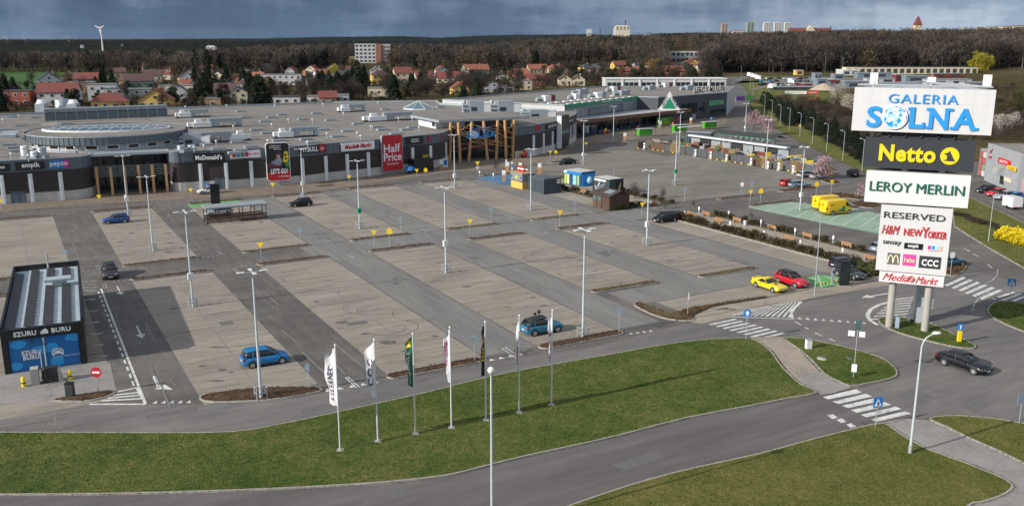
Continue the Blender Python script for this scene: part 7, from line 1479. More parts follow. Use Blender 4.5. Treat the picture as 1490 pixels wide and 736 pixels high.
for k in range(46):
    x=842+k*2.35+rr.uniform(-.6,.6);y=201-k*0.40+rr.uniform(-1.2,1.2)-(k%3)*1.0
    if tr0 is None:
        tr0=thing('flat_trolley','goods trolley parked under the DIY store canopy','trolley',g(x,y),rr.uniform(0,6),'trolleys under the DIY store canopy');mb=MB();mb.box((0,0,.35),(1.3,.7,.1));mb.box((.3,0,.7),(.6,.6,.5));part('tray',mb,GUM,tr0);mb=MB();mb.box((-.62,0,.75),(.08,.7,.9));part('handle',mb,M('trolley_blue',(0.03,0.09,0.2),0.5),tr0)
    else:dup(tr0,g(x,y),rr.uniform(0,6))
for k,(x,y,m,lab)in enumerate(((884.5,195,RED,'round red plastic tub first from the curved wall'),(878,196,RED,'round red plastic tub second from the curved wall'),(928,189,RED,'round red plastic tub near the green promotion board'),(979.5,183.5,RED,'round red plastic tub near the floral poster'),(1035.5,176,SBLU,'round blue sign drum by the dark DIY wall'))):t=thing('plastic_tub',lab,'tub',g(x,y));mb=MB();mb.lathe([(.2,0),(.4,.7),(.45,1.0),(.4,1.2),(.02,1.3)],n=12);part('body',mb,m,t);mb=MB();mb.lathe([(.44,.9),(.48,1.0)],n=12);part('rim',mb,UW,t)
for k,(x,y,L,H,m)in enumerate(((845,196,3.2,2.6,GUM),(852,197,2.0,2.8,UG),(862,195,3.4,2.4,GUM))):t=thing('goods_cage',('dark goods cage','grey goods cabinet','dark wire goods cage')[k]+' under the near end of the DIY canopy','goods cage',g(x,y),1.0);mb=MB();mb.box((0,0,H/2),(L,1.4,H));part('body',mb,m,t);mb=MB();mb.box((0,0,H+.05),(L+.1,1.5,.1));part('lid',mb,STEEL,t)
t=thing('kerb_barrier','long pale grey canopy rail beside the middle green shelter','barrier',g(992,196),seg_ang(g(985,197),g(1023,193.5)));mb=MB();mb.box((4,0,2.3),(11,1.2,.16));part('roof',mb,UW,t)
for k in range(4):mb=MB();mb.tube((-1+k*3.3,0,0),(-1+k*3.3,0,2.25),.06,n=6);part('post',mb,STEEL,t)
# ------------------------------------------------------------------ promenade furniture
bench0=None
BLB=('first from the black people carrier','second from the black people carrier','third along the path','fourth along the path','fifth along the path','sixth, behind the sign tower edge')
def bench(loc,rz,label):
    global bench0
    if bench0 is None:
        bench0=thing('park_bench',label,'bench',loc,rz,'timber benches on the promenade')
        for k in range(3):mb=MB();mb.box((0,-.05+k*.17,.46),(1.9,.14,.06));part('seat_slat',mb,BENCHW,bench0)
        for k in range(3):mb=MB();mb.box((0,.40+k*.03,.62+k*.17),(1.9,.05,.14));part('back_slat',mb,BENCHW,bench0)
        for s in(-.75,.75):mb=MB();mb.box((s,.1,.22),(.1,.5,.44));mb.box((s,.46,.6),(.08,.08,.7));part('leg',mb,CONC,bench0)
        return bench0
    return dup(bench0,loc,rz,label)
for(x,y),lab in zip(((1030,316),(1075,325),(1125.5,336),(1177,348),(1234,361.5),(1268,381)),BLB):bench(g(x,y),TH-math.pi/2+.0+math.pi,'brown timber bench facing the path, '+lab)
for(x,y),lab in zip(((1002,317),(1043,326),(1145,353),(832,278),(846,283)),('by the end of the black people carrier','in the near hedge row, first','in the near hedge row, second','by the printed kiosk','between the printed kiosk and the hut')):bench(g(x,y),TH-math.pi/2,'brown timber bench seen from behind, '+lab)
bol0=None
for x,y in((1017,311.5),(1060,318),(1107,331),(1156.5,344),(1212,355),(1062,334),(1111,348),(1164,362),(1225.5,374),(996,318),(1297,371),(848,270),(826,258),(698,257),(718,260.5)):
    if bol0 is None:
        bol0=thing('light_bollard','white cylindrical light bollard at the edge of a planted bed','bollard',g(x,y),0,'white light bollards along the promenade');mb=MB();mb.lathe([(.12,0),(.12,.85)],n=10);part('post',mb,UG,bol0);mb=MB();mb.lathe([(.15,.75),(.15,1.3),(.02,1.33)],n=10);part('lamp',mb,WHITE,bol0)
    else:dup(bol0,g(x,y))
t=thing('litter_bin','pale grey round litter bin beside the third bench','litter bin',g(1084,329));mb=MB();mb.lathe([(.3,0),(.33,.95),(.28,1.0)],n=12);part('body',mb,STEEL,t);mb=MB();mb.lathe([(.3,1.0),(.02,1.05)],n=12);part('lid',mb,GUM,t)
# ------------------------------------------------------------------ foliage makers
HEDG=leaf_mat('hedge_leaf',(0.022,0.020,0.010),(0.055,0.047,0.022),(0.105,0.085,0.045),0.8)
HGRN=leaf_mat('shrub_green',(0.022,0.032,0.010),(0.055,0.068,0.022),(0.11,0.115,0.045),0.6)
TWIG=leaf_mat('bare_twigs',(0.022,0.017,0.013),(0.048,0.038,0.029),(0.09,0.074,0.057),0.035)
CONI=leaf_mat('conifer_needles',(0.006,0.011,0.006),(0.014,0.024,0.012),(0.030,0.042,0.020),0.05)
PINKB=leaf_mat('pink_blossom',(0.20,0.11,0.12),(0.36,0.23,0.25),(0.52,0.40,0.41),0.5)
WHTB=leaf_mat('white_blossom',(0.20,0.17,0.14),(0.36,0.33,0.29),(0.55,0.52,0.48),0.5)
FORS=leaf_mat('yellow_blossom',(0.38,0.28,0.01),(0.68,0.52,0.015),(0.85,0.70,0.04),0.8)
WILL=leaf_mat('willow_yellow',(0.14,0.12,0.012),(0.28,0.25,0.025),(0.42,0.38,0.05),0.3)
OLIV=leaf_mat('olive_spring_leaf',(0.035,0.036,0.012),(0.075,0.072,0.026),(0.13,0.12,0.05),0.05)
BARK=M('bark',(0.055,0.045,0.036),0.9,0.25,3)
def leaf_cloud(cent,rad,n,size,thin=1.0,seed=0,shell=0.35,flat=0.0):
    """n small triangles spread through ellipsoids; cent/rad lists; thin<1 makes them twig-like"""
    r_=np.random.default_rng(seed);cent=np.array(cent,float);rad=np.array(rad,float);wts=rad.prod(1)**(2/3);ix=r_.choice(len(cent),n,p=wts/wts.sum())
    d=r_.normal(size=(n,3));d/=np.linalg.norm(d,axis=1)[:,None];rr_=r_.random(n)**shell
    c=cent[ix]+d*rr_[:,None]*rad[ix]
    a=r_.normal(size=(n,3));a[:,2]*=(1-flat);a/=np.linalg.norm(a,axis=1)[:,None];b=np.cross(a,r_.normal(size=(n,3)));b/=np.linalg.norm(b,axis=1)[:,None]
    s=size*(0.6+0.8*r_.random(n))[:,None]
    v=np.stack([c-a*s,c+a*s,c+b*s*thin*1.2],1).reshape(-1,3);f=np.arange(n*3).reshape(n,3);return v,f
def np_mesh(name,v,f,m,smooth=False):
    me=bpy.data.meshes.new(name);nv,nf=len(v),len(f);me.vertices.add(nv);me.vertices.foreach_set('co',np.asarray(v,np.float32).ravel());me.loops.add(nf*3);me.loops.foreach_set('vertex_index',np.asarray(f,np.int32).ravel());me.polygons.add(nf);me.polygons.foreach_set('loop_start',np.arange(0,nf*3,3,dtype=np.int32));me.materials.append(m);me.update(calc_edges=True);return me
def np_part(name,v,f,m,parent):o=bpy.data.objects.new(name,np_mesh(name,v,f,m));C.objects.link(o);o.parent=parent;return o
def trunk_mb(h,r,limbs,seed):
    r_=random.Random(seed);mb=MB();mb.tube((0,0,0),(r_.uniform(-.1,.1),r_.uniform(-.1,.1),h*.55),r,r*.6,7)
    for k in range(limbs):
        a=6.28*k/limbs+r_.uniform(-.4,.4);z=h*r_.uniform(.25,.5);p=(h*.16*math.cos(a),h*.16*math.sin(a),h*r_.uniform(.6,.75));mb.tube((0,0,z),p,r*.45,r*.2,5);q=(p[0]*1.9,p[1]*1.9,h*r_.uniform(.78,.95));mb.tube(p,q,r*.2,r*.06,4)
    mb.tube((0,0,h*.55),(0,0,h*.95),r*.6,r*.1,5);return mb
def tree(name,label,loc,h,wr,m,n,size,thin=1.0,seed=0,group=None,z0=.25,cat='tree',lumps=9):
    t=thing(name,label,cat,loc,random.Random(seed).uniform(0,6),group);part('trunk',trunk_mb(h,h*.018+.04,5,seed),BARK,t);r_=random.Random(seed*7+1);ce,ra=[],[]
    for k in range(lumps):
        a=r_.uniform(0,6.28);d=wr*r_.uniform(.15,.62);z=h*(z0+.1+(0.92-z0-.1)*r_.random());fz=1-abs((z/h-(z0+.95)/2)/.55)*.5;ce.append((d*fz*math.cos(a),d*fz*math.sin(a),z));q=wr*r_.uniform(.34,.58)*fz;ra.append((q,q,q*r_.uniform(.7,1.1)))
    v,f=leaf_cloud(ce,ra,n,size,thin,seed);np_part('crown',v,f,m,t);return t
def conifer(name,label,loc,h,wr,n,size,seed,group=None,m=None):
    t=thing(name,label,'tree',loc,0,group);mb=MB();mb.tube((0,0,0),(0,0,h*.95),h*.016+.04,.03,6);part('trunk',mb,BARK,t);r_=np.random.default_rng(seed);k=r_.random(n)**0.65;z=h*(.06+.94*(1-k));rad=wr*(1-z/h)**.8*(0.55+.5*r_.random(n))*(1+.18*np.sin(z*9/max(1,h*.12)))
    a=r_.random(n)*6.283;c=np.stack([rad*np.cos(a),rad*np.sin(a),z-rad*.25],1);out=np.stack([np.cos(a),np.sin(a),-.35-.3*r_.random(n)],1);side=np.stack([-np.sin(a),np.cos(a),r_.normal(size=n)*.3],1);s=size*(.6+.8*r_.random(n))[:,None]
    v=np.stack([c-side*s*.5,c+side*s*.5,c+out*s*1.2],1).reshape(-1,3);np_part('crown',v,np.arange(n*3).reshape(n,3),m or CONI,t);return t
def shrub(name,label,loc,r,h,m,n,size,seed,group=None,thin=.7,cat='shrub'):
    t=thing(name,label,cat,loc,0,group);mb=MB();
    for k in range(5):a=k*1.25;mb.tube((0,0,0),(r*.6*math.cos(a),r*.6*math.sin(a),h*.7),.03,.015,4)
    part('stem',mb,BARK,t);r_=random.Random(seed);ce=[(r*.55*r_.uniform(-1,1),r*.55*r_.uniform(-1,1),h*r_.uniform(.35,.65))for _ in range(6)];ra=[(r*.55,r*.55,h*.42)]*6;v,f=leaf_cloud(ce,ra,n,size,thin,seed,.5);v[:,2]=np.maximum(v[:,2],.02);np_part('foliage',v,f,m,t);return t
# hedge plants along the promenade
hs=[shrub('hedge_shrub','brown-green clipped shrub in the planted bed beside the path',(0,0,-50),1.05,1.15,HEDG,620,.13,30+k,'hedge shrubs along the promenade')for k in range(3)]
used=[False]*3
def put(protos,used,loc,rz=None,sc=1.0,label=None,group=None):
    i=random.randrange(len(protos));rz=random.uniform(0,6.28)if rz is None else rz
    s=(sc*random.uniform(.88,1.12),sc*random.uniform(.88,1.12),sc*random.uniform(.85,1.15))
    if not used[i]:
        used[i]=True;p=protos[i];p.location=(loc[0],loc[1],loc[2]if len(loc)>2 else 0);p.rotation_euler=(0,0,rz);p.scale=s
        if label:p['label']=label
        if group:p['group']=group
        return p
    return dup(protos[i],loc,rz,label,group,s)
for k in range(24):
    v=7.5+k*1.62
    if k in(10,18):continue
    put(hs,used,(*W(70.55+random.uniform(-.12,.12),v),.08))
for k in range(20):
    v=13+k*1.7
    if k%4==3:continue
    put(hs,used,(*W(78.2+random.uniform(-.15,.15),v),.08),sc=.8)
for k in range(16):put(hs,used,(*W(70.5+random.uniform(-.4,.4),58+k*2.1),.1),sc=.72)
for k in range(16):put(hs,used,(*W(78.6+random.uniform(-.5,.5),57+k*2.4),.1),sc=.7)
gs_=[shrub('low_shrub','low yellow-green shrub beside the timber hut',(0,0,-50),.8,.7,HGRN,420,.11,40+k,'green shrubs by the timber hut')for k in range(2)];ug=[False]*2
for x,y in((888,306),(895,305.5),(902,305),(909,304.5),(917,303.5),(924,301),(931,298)):put(gs_,ug,(*g(x,y),.02))
for x,y in((1242,396),(1250,390),(1256,398),(1266,391),(1262,401),(1274,396),(1282,390),(1272,386)):put(gs_,ug,(*g(x,y),.05),sc=1.25,label='olive shrub massed behind the dark grey hatchback',group='olive shrubs behind the dark hatchback')
bt=[shrub('round_bush','round bare brown bush on a low stem by the crossing',(0,0,-50),1.3,2.3,TWIG,900,.11,50+k,'round bare bushes by the crossing',.25)for k in range(2)];ub=[False]*2
for x,y,s in((924,289,1.25),(963,289,.9),(968,304,.9),(1009,300,.45),(722,247,.9),(758,246,.8),(952,299,.5),(1094,318,.4)):put(bt,ub,(*g(x,y),.05),sc=s)
t=shrub('orange_shrub','small rusty orange shrub beside the bare round bushes',(*g(952,300),.1),.75,.8,leaf_mat('rust_leaf',(.10,.035,.012),(.20,.075,.03),(.30,.13,.05),.8),300,.1,61)
# blossom
for k,(x,y,h,r,lab)in enumerate(((1198,261,4.6,3.4,'pale pink blossom tree at the end of the garden yard'),(1097,188,6.2,4.2,'pink blossom tree on the small bed near the street'),(1117,197,6.0,3.2,'pink blossom tree beside a lamp post behind the yard shelves'),(1250,289,3.2,1.3,'thin pale pink sapling left of the black netto board'))):tree('blossom_tree',lab,g(x,y),h,r,PINKB,2200 if k<3 else 260,.17,.8,70+k,None,.2)
for k,(x,y,h,r,lab)in enumerate(((1218,150,9,6.5,'white blossoming tree in the scrub left of the big white board'),(1238,165,8,5.5,'white blossoming tree touching the edge of the big white board'),(1458,190,5,5.0,'white blossoming bush right of the big white board'),(1475,186,5,4.0,'white blossoming bush nearest the view edge behind the sign tower'),(1444,196,4.5,3.5,'small white blossoming bush at the corner of the white board'))):tree('blossom_tree',lab,g(x,y),h,r,WHTB,2600,.2,.7,80+k,None,.1)
fo_=[shrub('forsythia_bush','bright yellow blossoming shrub on the verge at the view edge',(0,0,-50),1.5,1.7,FORS,900,.14,90+k,'yellow blossoming shrubs on the verge')for k in range(2)];uf=[False]*2
for x,y in((1459,349),(1467,352),(1476,354),(1485,357),(1463,344),(1472,347),(1481,350),(1491,352),(1498,358)):put(fo_,uf,(*g(x,y),.05))
br_=[shrub('bare_shrub','low bare brown shrub on the sloping verge behind the sign tower',(0,0,-50),1.2,.9,TWIG,420,.12,95+k,'bare shrubs on the sloping verge',.3)for k in range(2)];uq=[False]*2
for k in range(13):put(br_,uq,(*g(1392+k*4.9,314+k*1.6+random.uniform(-2,2)),.05))
tree('willow_tree','big rounded yellow willow at the end of the pale yellow shed',g(1424,108),17,13,WILL,3200,.7,.5,101,None,.1)
tree('willow_tree','yellow spring tree between the houses below the apartment block',g(649,94),15,9,WILL,1800,.7,.5,102,None,.15)
tree('willow_tree','small yellow spring tree beside the dark hipped roof',g(487,112),10,6.5,WILL,1300,.55,.5,103,None,.15)
tree('willow_tree','golden brown willow among roofs behind the DIY store',g(951,110),14,9,leaf_mat('golden_twigs',(.10,.06,.02),(.19,.12,.04),(.27,.19,.07),.3),2000,.6,.4,104,None,.12)
# conifer row along the street
cp_=[conifer('spruce_tree','dark green spruce in the row along the street',(0,0,-50),6.5,2.3,1500,.34,110+k,'spruces in the row along the street')for k in range(3)];uc=[False]*3
for k in range(34):
    f=k/33;x=1118+(1268-1118)*f**.92;y=163+(244-163)*f;
    put(cp_,uc,g(x+random.uniform(-3,3)+5,y+random.uniform(-2,1)-3),sc=random.uniform(.75,1.15)*(1.0-.15*f))
for k in range(12):put(cp_,uc,g(1112+k*3.6+random.uniform(-2,2),150+k*3.0),sc=1.0)
# brown scrub between street and tower
sp=[shrub('scrub_bush','bare brown thicket bush on the waste ground behind the sign tower',(0,0,-50),3.0,3.6,TWIG,1100,.24,120+k,'thicket bushes on the waste ground',.22)for k in range(4)];us=[False]*4
for k in range(250):
    x=random.uniform(1130,1490)if k%5 else random.uniform(1130,1245);ylo=146+max(0,(x-1250))*.02;yhi=min(238,168+(x-1140)*.62)if x<1250 else 232
    if x>1400:yhi=205
    y=random.uniform(ylo,max(ylo+4,yhi));put(sp,us,g(x,y),sc=random.uniform(.55,1.35)*(.7 if y>205 else 1))
for k in range(44):put(sp,us,g(random.uniform(1438,1505),random.uniform(124,166)),sc=random.uniform(.5,1.1))
og=tree('olive_tree','olive green bushy tree behind the right end of the white board',g(1478,165),8.5,7,OLIV,2200,.3,.8,131,None,.05)
# ------------------------------------------------------------------ garden yard
yard_rnd=random.Random(33)
FP=pp([(928,216.5),(939,216),(1020,229),(1100,241),(1120,245),(1170,252),(1186,254),(1212,258)])
YF=thing('yard_fence','long low fence of dark and timber display panels along the garden yard','fence',(0,0,0))
FD=M('fence_panel_grey',(0.075,0.082,0.09),0.6,0.15,1);FT=M('fence_panel_timber',(0.20,0.135,0.06),0.7,0.2,1.5);FB=M('fence_panel_brown',(0.11,0.07,0.045),0.7,0.2,1.5);YFT=M('fence_foot_yellow',(0.72,0.52,0.02),0.5)
def yard_bay(a,b,h):
    a,b=Vector(a),Vector(b);L=(b-a).length;n=max(1,round(L/2.0));ang=seg_ang(a,b)
    for i in range(n):
        c=a.lerp(b,(i+.5)/n);m=yard_rnd.choice((FD,FD,FD,FT,FB));mb=MB();hh=h*yard_rnd.uniform(.9,1.06);mb.box((c.x,c.y,hh/2+.1),(L/n-.08,.12,hh),ang);pn=part('fence_panel',mb,m,YF)
        if m is not FD:
            mb=MB()
            for k in range(4):q=a.lerp(b,(i+.15+k*.235)/n)+nrm(a,b)*.075;mb.box((q.x,q.y,hh/2+.1),(.05,.04,hh-.1),ang)
            part('batten',mb,FB,pn)
        if yard_rnd.random()<.4:q=a.lerp(b,i/n)+nrm(a,b)*.4;mb=MB();mb.box((q.x,q.y,.12),(.5,.5,.24),ang);part('foot',mb,YFT,YF)
for a,b in zip(FP[:-1],FP[1:]):yard_bay(a,b,2.0)
for k,(x,y)in enumerate(((938.5,216.5),(1013,227),(1035,230),(1058,234.5),(1093.5,240),(1118,245),(1134,247.5),(1155,251.5))):
    p=g(x,y+1);t=thing('price_board','upright white price board leaning on the yard fence','price board',p,seg_ang(FP[2],FP[3]),'white price boards on the yard fence');mb=MB();mb.box((0,-.3,1.1),(.6,.08,1.5));part('board',mb,WHITE,t);mb=MB();mb.box((0,-.36,1.3),(.5,.03,.35));part('print',mb,UG,t);mb=MB();mb.box((0,-.3,.15),(.9,.5,.3));part('foot',mb,STEEL,t)
a,b=Vector(g(1003,212.5)),Vector(g(1146,233));ang=seg_ang(a,b);L=(b-a).length;t=thing('white_roofed_rack','long open display rack with white flat roof in the garden yard','display rack',(*a,),ang)
mb=MB();mb.box((L/2,0,3.05),(L,1.5,.38));part('roof',mb,M('rack_roof_white',(0.62,0.66,0.70),0.5),t)
for k in range(10):mb=MB();mb.box((L*k/9,.4,1.45),(.14,.14,2.9));part('post',mb,DARK,t)
for k in range(9):mb=MB();mb.box((L*(k+.5)/9,.5,1.5),(L/9-.5,.1,2.2));part('display_panel',mb,(M('shed_silver',(0.28,0.31,0.33),0.5),GUM,UG)[k%3],t)
a,b=Vector(g(1043,206)),Vector(g(1134,217));ang=seg_ang(a,b);L=(b-a).length;t=thing('green_edged_shade','dark pitched shade roof with green edge in the garden yard','shade roof',(*a,),ang)
mb=MB();mb.add([(0,-3,2.7),(L,-3,2.7),(L,0,3.7),(0,0,3.7),(L,3,2.7),(0,3,2.7)],[(0,1,2,3),(3,2,4,5)]);part('roof',mb,M('shade_net',(0.035,0.04,0.04),0.8,.2,2),t);mb=MB();mb.box((L/2,-3.0,2.66),(L,.12,.22));part('edge',mb,M('shade_green',(0.02,0.16,0.09),0.6),t)
for k in range(7):
    for yy in(-2.9,2.9):mb=MB();mb.tube((L*k/6,yy,0),(L*k/6,yy,2.7),.08,n=6);part('post',mb,STEEL,t)
a,b,c=Vector(g(998,207)),Vector(g(1034,209)),None;t=thing('dark_container','low dark storage container at the back of the garden yard','container',(*a,),seg_ang(a,b));L=(b-a).length;mb=MB();mb.box((L/2,1.3,1.5),(L,2.6,3.0));part('wall',mb,CONT,t);mb=MB();mb.box((L/2,1.3,3.05),(L+.1,2.7,.1));part('roof',mb,UG,t)
for k in range(10):mb=MB();mb.box((L*(k+.5)/10,-.04,1.5),(.1,.08,2.8));part('rib',mb,CONT,t)
goods=[('shrink-wrapped pale',M('goods_pale',(0.40,0.42,0.43),0.4,.2,2)),('orange brick',M('goods_brick',(0.30,0.12,0.06),0.8,.25,3)),('timber',M('goods_timber',(0.32,0.22,0.11),0.7,.25,3)),('dark',GUM),('grey stone',M('goods_stone',(0.24,0.24,0.23),0.9,.2,3)),('green',M('goods_green',(0.06,0.16,0.06),0.7,.3,3)),('red',M('goods_red',(0.32,0.05,0.04),0.6,.25,3)),('yellow',M('goods_yellow',(0.60,0.43,0.03),0.5,.15,3)),('blue',M('goods_blue',(0.03,0.10,0.28),0.5,.2,3))]
for k in range(200):
    f=yard_rnd.random();x=945+f*262;yb=214+f*41;y=yb-yard_rnd.uniform(1.5,4+9*min(1,f*3)*(1 if f<.93 else .4))-(4 if .25<f<.75 and yard_rnd.random()<.6 else 0)
    nm,m=yard_rnd.choice(goods if f>.55 else goods[:6]+goods[:3]);w_,d_,h_=yard_rnd.uniform(1.0,2.0),yard_rnd.uniform(.9,1.4),yard_rnd.uniform(.5,1.5)
    t=thing('goods_pallet','pallet stacked with %s goods inside the garden yard'%nm,'pallet',g(x,y),TH+yard_rnd.uniform(-.3,.3)-.6,'%s goods pallets in the garden yard'%nm)
    mb=MB();mb.box((0,0,.08),(w_+.1,d_+.1,.16));part('pallet_base',mb,FT,t);n=max(1,round(h_/.55));mb=MB()
    for j in range(n):mb.box((yard_rnd.uniform(-.04,.04),yard_rnd.uniform(-.04,.04),.16+h_*(j+.5)/n),(w_*yard_rnd.uniform(.9,1),d_*yard_rnd.uniform(.9,1),h_/n-.02))
    part('goods',mb,m,t)
pl_=[shrub('potted_plant','small potted plant in the garden yard',(0,0,-50),.5,.9,HGRN,120,.14,140+k,'potted plants in the garden yard')for k in range(2)];upl=[False]*2
for k in range(40):f=yard_rnd.random();put(pl_,upl,g(990+f*150,211+f*20-yard_rnd.uniform(0,5)),sc=yard_rnd.uniform(.8,1.6))
t=thing('tube_stack','stack of bright yellow pipes at the end of the garden yard','pipe stack',g(1158,233),.5)
for k in range(5):mb=MB();mb.tube((-2.2,(k%3)*.55,.35+(k//3)*.5),(2.2,(k%3)*.55,.35+(k//3)*.5),.28,n=10);part('pipe',mb,M('pipe_yellow',(0.70,0.50,0.01),0.4),t)
t=thing('white_tarp_row','row of white wrapped greenhouse bales behind the green-edged shade','bales',g(1095,203),seg_ang(g(1080,200),g(1134,206)))
for k in range(7):mb=MB();mb.ball((-6+k*2.1,0,.9),1.15,8,0,.85);part('bale',mb,M('tarp_white',(0.55,0.60,0.62),0.5),t)
# mulch, dry leaves and grass blades
def scatter_tris(name,polys,dens,size,m,zb,upright=0.7,near=60.0,seed=0,thin=.3):
    r_=np.random.default_rng(seed);V=[]
    for P,k in polys:
        A=np.array([p[:2]for p in P]);lo,hi=A.min(0),A.max(0);lo=np.maximum(lo,(-75,40));hi=np.minimum(hi,(110,210))
        if(hi<=lo).any():continue
        ar=(hi-lo).prod();n=int(min(ar*dens*k,900000));x=r_.uniform(lo[0],hi[0],n);y=r_.uniform(lo[1],hi[1],n);d=np.hypot(x,y);keep=(r_.random(n)<np.minimum(1,(near/d)**2))&in_poly(x,y,P)
        # only what the camera's wedge can hold, with a margin
        keep&=(np.abs(x)<y*.66+4);x,y,d=x[keep],y[keep],d[keep];n=len(x);s=size*(.5+r_.random(n))*np.maximum(1,d/near);a=r_.random(n)*6.283;c=np.stack([x,y,np.full(n,zb)],1);w_=np.stack([np.cos(a),np.sin(a),np.zeros(n)],1)*(s*thin)[:,None];tip=np.stack([r_.normal(size=n)*(1-upright),r_.normal(size=n)*(1-upright),np.full(n,upright)],1)*s[:,None]
        V.append(np.stack([c-w_,c+w_,c+tip],1).reshape(-1,3))
    v=np.concatenate(V);o=bpy.data.objects.new(name,np_mesh(name,v,np.arange(len(v)).reshape(-1,3),m));C.objects.link(o);o['kind']='stuff';return len(v)//3
GBL=leaf_mat('grass_blades',(0.026,0.052,0.006),(0.060,0.092,0.014),(0.15,0.15,0.05),0.25,.7)
GBD=leaf_mat('dry_grass_blades',(0.038,0.062,0.009),(0.095,0.108,0.026),(0.22,0.195,0.08),0.25,.7)
MUL=leaf_mat('mulch_chips',(0.032,0.018,0.010),(0.095,0.055,0.030),(0.20,0.13,0.075),0.8,.9)
GV=[(offset_poly(P,-.14),k)for P,k in VERGES];n1=scatter_tris('grass',[GV[0],GV[1],GV[4],GV[5]],130,.085,GBL,.095,.5,62,1,.3);n2=scatter_tris('dry_grass',[GV[2],GV[3],GV[6]],140,.085,GBD,.095,.5,62,2,.3);n3=scatter_tris('bark_chips',BEDS,60,.13,MUL,.12,.35,90,3,.5)
print('TUFTS',n1,n2,n3)
# ================================================================== suburb
RT={'red':M('roof_red_tile',(0.175,0.052,0.042),0.8,.2,.8),'orange':M('roof_orange_tile',(0.27,0.10,0.056),0.8,.2,.8),'dark':M('roof_dark_tile',(0.045,0.048,0.055),0.7,.15,.8),'brown':M('roof_brown_tile',(0.10,0.055,0.05),0.8,.2,.8),'grey':M('roof_grey_sheet',(0.17,0.18,0.19),0.8,.15,.5)}
WM={'white':M('render_white',(0.50,0.51,0.52),0.8,.06,.4),'cream':M('render_cream',(0.56,0.49,0.34),0.8,.06,.4),'yellow':M('render_yellow',(0.62,0.43,0.12),0.8,.06,.4),'grey':M('render_grey',(0.34,0.36,0.38),0.8,.08,.4),'brick':M('render_brick',(0.27,0.07,0.04),0.85,.15,.8),'ochre':M('render_ochre',(0.36,0.22,0.12),0.85,.1,.5),'green':M('render_green',(0.18,0.30,0.24),0.8,.08,.4)}
WIN=M('house_window',(0.05,0.055,0.065),0.2,.3,.5,spec=.6);hidx=0
SOL=M('solar_blue',(0.02,0.03,0.07),0.3,.1,1)
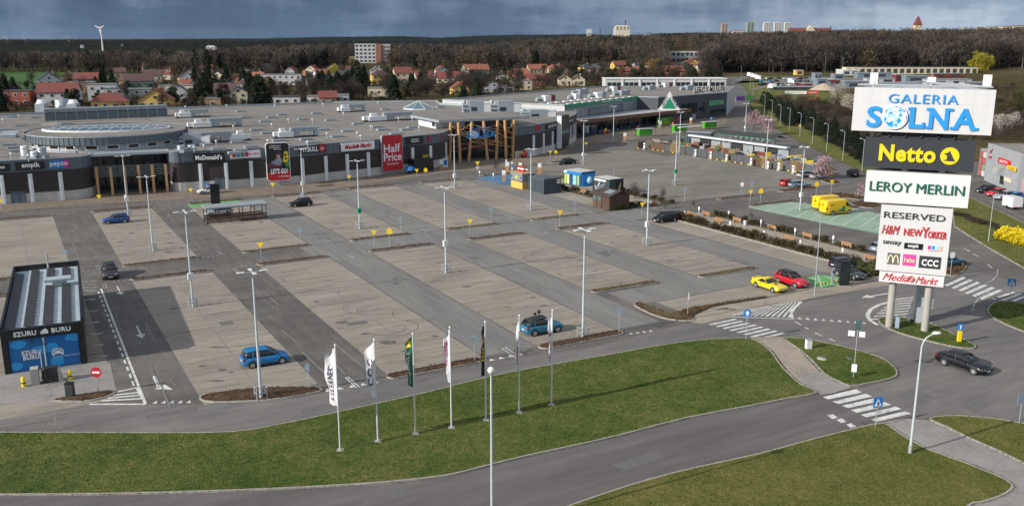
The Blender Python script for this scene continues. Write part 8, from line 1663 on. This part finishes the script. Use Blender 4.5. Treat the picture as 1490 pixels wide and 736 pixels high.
def house(x0,x1,yb,hpx,wall,kind,roof='red',rz=0.3,solar=False,label='',depth=None,storeys=2):
    """x0..x1 pixel width, base row yb, wall height in pixels"""
    global hidx;hidx+=1
    p=Vector(g((x0+x1)/2,yb));sc=math.hypot(p.length,30)/FPX;w_=(x1-x0)*sc;h=min(12,max(3.4,hpx*sc));d=depth or max(7.5,min(11,w_*.8));c=p+Vector((0,d*.5))
    w_=max(5,w_*(0.98 if kind=='flat' else .92))
    t=thing('house',label,'house',(c.x,c.y,-.1),rz)
    part('wall',MB().box((0,0,h/2),(w_,d,h)),WM[wall],t)
    n=max(1,int(w_/3.4));st=1 if h<4.6 else storeys if h<8 else 3
    for s in range(st):
        for k in range(n):
            x=-w_/2+w_*(k+.5)/n;z=h*(s+.55)/st;fr=part('window',MB().box((x,-d/2-.02,z),(1.7,.1,min(1.5,h/st*.55))),WHITE,t);part('pane',MB().box((x,-d/2-.06,z),(1.4,.08,min(1.25,h/st*.45))),WIN,fr)
        fr=part('window',MB().box((-w_/2-.02,0,h*(s+.55)/st),(.1,1.7,1.3)),WIN,t)
    if hidx%3==0:part('door',MB().box((w_*.3,-d/2-.05,1.05),(1.1,.1,2.1)),BROWNW,t)
    ov=.45
    if kind=='flat':
        r=part('roof',MB().box((0,0,h+.12),(w_+.3,d+.3,.32)),RT[roof]if roof!='red' else RT['grey'],t)
    elif kind in('gable','gable_front'):
        ph=(d if kind=='gable' else w_)*.36;mb=MB();X,Y=w_/2+ov,d/2+ov;z0=h-.15
        if kind=='gable':q=[(-X,-Y,z0),(X,-Y,z0),(X,0,h+ph),(-X,0,h+ph),(X,Y,z0),(-X,Y,z0)]
        else:q=[(-X,Y,z0),(-X,-Y,z0),(0,-Y,h+ph),(0,Y,h+ph),(X,-Y,z0),(X,Y,z0)]
        up=[(a,b,c_+.22)for a,b,c_ in q];mb.add(q+up,[(6,7,8,9),(9,8,10,11),(3,2,1,0),(5,4,2,3),(0,1,7,6),(4,5,11,10),(1,2,8,7),(2,4,10,8),(3,0,6,9),(5,3,9,11)]);r=part('roof',mb,RT[roof],t)
        mb=MB()
        if kind=='gable':
            for X_ in(-w_/2,w_/2):mb.add([(X_,-d/2,h),(X_,d/2,h),(X_,0,h+ph-.2)],[(0,1,2)]if X_>0 else[(2,1,0)])
        else:
            for Y_ in(-d/2,d/2):mb.add([(-w_/2,Y_,h),(w_/2,Y_,h),(0,Y_,h+ph-.2)],[(0,1,2)]if Y_<0 else[(2,1,0)])
            part('window',MB().box((0,-d/2-.03,h+ph*.3),(1.2,.1,1.1)),WIN,t)
        part('gable',mb,WM[wall],t)
        part('chimney',MB().box((w_*.2,d*.1,h+ph*.9),(.7,.7,1.8)),WM['brick']if hidx%2 else WM['white'],r)
        if solar and kind=='gable':
            e_=math.atan2(ph,d/2+ov)
            for i in range(6):
                o=part('solar_panel',MB().box((0,0,0),(w_*.12,d*.38,.06)),SOL,r);o.location=(-w_*.34+i*w_*.135,-d*.25,h+ph*.5+.22);o.rotation_euler=(e_,0,0)
    else:
        ph=d*.32;X,Y=w_/2+ov,d/2+ov;k=max(.3,w_/2-d*.4);r=part('roof',MB().add([(-X,-Y,h),(X,-Y,h),(X,Y,h),(-X,Y,h),(-k,0,h+ph),(k,0,h+ph),(0,0,h)],[(0,1,5,4),(1,2,5),(2,3,4,5),(3,0,4),(3,2,1,0)]),RT[roof],t);part('chimney',MB().box((w_*.1,0,h+ph),(.7,.7,1.4)),WM['white'],r)
        if solar:
            for i in range(5):
                e_=math.atan2(ph,Y);o=part('solar_panel',MB().box((0,0,0),(1.5,2.2,.06)),SOL,r);o.location=(-3.4+i*1.7,-d*.27,h+ph*.46+.1);o.rotation_euler=(e_,0,0)
    return t
HS=[(5,40,155,19,'brick','flat','dark',.1,0,'flat brick-red house at the far left edge'),(51,81,131,12,'white','gable_front','dark',.5,0,'white gabled house by the green field'),(54,106,154,17,'white','gable','red',.25,1,'white house with red roof and large solar array'),(86,103,121,8,'ochre','gable_front','red',.4,0,'small ochre gabled house behind the solar roof'),(106,138,123,6,'ochre','gable','red',.2,0,'long low red tiled roof left of the dark spruces'),(96,130,141,18,'ochre','flat','grey',.3,0,'brown-orange flat block beside the solar roof'),(127,163,147,21,'white','flat','grey',.3,0,'white cubic house with stepped flat roof'),(150,176,148,17,'white','flat','grey',.35,0,'second white cubic house beside the stepped one'),(178,213,147,15,'grey','flat','grey',.3,0,'pale flat-roofed house left of the brown gable'),(129,178,160,11,'yellow','hip','red',.35,0,'yellow bungalow with flat red roof beside the drum'),(199,245,158,10,'yellow','gable_front','orange',.25,0,'yellow gabled house with orange roof touching the mall roof'),(231,285,136,10,'cream','flat','grey',.2,0,'long cream flat-roofed house in the left suburb'),(258,289,122,9,'white','gable_front','red',.3,0,'house with steep red roof and white dormer'),(238,268,146,12,'white','gable_front','dark',.3,0,'white gabled house above the orange roof'),(310,341,141,8,'grey','gable','brown',.2,0,'house with wide brown tiled roof'),(331,357,152,16,'cream','gable_front','dark',.3,0,'cream gabled house right of the brown roof'),(297,318,158,13,'ochre','flat','grey',.2,0,'small dark brown house at the mall roof edge'),(333,349,125,8,'white','gable','red',.2,0,'small white house with bright red roof'),(207,232,119,8,'cream','gable','brown',.3,0,'pinkish brown roofed house deep in the suburb'),(162,180,114,8,'ochre','gable','brown',.3,0,'small brown roofed house behind the dark spruces'),(178,218,128,9,'green','gable','brown',.4,0,'green-walled house with brown roof'),(378,435,124,14,'white','flat','grey',.15,0,'large white modern two-storey villa'),(396,433,153,11,'white','flat','dark',.15,0,'white bungalow with dark flat roof at the mall edge'),(446,475,152,11,'white','flat','grey',.15,0,'white bungalow beside a small red roof'),(462,488,153,4,'ochre','gable','red',.2,0,'low red roof at the mall roof edge'),(484,506,151,12,'grey','flat','grey',.15,0,'pale grey cubic annex right of the red roof'),(444,465,126,11,'white','flat','grey',.15,0,'small white flat house behind the spruces'),(494,527,116,9,'grey','hip','dark',.15,0,'house with large dark hipped roof'),(538,565,124,14,'yellow','hip','brown',.3,0,'bright yellow cube house with brown roof'),(537,557,111,7,'white','gable_front','grey',.2,0,'white gabled house behind the yellow cube'),(571,598,120,13,'cream','gable','red',.3,0,'cream house with low red roof'),(558,575,116,9,'white','flat','grey',.3,0,'white annex right behind the yellow cube'),(534,577,141,12,'cream','flat','grey',.1,0,'cream flat house among bare trees at the mall'),(602,628,121,9,'cream','gable','red',.3,0,'house with tall plain red roof'),(633,676,121,6,'cream','gable','red',.15,1,'long red roofed house with dark solar field'),(672,711,112,10,'green','gable','orange',.4,0,'orange roofed pale green house'),(655,681,138,9,'yellow','gable_front','red',.3,0,'dark red gable among bare trees'),(691,722,135,14,'grey','flat','dark',.2,0,'pale square house with brown flat roof'),(724,746,135,9,'grey','flat','grey',.2,0,'low grey house left of the cream cube'),(738,772,119,7,'cream','gable','orange',.2,1,'orange roof with blue solar panels'),(743,772,131,13,'cream','flat','grey',.2,0,'cream cube house near the white roof edge'),(767,793,125,9,'brick','gable','red',.2,0,'red roofed brick house by the cream cube'),(766,797,107,6,'cream','gable','orange',.3,0,'orange roof left of the ridge of long roofs'),(795,826,107,7,'cream','hip','orange',.2,0,'wide orange hipped roof beneath the wood'),(812,832,125,9,'cream','gable_front','brown',.1,0,'twin gabled dark roofed house, its half nearer the orange roofs'),(832,851,125,9,'cream','gable_front','brown',.1,0,'twin gabled dark roofed house, its half nearer the white block'),(856,879,110,8,'cream','gable_front','dark',.3,0,'cream gabled house with slate roof by the wood'),(903,918,112,8,'brick','gable','red',.2,0,'small brick-red house among bare bushes'),(922,938,103,7,'white','gable','dark',.2,0,'white house with slate roof under the wood'),(963,995,112,8,'brick','gable','orange',.2,0,'large orange-red roofed house near the wood'),(632,654,95,3,'white','flat','grey',.1,0,'low white shed row below the wood edge'),(356,370,97,6,'white','hip','grey',.1,0,'small white domed pavilion at the wood edge'),(508,517,90,7,'yellow','flat','grey',.1,0,'narrow yellow building beside the apartment block')]
for a in HS:house(*a[:9],label=a[9])
# mid-rise block and small blocks
def block(name,label,x0,x1,yb,yt,wall,side,nx,nz,d=12,rz=.1,roofm=None):
    p=Vector(g((x0+x1)/2,yb));sc=math.hypot(p.length,30)/FPX;w_=(x1-x0)*sc;h=(yb-yt)*sc;t=thing(name,label,'building',(p.x,p.y+d/2,-.2),rz)
    part('wall',MB().box((0,0,h/2),(w_,d,h)),wall,t);part('roof',MB().box((0,0,h+.2),(w_+.6,d+.6,.4)),roofm or UW,t)
    if side:part('side_wall',MB().box((w_/2+.1,0,h/2),(.4,d+.1,h)),side,t)
    for i in range(nx):
        for j in range(nz):
            part('window',MB().box((-w_/2+w_*(i+.5)/nx,-d/2-.04,h*(j+.55)/nz),(w_/nx*.62,.16,h/nz*.5)),WIN,t)
    return t,w_,h
t,w_,h=block('apartment_block','five-storey block with orange end wall standing above the suburb',517,546,92,66,WM['white'],None,5,5);part('end_tower',MB().box((w_/2+3.2,0,h/2+.1),(6.2,12.6,h+.2)),M('end_wall_rust',(0.27,0.115,0.07),0.85,.12,.5),t);part('rear_wing',MB().box((w_/2+12,1,h/2),(11.3,11,h)),WM['grey'],t)
for j in range(5):part('balcony',MB().box((w_/2+12,-4.8,h*(j+.35)/5),(10,.8,1.1)),M('balcony_rust',(0.20,0.10,0.075),0.85),t)
block('flat_block','three-storey white block below the wood',976,1014,99,77,WM['white'],None,6,3)
block('yard_shed','long pale yellow shed with many windows at the wood edge',1239,1413,110,99,WM['cream'],None,20,1,9,.02,RT['dark'])
block('white_hall','white hall with two dark windows left of the yellow shed',1226,1248,110.5,103,WM['white'],None,2,1,14,.05)
block('edge_block','white block with rows of windows at the wood, right edge',1478,1497,90,63,WM['white'],None,3,4)
for k,(x0,x1,yb,yt,m,lab)in enumerate(((1229,1262,128.5,119.5,'grey_blue','long blue-grey container row behind the white board'),(1185,1194,118,108,'grey_blue','tall blue-grey storage box in the works yard'),(1188,1202,126,116,'grey_blue','blue-grey container beside the white lorry'),(1203,1222,124,117,'red','dark red container beside the white lorry'),(1248,1296,114,107,'grey_blue','long blue-grey shed in front of the yellow shed'),(1303,1325,119.5,110,'red','dark red container near the yellow shed'),(1318,1350,121,112,'grey_blue','blue container near the yellow shed'),(1350,1410,126,117,'white','long pale shed right behind the white board'),(1158,1168,110,103,'yellow','small yellow hut at the works yard edge'),(1126,1183,131,127,'dark','long dark low wall of the works yard'),(1170,1180,127,122,'red','small red container in the works yard'),(1360,1398,113,108,'red','low building with rusty red roof by the willow'),(1213,1228,116,109,'grey_blue','blue-grey box store at the back of the works yard'),(1262,1300,121,115,'white','pale flat shed in the middle of the yard'),(1404,1440,127,121,'white','pale low shed right of the white board top'))):
    mm={'grey_blue':M('shed_grey_blue',(0.17,0.22,0.26),0.6,.12,.5),'red':M('shed_red',(0.20,0.03,0.03),0.6,.15,.5),'white':M('shed_white',(0.42,0.44,0.45),0.6,.1,.5),'yellow':WM['yellow'],'dark':GUM}[m];block('storage_shed',lab,x0,x1,yb,yt,mm,None,2 if k%2 else 1,1,6,.1,UG)
t=thing('banner_fence','white and red banner fence on the grass beside the street','banner',g(1166,139),.05);sc=math.hypot(*g(1166,139))/FPX
part('banner',MB().box((-8*sc,0,1.5),(30*sc,.1,1.5)),SWHT,t);part('banner',MB().box((15.5*sc,0,1.5),(17*sc,.1,1.5)),M('banner_red',(0.55,0.05,0.04),0.6),t)
for k in range(6):part('post',MB().box((-22*sc+k*9*sc,.1,1.0),(.1,.1,2)),STEEL,t)
scribble(t,SGRN,-8*sc,1.5,20*sc,.5,14,.1);scribble(t,SWHT,15.5*sc,1.5,11*sc,.7,6,.1)
t=thing('sand_heap','pale heap of sand behind the banner fence','sand heap',g(1198,131));mb=MB();mb.lathe([(8.5,0),(5,1.8),(2.2,3.2),(.05,3.9)],n=14);part('heap',mb,M('sand',(0.42,0.34,0.25),0.95,.15,.6),t)
t=thing('orange_digger','small orange machine on the waste ground under the banner','digger',g(1181,150));part('body',MB().box((0,0,1.4),(3,2,1.6)),M('digger_orange',(0.52,0.14,0.03),0.5),t);part('arm',MB().tube((1,0,1.8),(3,0,3.6),.2),M('digger_orange',(0.52,0.14,0.03),0.5),t);part('track',MB().box((0,0,.35),(3.2,2.2,.7)),GUM,t)
# skyline on the hill
def at_dist(px,py,D):
    """a point D metres away whose sight line passes the pixel: for far towers standing behind the wood"""
    dx,dy,dz=ray(px,py);k=D/math.hypot(dx,dy);return Vector((dx*k,dy*k,CAMH+dz*k))
def tower_b(name,label,x0,x1,yt,D,m,nx,nz,roofm=None,cat='tower block',zb=None):
    a,b=at_dist(x0,yt,D),at_dist(x1,yt,D);w_=(b-a).length;c=(a+b)/2;z0=land_z(c.x,c.y)if zb is None else zb;h=c.z-z0;t=thing(name,label,cat,(c.x,c.y,z0),0)
    part('wall',MB().box((0,0,h/2),(w_,w_*.8,h)),m,t);part('roof',MB().box((0,0,h+.6),(w_*.8,w_*.6,1.4)),roofm or m,t)
    for j in range(nz):
        for i in range(nx):part('window',MB().box((-w_/2+w_*(i+.5)/nx,-w_*.4-.1,h-(j+.7)*3.2),(w_/nx*.55,.3,1.6)),WIN,t)
    return t,w_,h
TB=M('tower_pale',(0.50,0.50,0.48),0.8,.06,.1)
t,w_,h=tower_b('silo_block','large cream industrial block with a mast above the wood',895,916,38.5,1700,M('silo_cream',(0.56,0.52,0.42),0.8,.08,.1),4,2);part('mast',MB().tube((w_*.2,0,h),(w_*.2,0,h+11),.9),DARK,t);part('annex',MB().box((-w_*.52,0,h*.42),(w_*.12,w_*.6,h*.84)),TB,t)
t,w_,h=tower_b('water_tower','slim grey square tower above the wood, left of the cream block',854,860.5,43.5,1600,M('tower_grey',(0.36,0.37,0.37),0.8),1,1,cat='tower');part('head',MB().box((0,0,h-3),(w_*1.15,w_,6)),TB,t)
t=thing('chimney_stack','thin dark chimney stack above the wood','chimney',(*at_dist(873,50,1900)[:2],0));z=at_dist(873,43,1900).z;part('stack',MB().tube((0,0,0),(0,0,z),1.6,.9),DARK,t);part('rim',MB().tube((0,0,z),(0,0,z+.6),1.3),GUM,t)
tower_b('pale_block','small white block half sunk in the wood',935,946,51.5,1500,TB,2,1)
tower_b('tower_block','reddish tower block, first of the skyline row',1049.7,1058.5,34.5,2600,M('tower_reddish',(0.36,0.26,0.22),0.8),2,8)
tower_b('tower_block','green and red tower block, second of the skyline row',1086.5,1097,33,2600,M('tower_greenish',(0.24,0.30,0.27),0.8),2,8,M('tower_red',(0.34,0.11,0.08),0.8))
for x0,x1,l in((1111,1121,'third'),(1126,1136.5,'fourth'),(1141,1151,'fifth')):tower_b('tower_block','pale grey tower block with flat top, %s of the skyline row'%l,x0,x1,33.5,2500,TB,3,9)
a,b=at_dist(1146,45,2000),at_dist(1210,45,2000);w_=(b-a).length;c=(a+b)/2;z0=land_z(c.x,c.y);t=thing('red_roof_hall','long historic building with red roof and pale central gable on the skyline','hall',(c.x,c.y,z0));h=at_dist(1178,47.5,2000).z-z0;part('wall',MB().box((0,0,h/2),(w_,14,h)),WM['cream'],t)
mb=MB();X,Y=w_/2,8;mb.add([(-X,-Y,h),(X,-Y,h),(X*.97,0,h+9),(-X*.97,0,h+9),(X,Y,h),(-X,Y,h)],[(0,1,2,3),(3,2,4,5),(1,4,2),(5,0,3)]);part('roof',mb,RT['red'],t);mb=MB();mb.add([(-9,-9,h-2),(9,-9,h-2),(9,-9,h+4),(0,-9,h+14),(-9,-9,h+4)],[(0,1,2,3,4)]);mb.add([(-9,-8.9,h+4),(9,-8.9,h+4),(0,-8.9,h+14),(-9,2,h+4),(9,2,h+4),(0,2,h+14)],[(0,3,5,2),(1,2,5,4)]);part('gable',mb,WM['cream'],t);part('spire',MB().tube((0,-4,h+9),(0,-4,h+20),1.2,.1),RT['red'],t);part('end_turret',MB().tube((X,0,h),(X,0,h+13),3,.5),DARK,t)
a=at_dist(1334.7,41,1900);z0=land_z(a.x,a.y);t=thing('church_tower','church tower with tall red pointed roof on the skyline','church tower',(a.x,a.y,z0));h=at_dist(1334.7,37,1900).z-z0;sc=1900/FPX;part('wall',MB().box((0,0,h/2),(8.2*sc,8.2*sc,h)),WM['cream'],t);mb=MB();q=4.6*sc;z1=at_dist(1334.7,26,1900).z-z0;mb.add([(-q,-q,h),(q,-q,h),(q,q,h),(-q,q,h),(-q*.28,-q*.28,z1),(q*.28,-q*.28,z1),(q*.28,q*.28,z1),(-q*.28,q*.28,z1),(0,0,z1+4)],[(0,1,5,4),(1,2,6,5),(2,3,7,6),(3,0,4,7),(4,5,8),(5,6,8),(6,7,8),(7,4,8)]);part('spire',mb,RT['red'],t)
for x in(-.3,.3):part('window',MB().box((x*8*sc,-4.15*sc,h-2.5),(1.4,.3,2.4)),WIN,t)
t_,w_,h=tower_b('town_hall_block','long pale glazed block among trees on the hill, right',1417,1460,46,1500,M('pale_glazed',(0.34,0.40,0.40),0.5),12,2,cat='building');tower_b('town_building','cream building among trees on the hill',1386,1402,51,1450,WM['cream'],4,1,cat='building')
for k,(x0,x1,yt,m,lab)in enumerate(((1436,1452,40.5,'dark','grey roofed town house on the hill crest, first'),(1454,1472,39.5,'red','red roofed town house on the hill crest, second'),(1473,1496,38.5,'brown','brown roofed town house on the hill crest, third'),(1400,1408,41,'grey','small pale town house on the hill crest'),(1420,1432,41,'dark','dark roofed town house on the hill crest'),(1066,1080,46,'red','red roofed town house between the tower blocks'))):tower_b('town_house',lab,x0,x1,yt,1900,WM['cream'],3,1,RT[m],cat='house')
# wind turbine
D=2300;a=at_dist(150,75,D);z0=land_z(a.x,a.y);zt=at_dist(150,41.5,D).z;t=thing('wind_turbine','white wind turbine standing alone on the far plain','wind turbine',(a.x,a.y,z0));part('tower',MB().tube((0,0,0),(0,0,zt-z0),1.8,1.0,10),UW,t);part('nacelle',MB().box((0,-2,zt-z0),(3,7,3)),WHITE,t);hub=part('hub',MB().ball((0,-6,zt-z0),1.8,8),WHITE,t)
for k,an in enumerate((R(152),R(28),R(272))):
    L=13;mb=MB();c,s=math.cos(an),math.sin(an);n_=(-s,c);pts=[(0,.9),(.2,1.5),(1,.35)];mb.add([(c*L*f+n_[0]*w2*sg,-6.6,zt-z0+s*L*f+n_[1]*w2*sg)for f,w2 in pts for sg in(-1,1)]+[(c*L*f+n_[0]*w2*sg,-6.0,zt-z0+s*L*f+n_[1]*w2*sg)for f,w2 in pts for sg in(-1,1)],[(0,1,3,2),(2,3,5,4),(6,8,9,7),(8,10,11,9),(0,2,8,6),(2,4,10,8),(1,7,9,3),(3,9,11,5),(4,5,11,10)])
    part('blade',mb,WHITE,t)
for x,y0 in((11,59),(36,59),(100,58.5)):
    D=7000;a=at_dist(x,y0,D);z0=land_z(a.x,a.y);t=thing('wind_turbine','faint far wind turbine on the left horizon','wind turbine',(a.x,a.y,z0),0,'far wind turbines');zz=at_dist(x,y0-6,D).z-z0;part('tower',MB().tube((0,0,0),(0,0,zz),2.6,1.6,6),UG,t)
    for an in(1.57,3.67,5.76):part('blade',MB().tube((0,-3,zz),(30*math.cos(an),-3,zz+30*math.sin(an)),1.6,.4,4),UG,t)
a=at_dist(623,50,8800);z0=land_z(a.x,a.y);t=thing('radio_mast','hair thin radio mast on the far blue ridge','mast',(a.x,a.y,z0));z=at_dist(623,43.5,8800).z-z0;part('mast',MB().tube((0,0,0),(0,0,z),2.2,.8,5),GUM,t);part('platform',MB().tube((0,0,z*.7),(0,0,z*.74),4,n=6),GUM,t)
# white mall-far building bits deep in the wood
tower_b('wood_block','small white and green block sunk in the left wood',301,314,68,1500,TB,2,2,cat='building')
for k in range(3):
    D=3000+300*(k%4);tower_b('far_hall','tiny pale hall on the far left plain',122+k*23+(k*37)%11,117+k*23+(k*37)%11+(k%3)*4,66.5-(k%3),D,UG,1,1,cat='hall');[o for o in C.objects if o.name.startswith('far_hall')][-1]['group']='far halls on the left plain'
rh=random.Random(4)
for k in range(52):
    x=rh.uniform(60,1040);y=rh.uniform(103,132)if x<620 else rh.uniform(103,118)if x<760 else rh.uniform(101,108);w_=rh.uniform(13,22)
    if x<118 and y<126:continue
    t=house(x,x+w_,y,rh.uniform(5,8),rh.choice(('white','white','cream','grey','ochre','yellow')),rh.choice(('gable','gable_front','hip','flat')),rh.choice(('red','brown','dark','red','orange')),rh.uniform(-.2,.6),label='small house deep in the suburb, half hidden by trees');t['group']='small houses deep in the suburb'
# ------------------------------------------------------------------ suburb trees
bp=[tree('bare_tree','bare brown broadleaf tree among the suburb houses',(0,0,-90),9.5,4.2,TWIG,900,.55,.14,200+k,'bare trees among the houses',.18)for k in range(4)];ubp=[False]*4
ep=[conifer('spruce_tree','dark spruce among the suburb houses',(0,0,-90),10,3.0,1000,.8,210+k,'spruces among the houses')for k in range(3)];uep=[False]*3
op=[tree('green_tree','dark olive evergreen tree among the suburb houses',(0,0,-90),7.5,4.0,HGRN if False else leaf_mat('evergreen_leaf',(.010,.014,.007),(.024,.030,.014),(.05,.055,.026),.1),900,.5,.8,220+k,'evergreen trees among the houses',.1)for k in range(2)];uop=[False]*2
for(x,y,s)in((150,122,1.1),(140,130,.8),(164,124,.9),(70,150,.7),(100,157,.8),(290,146,1.3),(284,130,1.2),(298,140,1.4),(302,120,1.1),(330,125,1.2),(325,134,1.1),(345,118,1.0),(365,142,1.5),(355,130,1.4),(378,158,1.5),(382,150,1.4),(395,146,1.2),(372,160,1.3),(464,140,1.4),(470,132,1.3),(480,145,1.3),(492,138,1.3),(515,132,1.5),(522,136,1.6),(530,126,1.3),(505,144,1.2),(570,128,1.1),(600,140,1.3),(612,132,1.3),(574,146,1.2),(574,76,2.0),(690,82,1.6),(694,145,1.1),(675,150,1.0),(742,110,1.4),(688,122,1.1),(836,110,1.1),(960,114,1.2),(1030,120,1.3),(1006,112,1.0),(1010,124,1.2),(1046,124,1.0),(424,110,1.2),(8,145,1.2),(20,138,1.1),(2,162,1.0),(735,90,1.7)):put(ep,uep,g(x,y),sc=s)
rs=random.Random(77)
for k in range(215):
    x=rs.uniform(-20,1055);lo=96+(8 if x<350 else 0);hi=162 if x<380 else 152 if x<600 else 140 if x<760 else 126
    y=lo+(hi-lo)*rs.random()**1.2
    if x<112 and y<124:continue
    (put(bp,ubp,g(x,y),sc=rs.uniform(.6,1.15))if rs.random()<.68 else put(op,uop,g(x,y),sc=rs.uniform(.6,1.25)))
for k in range(64):
    x=rs.uniform(560,1045);put(bp,ubp,g(x,rs.uniform(120,143)if x<760 else rs.uniform(106,124)),sc=rs.uniform(1.0,1.5))
for k in range(36):x=rs.uniform(380,700);put(bp,ubp,g(x,152-(x-380)*.03+rs.uniform(-10,0)),sc=rs.uniform(.8,1.2))
# ------------------------------------------------------------------ woods: one mass each
def wood(name,m,pts,H,seed,ntri,twig,wk=.42,cap=True,tz=.05):
    r_=np.random.default_rng(seed);P=np.array(pts);h=H*(.75+.5*r_.random(len(P)));V=[]
    if cap:
        dd=np.hypot(P[:,0],P[:,1]);px=CX+FPX*P[:,0]/np.maximum(1,P[:,1]);top=np.interp(px,[-100,300,420,520,760,900,1030,1200,1490],[73,72,64,57,54.5,52.5,50,45.5,43])+r_.normal(size=len(P))*1.1
        lim=CAMH-(top-YH)*dd/FPX-P[:,2];h=np.minimum(h,lim);ok=h>6;P,h=P[ok],h[ok]
    n=len(P)
    idx=np.repeat(np.arange(n),ntri);N_=n*ntri;d=r_.normal(size=(N_,3));d/=np.linalg.norm(d,axis=1)[:,None];rr_=r_.random(N_)**.45;hh=h[idx]
    c=np.stack([P[idx,0]+d[:,0]*rr_*hh*wk*.8,P[idx,1]+d[:,1]*rr_*hh*wk*.8,P[idx,2]+hh*.60+d[:,2]*rr_*hh*.42],1)
    a=r_.normal(size=(N_,3));a[:,2]=np.abs(a[:,2])+.4;a/=np.linalg.norm(a,axis=1)[:,None];b=r_.normal(size=(N_,3));b=np.cross(a,b);b/=np.linalg.norm(b,axis=1)[:,None];s=(hh*tz*(.6+r_.random(N_)))[:,None]
    V.append(np.stack([c-a*s*1.5,c+a*s*1.5,c+b*s*twig],1).reshape(-1,3))
    # trunks
    w_=h*.016+.12;an=r_.random(n)*3.14;ux,uy=np.cos(an)*w_,np.sin(an)*w_;top=np.stack([P[:,0],P[:,1],P[:,2]+h*.8],1)
    V.append(np.stack([np.stack([P[:,0]-ux,P[:,1]-uy,P[:,2]-.5],1),np.stack([P[:,0]+ux,P[:,1]+uy,P[:,2]-.5],1),top],1).reshape(-1,3))
    v=np.concatenate(V);o=bpy.data.objects.new(name,np_mesh(name,v,np.arange(len(v)).reshape(-1,3),m));C.objects.link(o);o['kind']='stuff'
WOOD=leaf_mat('wood_twigs',(0.026,0.021,0.018),(0.062,0.051,0.043),(0.115,0.097,0.078),0.028,.8,2.4)
WOODO=leaf_mat('wood_spring',(0.030,0.027,0.013),(0.078,0.064,0.030),(0.13,0.105,0.052),0.03,.8,2.4)
FARW=leaf_mat('far_wood',(0.007,0.008,0.006),(0.014,0.015,0.012),(0.028,0.028,0.021),0.002)
def area(n,a0,a1,d0,d1,keep=None,seed=0):
    r_=np.random.default_rng(seed);res=[]
    while len(res)<n:
        an=math.radians(r_.uniform(a0,a1));d=d0+(d1-d0)*r_.random()**1.25;x,y=d*math.sin(an),d*math.cos(an)
        if keep is None or keep(x,y,d):res.append((x,y,land_z(x,y)if d>600 else 0))
    return res
def edge(x,y,d):
    px=proj(x,y,0)
    lim=107.5 if px[0]>1060 else 104+4*math.sin(px[0]*.02)if px[0]>380 else 108
    if-30<px[0]<110 and px[1]>106:return False
    if 503<px[0]<568 and px[1]>89 or 968<px[0]<1022 and px[1]>95:return False
    return px[1]<lim
wood('wood',WOOD,area(3300,-33,33,720,1450,edge,1),19,1,190,.3)
wood('wood',WOOD,area(1500,8,33,745,1000,edge,4),20,2,200,.26)
wood('spring_wood',WOODO,area(520,-33,33,720,1400,edge,3),17,3,230,.5)
wood('russet_wood',leaf_mat('wood_russet',(.035,.020,.016),(.072,.043,.033),(.12,.078,.06),.03),area(260,-33,33,720,1300,edge,13),16,15,230,.4)
wood('evergreen_wood',leaf_mat('wood_evergreen',(.006,.010,.007),(.014,.02,.012),(.028,.036,.02),.02),area(240,-33,20,700,1200,edge,8),17,5,160,.7,.26,True,.075)
wood('far_wood',FARW,area(2600,-34,34,1500,3000,lambda x,y,d:math.sin(x*.004+y*.0023)+.6*math.sin(y*.009+x*.002)>.15 or x>250,5),15,4,26,.9,.6,True,.075)
wood('far_wood',FARW,area(2600,-34,34,3000,7000,lambda x,y,d:math.sin(x*.0021+y*.0013)+.6*math.sin(y*.004)>.25,6),17,6,14,1.0,.9,False,.075)
wood('ridge_wood',FARW,area(2200,-34,34,7200,9400,None,7),20,7,10,1.2,1.4,False,.075)
def gardens(x,y,d):
    px=proj(x,y,0);lo=124 if px[0]<112 else 108 if px[0]<350 else 101
    hi=164 if px[0]<380 else 155 if px[0]<600 else 143 if px[0]<760 else 130
    return lo<px[1]<hi and px[0]<1055
wood('garden_thicket',leaf_mat('garden_twigs',(.018,.015,.010),(.042,.035,.024),(.085,.073,.050),.05,.8,2.2),area(2600,-31,14,380,820,gardens,21),2.9,22,40,.5,.6,False,.13)
# ------------------------------------------------------------------ air
HAZE=0.000006
if HAZE>0:
    m=bpy.data.materials.new('haze');m.use_nodes=True;t_=m.node_tree;t_.nodes.clear();vo=t_.nodes.new('ShaderNodeVolumePrincipled');vo.inputs['Color'].default_value=(0.50,0.70,1.0,1);vo.inputs['Density'].default_value=HAZE;vo.inputs['Anisotropy'].default_value=0.2;ou=t_.nodes.new('ShaderNodeOutputMaterial');t_.links.new(vo.outputs[0],ou.inputs['Volume'])
    mb=MB();mb.box((0,3000,84),(28000,28000,176));o=mb.build('haze',m);o['kind']='stuff'
